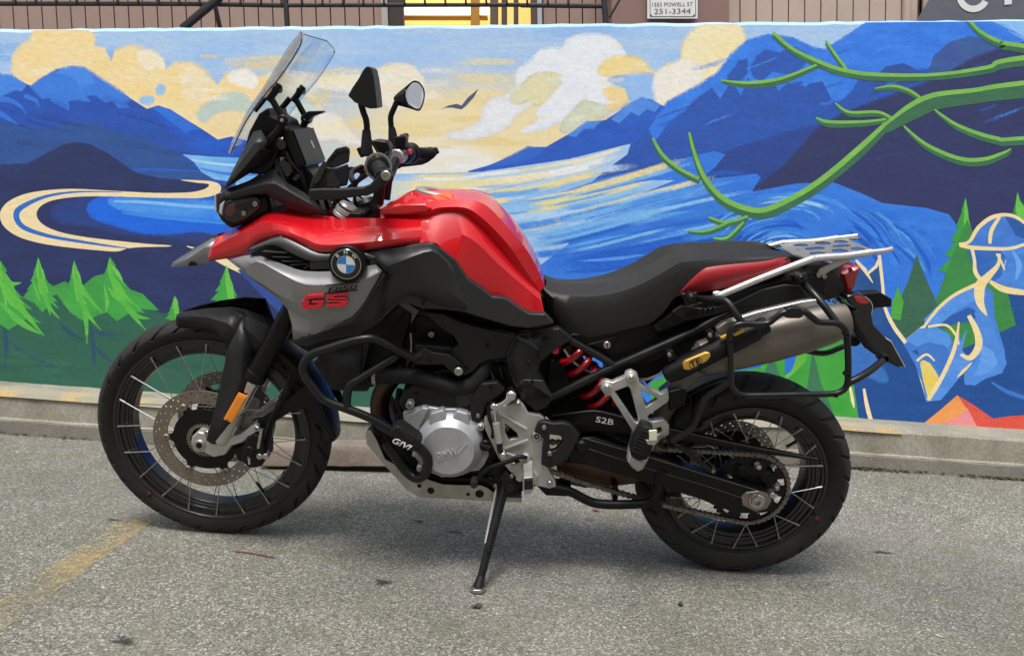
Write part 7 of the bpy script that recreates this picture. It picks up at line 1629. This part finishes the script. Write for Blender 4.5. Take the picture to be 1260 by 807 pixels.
tube('wire_loom', [(560, 440, .11), (572, 448, .125), (590, 446, .13), (610, 452, .12)], .004, RUB2, en, 5, 8)
tube('wire_loom', [(496, 500, .12), (488, 520, .12), (492, 545, .12), (510, 578, .12)], .005, RUB2, en, 5, 8)
ycyl('oil_filler', 597, 549, .13, .185, .017, BLK, en, 24, .2); plate('oil_filler_tab', [(590, 545), (604, 549), (603, 553), (590, 549)], .192, .01, GLOSS, en, .002)
plate('valve_cover', [(496, 480), (510, 472), (540, 478), (576, 488), (582, 496), (578, 507), (562, 504), (546, 503), (524, 500), (508, 503), (497, 506), (490, 496)], .15, .04, DARK2, en, .006, 0, (.006, .004), 3)
plate('cover_facet', [(560, 486), (578, 472), (592, 466), (598, 470), (588, 484), (580, 498), (562, 504)], .16, .03, DARK, en, .004)
plate('sprocket_cover', [(582, 486), (592, 472), (612, 470), (622, 480), (612, 488), (598, 498), (594, 512), (590, 522), (580, 518), (578, 502)], .168, .03, DARK2, en, .005); bolt(588, 512, .174, .006, en)
tube('coolant_hose', [(462, 463, .13), (486, 462, .14), (512, 463.5, .145), (540, 471, .15), (562, 477, .15), (580, 473, .148), (592, 460, .14), (598, 444, .12)], .0225, RUB2, en, 6, 18)
tube('hose_clamp', [(459, 463, .13), (463.5, 463, .13)], .025, ZINC, en, 0, 18)
tube('cable', [(512, 436, .13), (508, 452, .14), (502, 470, .13), (496, 492, .12)], .006, BLK, en, 5, 8); tube('cable', [(505, 410, .12), (506, 430, .13), (500, 452, .12)], .003, ZINC, en, 5, 8); tube('cable', [(612, 446, .12), (618, 462, .14), (622, 482, .12)], .006, BLK, en, 5, 8)
tube('cable', [(492, 478, .11), (490, 496, .12), (496, 512, .12)], .009, BLK, en, 5, 8)
# exhaust headers
eh = empty('exhaust_header', bike)
for (dy, du) in ((.045, 0), (-.045, 6)):
    tube('header_pipe', [(500 + du, 440, dy), (488 + du, 456, dy), (473 + du, 474, dy), (465 + du, 492, dy), (466 + du, 514, dy), (476 + du, 542, dy), (500, 580, dy), (560, 596, dy * .6), (640, 598, 0)], .0215, RUST, eh, 5, 16)
plate('collector', [(684, 574), (700, 566), (740, 572), (792, 584), (790, 596), (752, 600), (720, 602), (690, 596)], .06, .13, RUST, eh, .012)
# skid plate
sk = empty('skid_plate', bike)
o = plate('skid_side', [(451, 532), (456, 529), (463, 541), (474, 565), (501, 580), (520, 588), (545, 596), (566, 597), (592, 597.5), (602, 602), (614, 611), (641, 613), (642, 617.5), (600, 615.5), (516, 611), (500, 601), (474, 572), (452, 546)], .150, .004, SKID, sk, .0012)
mirror(o)
oo = [PT(u, v, .150) for u, v in ((451, 532), (452, 546), (474, 572), (500, 601), (516, 611), (600, 615.5), (642, 617.5))]
V = [Vector((p.x, s * .149, p.z)) for p in oo for s in (1, -1)]; q = mk('skid_floor', V, [(2 * i, 2 * i + 1, 2 * i + 3, 2 * i + 2) for i in range(len(oo) - 1)], SKID, sk); so = q.modifiers.new('solid', 'SOLIDIFY'); so.thickness = .004; so.offset = 0
for (u, v, r) in ((516, 597.5, .0065), (530, 603.5, .0105), (576, 608, .0055), (590, 607.5, .0125)):
    p = PT(u, v, .151); lathe('skid_hole', Vector((p.x, .1495, p.z)), Vector((p.x, .1508, p.z)), [(0, r), (.001, r), (.0013, r * .96)], BLK, sk, 18)
plate('lower_frame', [(455, 531), (466, 541), (476, 558), (500, 574), (540, 588), (600, 588), (612, 600), (600, 603), (560, 600), (520, 594), (476, 572), (462, 548)], .135, .02, BLK, en, .004)
# crash bars
for s in (1, -1):
    cb = empty('crash_bar', bike); qs = []
    qs.append(tube('bar_loop', [(517, 437, .17), (507, 439, .185), (497, 435, .2), (482, 427, .22), (465, 418.5, .235), (453, 416.5, .245), (432, 420, .25), (400, 430, .255), (384, 436, .255), (376, 444, .255), (373, 453, .255), (377, 465, .255), (386, 477, .255), (396, 489, .255), (408, 496, .255), (430, 504, .252), (456, 514.5, .248), (476, 526, .242), (490, 534, .24)], .0118, FRAMEB, cb, 5, 14))
    qs.append(tube('bar_brace', [(487, 438, .205), (466, 451, .225), (444, 465, .24), (434, 471, .245), (429, 478, .248), (427, 488, .25), (426.5, 501, .252)], .0112, FRAMEB, cb, 5, 14))
    qs.append(tube('bar_sleeve', [(464, 519, .2455), (486, 532, .2405)], .0142, FRAMEB, cb, 0, 14))
    qs.append(tube('bar_return', [(502, 543, .235), (516, 551, .23), (525, 561, .22), (526.5, 573, .21), (522, 584, .2), (512, 588, .19), (500, 580, .18), (486, 562, .17), (474, 545, .16)], .0135, FRAMEB, cb, 5, 14))
    qs.append(plate('slider_pad', [(479, 530), (487, 524), (494, 525), (516, 541), (518, 548), (514, 555), (506, 557), (484, 541)], .268, .05, RUB2, cb, .010, 0, None, 4))
    qs.append(plate('pad_groove', [(491, 529.5), (494, 529), (509, 540.5), (508, 543.5), (505, 543)], .2692, .004, GLOSS, cb, .001))
    if s == 1: btext('GIVI', 483.5, 541, 506, 551.5, .2685, .017, WHT, cb, .0008, .25, .02)
    qs.append(plate('mount_arm', [(508, 440), (514, 431), (522, 428), (534, 434), (551, 436), (562, 443), (571, 452), (571, 460), (564, 464), (556, 459), (546, 449), (512, 449)], .178, .012, FRAMEB, cb, .003))
    qs.append(bolt(564, 457.5, .192, .0115, cb)); qs.append(bolt(528, 443.5, .184, .006, cb, FRAMEB))
    if s == -1:
        for q in qs: mirror(q, cb); bpy.data.objects.remove(q)
# rider foot bracket
fb = empty('footrest_bracket', bike)
def plate_holes(name, outline, holes, y, th, m, parent, bev=.002):
    """side plate with real openings, from a filled 2D curve"""
    cu = bpy.data.curves.new(name, 'CURVE'); cu.dimensions = '2D'; cu.fill_mode = 'BOTH'; cu.extrude = th / 2; cu.bevel_depth = bev; cu.bevel_resolution = 1
    for pts in [outline] + holes:
        s = cu.splines.new('POLY'); s.points.add(len(pts) - 1); s.use_cyclic_u = True
        for q, (u, v) in zip(s.points, pts):
            p = PT(u, v, y); q.co = (p.x, p.z, 0, 1)
    ob = bpy.data.objects.new(name, cu); COL.objects.link(ob); dg = bpy.context.evaluated_depsgraph_get(); me = bpy.data.meshes.new_from_object(ob.evaluated_get(dg)); bpy.data.objects.remove(ob)
    for v_ in me.vertices: v_.co = Vector((v_.co.x, y - th / 2 - bev + v_.co.z, v_.co.y))
    me.materials.clear(); o = link(name, me, m, parent); fixnormals(o); return o
plate_holes('bracket_plate', [(597, 516), (604, 510), (613, 503), (632, 498), (638, 494), (644, 500), (649, 510), (664, 512), (672, 519), (669, 528), (669, 570), (682, 592), (683, 598), (676, 600), (662, 597), (640, 591), (626, 577), (614, 562), (604, 542), (598, 528)], [[(620, 519), (627, 524), (637, 532), (640, 540), (632, 541), (625, 543), (620, 532)], [(629, 569), (636, 561), (643, 563), (640, 570), (632, 574)]], .176, .014, ALUB, fb, .003)
for a, b_ in (((612, 507), (648, 528)), ((618, 553), (650, 541)), ((620, 556), (645, 566))):
    tube('bracket_rib', [(*a, .177), (*b_, .180)], [.006, .005], ALUB, fb, 0, 8)
ycyl('swingarm_pivot', 660.5, 537.5, .16, .186, .0155, ZINC, fb, 24, .25); bolt(660.5, 537.5, .1875, .008, fb, BLK)
for (u, v, r) in ((637.5, 498, .0085), (676.5, 595.5, .0085), (622.5, 528, .009), (632, 572, .007)): bolt(u, v, .184 if u > 625 else .14, r, fb)
ycyl('lever_pivot', 647, 564, .17, .196, .011, ALUB, fb, 20, .25); bolt(647, 564, .198, .006, fb)
tube('shift_crank', [(607, 501, .19), (618, 497, .192), (626, 491, .19), (630, 488, .188)], [.0075, .010], STEEL, fb, 4, 12); ycyl('crank_clamp', 629, 488, .16, .2, .014, STEEL, fb, 18, .3)
tube('shift_rod', [(608, 503, .195), (610, 520, .196), (613, 544, .196), (617, 560, .195)], .004, STEEL, fb, 3, 10)
tube('quickshifter', [(610.5, 520, .196), (614, 544, .196)], .0105, ALUB, fb, 0, 16); tube('rod_boot', [(614, 544, .196), (616, 556, .196)], .008, RUB2, fb, 0, 12)
ycyl('rod_end', 607.5, 501, .185, .204, .009, STEEL, fb, 16, .3); ycyl('rod_end', 619, 561, .185, .204, .009, STEEL, fb, 16, .3)
tube('sensor_cable', [(601, 498, .18), (602, 514, .19), (607, 528, .195), (606, 538, .19)], .0055, BLK, fb, 4, 8)
tube('shift_lever', [(648, 563, .2), (638, 562, .205), (624, 568, .207), (606, 574, .207), (594, 582, .207), (586, 592, .21)], .0065, BLK, fb, 5, 10)
lathe('shift_peg', PT(584, 589, .2), PT(583, 597, .255), [(0, .006), (.005, .0105), (.05, .0105), (.055, .008)], RUB2, fb, 14)
# rider footrest
pg = empty('footrest', bike)
plate('peg_bracket', [(634, 590), (649, 571), (663, 586), (656, 594), (650, 584), (643, 588), (640, 594)], .196, .02, ALUB, pg, .003)
plate('peg_tread', [(644, 588), (656, 587), (657, 602), (654, 608), (646, 609), (643, 603)], .285, .10, ALUB, pg, .004)
plate('peg_rubber', [(645, 590), (655.5, 589), (656, 602), (645, 603)], .292, .06, RUB2, pg, .003)
for k in range(3): plate('peg_stud', [(647.5, 591.5 + k * 3.6), (653.5, 591 + k * 3.6), (653.5, 593 + k * 3.6), (647.5, 593.5 + k * 3.6)], .294, .004, BLK, pg, .001)
# heel guard
plate_holes('heel_guard', [(660, 531), (663, 523), (669, 520), (682, 523), (692, 522), (700, 524), (712, 536), (706, 548), (700, 560), (692, 566), (684, 572), (676, 575), (668, 571), (669, 556), (671, 540), (664, 533)], [[(675, 533), (690, 535), (695, 541), (690, 551), (684, 556), (676, 558), (674, 546)]], .192, .016, DARK2, bike, .004)
bolt(669.5, 526.5, .2, .0065, bike); bolt(676.5, 558.5, .2, .0065, bike)
# side stand
sd_ = empty('side_stand', bike)
gf = gpt(588, 727); foot = BMT @ (Vector((gf.x, gf.y, .006)) - BT); top = PT(622, 594, .15)
tube('stand_tube', [top, foot + (top - foot) * .02], [.0145, .0105], FRAMEB, sd_, 0, 14)
def foot_plate():
    up = BMT @ Vector((0, 0, 1)); fx = BMT @ Vector((1, 0, 0)); fy = BMT @ Vector((0, 1, 0)); V = []
    for h in (-.004, .008):
        for a, b_ in ((-.022, -.012), (-.012, -.024), (.01, -.022), (.022, -.004), (.016, .014), (-.006, .018), (-.02, .01)): V.append(foot + fx * a + fy * b_ + up * h)
    n = 7; o = mk('stand_foot', V, [tuple(range(n - 1, -1, -1)), tuple(range(n, 2 * n))] + [(i, (i + 1) % n, n + (i + 1) % n, n + i) for i in range(n)], ZINC, sd_); fixnormals(o); bevel(o, .003)
foot_plate()
tube('stand_web', [foot + (top - foot) * .12, foot + (top - foot) * .02], [.011, .016], FRAMEB, sd_, 0, 12)
q = foot + (top - foot) * .38; lathe('spring_peg', q, q + Vector((0, .02, .0)), [(0, .007), (.016, .007), (.02, .005)], FRAMEB, sd_, 12)
for i in range(1): tube('stand_spring', [top + Vector((.022, -.01, .0)), foot + (top - foot) * .42 + Vector((.012, 0, 0))], .0045, ALUB, sd_, 0, 8)
plate('stand_bracket', [(600, 586), (606, 574), (622, 570), (634, 580), (640, 596), (636, 606), (624, 612), (610, 606), (602, 596)], .155, .04, BLK, sd_, .005)
plate('side_switch', [(615, 587), (622, 579), (630, 588), (634, 598), (632, 606), (624, 607), (618, 596)], .182, .03, DARK2, sd_, .004); ycyl('switch_cap', 627, 600, .16, .19, .011, DARK2, sd_, 18)
bolt(603.5, 591, .165, .009, sd_, BLK); bolt(609.5, 598, .165, .006, sd_); bolt(629.5, 586.5, .186, .0055, sd_)
# centre stand folded up
cs = empty('centre_stand', bike)
tube('stand_leg', [(676, 600, .12), (700, 604, .12), (718, 613, .12), (734, 619, .12), (764, 620.5, .12), (796, 618, .12), (806, 608, .125), (811, 592, .13), (815, 578, .13)], .0135, BLK, cs, 5, 14)
plate('stand_hook', [(806, 584), (812, 578), (818, 581), (817, 596), (810, 600), (805, 594)], .14, .02, BLK, cs, .003); plate('stand_pad', [(800, 616), (812, 612), (816, 624), (806, 628), (800, 624)], .135, .03, BLK, cs, .004)
plate('stand_pivot', [(660, 598), (690, 598), (704, 602), (700, 611), (672, 610)], .11, .05, BLK, cs, .004)
plate('stand_cross', [(754, 596), (761, 598), (760, 620), (754, 620)], .1, .2, BLK, cs, .003)
# swingarm
sw = empty('swingarm', bike)
o = plate('swingarm_beam', [(704, 549), (716, 539), (730, 538), (800, 561), (870, 583), (930, 602), (950, 608), (954, 618), (944, 631), (928, 632), (905, 632), (860, 614), (800, 596), (740, 578), (706, 566)], .135, .04, BLK, sw, .006, 0, None, 3); mirror(o)
GLINT = mat('edge_glint', (.085, .085, .088), .35, metal=.4)  # lighter grey paints in the highlight lines along the dark edges
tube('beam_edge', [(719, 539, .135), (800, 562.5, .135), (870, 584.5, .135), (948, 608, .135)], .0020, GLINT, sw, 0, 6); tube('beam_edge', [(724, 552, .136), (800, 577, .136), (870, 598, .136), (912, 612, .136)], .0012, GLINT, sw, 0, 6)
ycyl('pivot_boss', 716, 551, .1, .142, .02, BLK, sw, 24, .3)
plate('swingarm_bridge', [(690, 530), (740, 528), (780, 550), (760, 575), (700, 570)], .09, .18, BLK, sw, .008)
o = loft('chain_guard', [yy([(679, 509), (706, 505), (734, 502.5), (764, 509), (800, 518), (850, 530), (900, 541), (960, 553), (1006, 563)], [.10, .11, .115, .118, .118, .116, .114, .11, .105]), yy([(679, 512), (706, 508.5), (733, 506), (764, 513), (800, 522), (850, 534), (900, 545), (960, 557), (1007, 565)], [.12, .128, .132, .134, .132, .13, .126, .12, .114]), yy([(680, 530), (706, 533), (734, 530), (764, 533), (800, 536), (850, 544), (900, 552), (960, 561), (1007, 567)], [.12, .128, .132, .134, .132, .13, .126, .12, .114])], BLK, sw, th=.003, sharp=20)
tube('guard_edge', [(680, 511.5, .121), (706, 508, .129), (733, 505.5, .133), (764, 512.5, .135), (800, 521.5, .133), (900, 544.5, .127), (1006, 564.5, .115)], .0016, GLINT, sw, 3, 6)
for a_, b2, v_ in ((733, 740.5, 514.5), (740.5, 748, 516), (748, 755, 517)): pass
btext('S2B', 733.5, 515.5, 755, 519.5, .1335, .017, WHT, sw, .0006, 0., .0)
plate('guard_strut', [(829, 547), (836, 546), (880, 580), (876, 585)], .13, .012, DARK2, sw, .002); bolt(878, 580, .136, .006, sw)
axp = plate('axle_plate', [(912, 612), (918, 606), (934, 604), (946, 609), (950, 616), (944, 626), (930, 630), (914, 622)], .143, .01, RUST, sw, .003); axp.data.materials.clear(); axp.data.materials.append(DISC)
ycyl('axle_washer', 932, 618, .14, .150, .0235, ZINC, sw, 28, .15); p = PT(932.5, 618.5, .166); lathe('axle_nut', Vector((p.x, .149, p.z)), Vector((p.x, .168, p.z)), [(0, .0165), (.012, .0165), (.013, .012), (.019, .012), (.019, .008), (.010, .008)], ZINC, sw, 6, sharp=20)
ycyl('adjuster', 951, 610, .12, .146, .009, ZINC, sw, 12)
lathe('rear_axle', Vector((0, -.14, RW)), Vector((0, .15, RW)), [(0, .012), (.29, .012)], ZINC, sw, 14)
# passenger foot bracket
ph_ = empty('passenger_bracket', bike)
plate_holes('bracket_plate', [(740.5, 478), (742, 472), (747, 470), (754, 472), (770, 465), (772, 460), (777, 458), (783, 461), (785, 468), (786, 474), (814, 486.5), (821, 482.5), (822, 490), (821, 494), (799, 509), (796, 512), (797, 519), (804, 520), (816, 517.5), (822, 523), (822, 534), (812, 541), (804, 548), (796, 566), (790, 577), (785, 579), (779, 575), (773, 567), (774, 556), (779, 540), (780, 530), (752, 486), (745, 485)],
             [[(755, 481), (773, 474), (777, 478), (788, 518), (784, 522), (780, 520), (756, 484)], [(787, 478), (808, 488), (811, 492), (795, 503), (792, 498)], [(804, 527), (813, 524), (816, 527), (815, 533), (808, 537), (803, 533)]], .196, .018, ALUB, ph_, .003)
for (u, v) in ((747.3, 478), (777.3, 466)): ycyl('bracket_boss', u, v, .18, .206, .0135, ALUB, ph_, 22, .2); bolt(u, v, .208, .008, ph_)
pr_ = empty('passenger_footrest', bike)
o = loft('peg_rubber', [[(776, 556, .215), (781, 545, .215), (787, 533, .215), (792, 525, .215)], [(776, 557, .262), (781, 546, .264), (787, 534, .266), (793, 524, .266)], [(789, 562, .268), (795, 550, .27), (802, 536, .272), (805, 528, .27)], [(800, 562, .24), (803, 550, .24), (808, 538, .24), (808, 530, .24)]], RUB2, pr_, n=3, sharp=18, th=.004)
plate('peg_core', [(777, 560), (782, 544), (792, 526), (806, 530), (806, 545), (797, 566), (785, 568)], .252, .06, RUB2, pr_, .006)
for k in range(7): plate('peg_ridge', [(777 + k * 1.9, 555 - k * 4.0), (779 + k * 1.9, 552.5 - k * 4.0), (790 + k * 1.9, 557 - k * 4.0), (788 + k * 1.9, 559.5 - k * 4.0)], .271, .006, RUB2, pr_, .001)
plate('peg_reflector', [(798.5, 530), (808.5, 529), (808.5, 542), (799, 542.5)], .275, .006, mat('pale_reflector', (.66, .68, .50), .3), pr_, .0015); plate('peg_end', [(794, 541), (799, 541), (808.5, 542), (806, 548), (797, 547)], .272, .01, ALUB, pr_, .002)
plate('peg_hinge', [(772, 568), (776, 560), (782, 564), (792, 570), (789, 578), (784, 579), (778, 574)], .235, .03, ALUB, pr_, .004)
# inner rear fender between wheel and frame
o = loft('inner_fender', [[Vector((math.cos(a) * .345, y, RW + math.sin(a) * .345)) for a in [math.radians(q) for q in range(40, 76, 5)]] for y in (.085, .05, 0, -.05, -.085)], BLK, bike, th=.003)
plate('battery_box', [(770, 440), (850, 406), (905, 392), (930, 392), (880, 412), (820, 440), (788, 456)], .07, .14, BLK, bike, .008)
plate('fender_tab', [(822, 482), (838, 478), (846, 482), (842, 500), (824, 506)], .15, .02, BLK, bike, .004)

# red paint dots on the tyre walls
for c_, par in (((183, 607, .046), fw_), ((1006, 638, .0745), rw_)):
    p_ = PT(*c_); lathe('paint_dot', p_ + Vector((0, -.004, 0)), p_ + Vector((0, .0012, 0)), [(0, .006), (.0045, .006), (.0052, .005)], mat('red_dot', (.12, .008, .012), .7), par, 10)
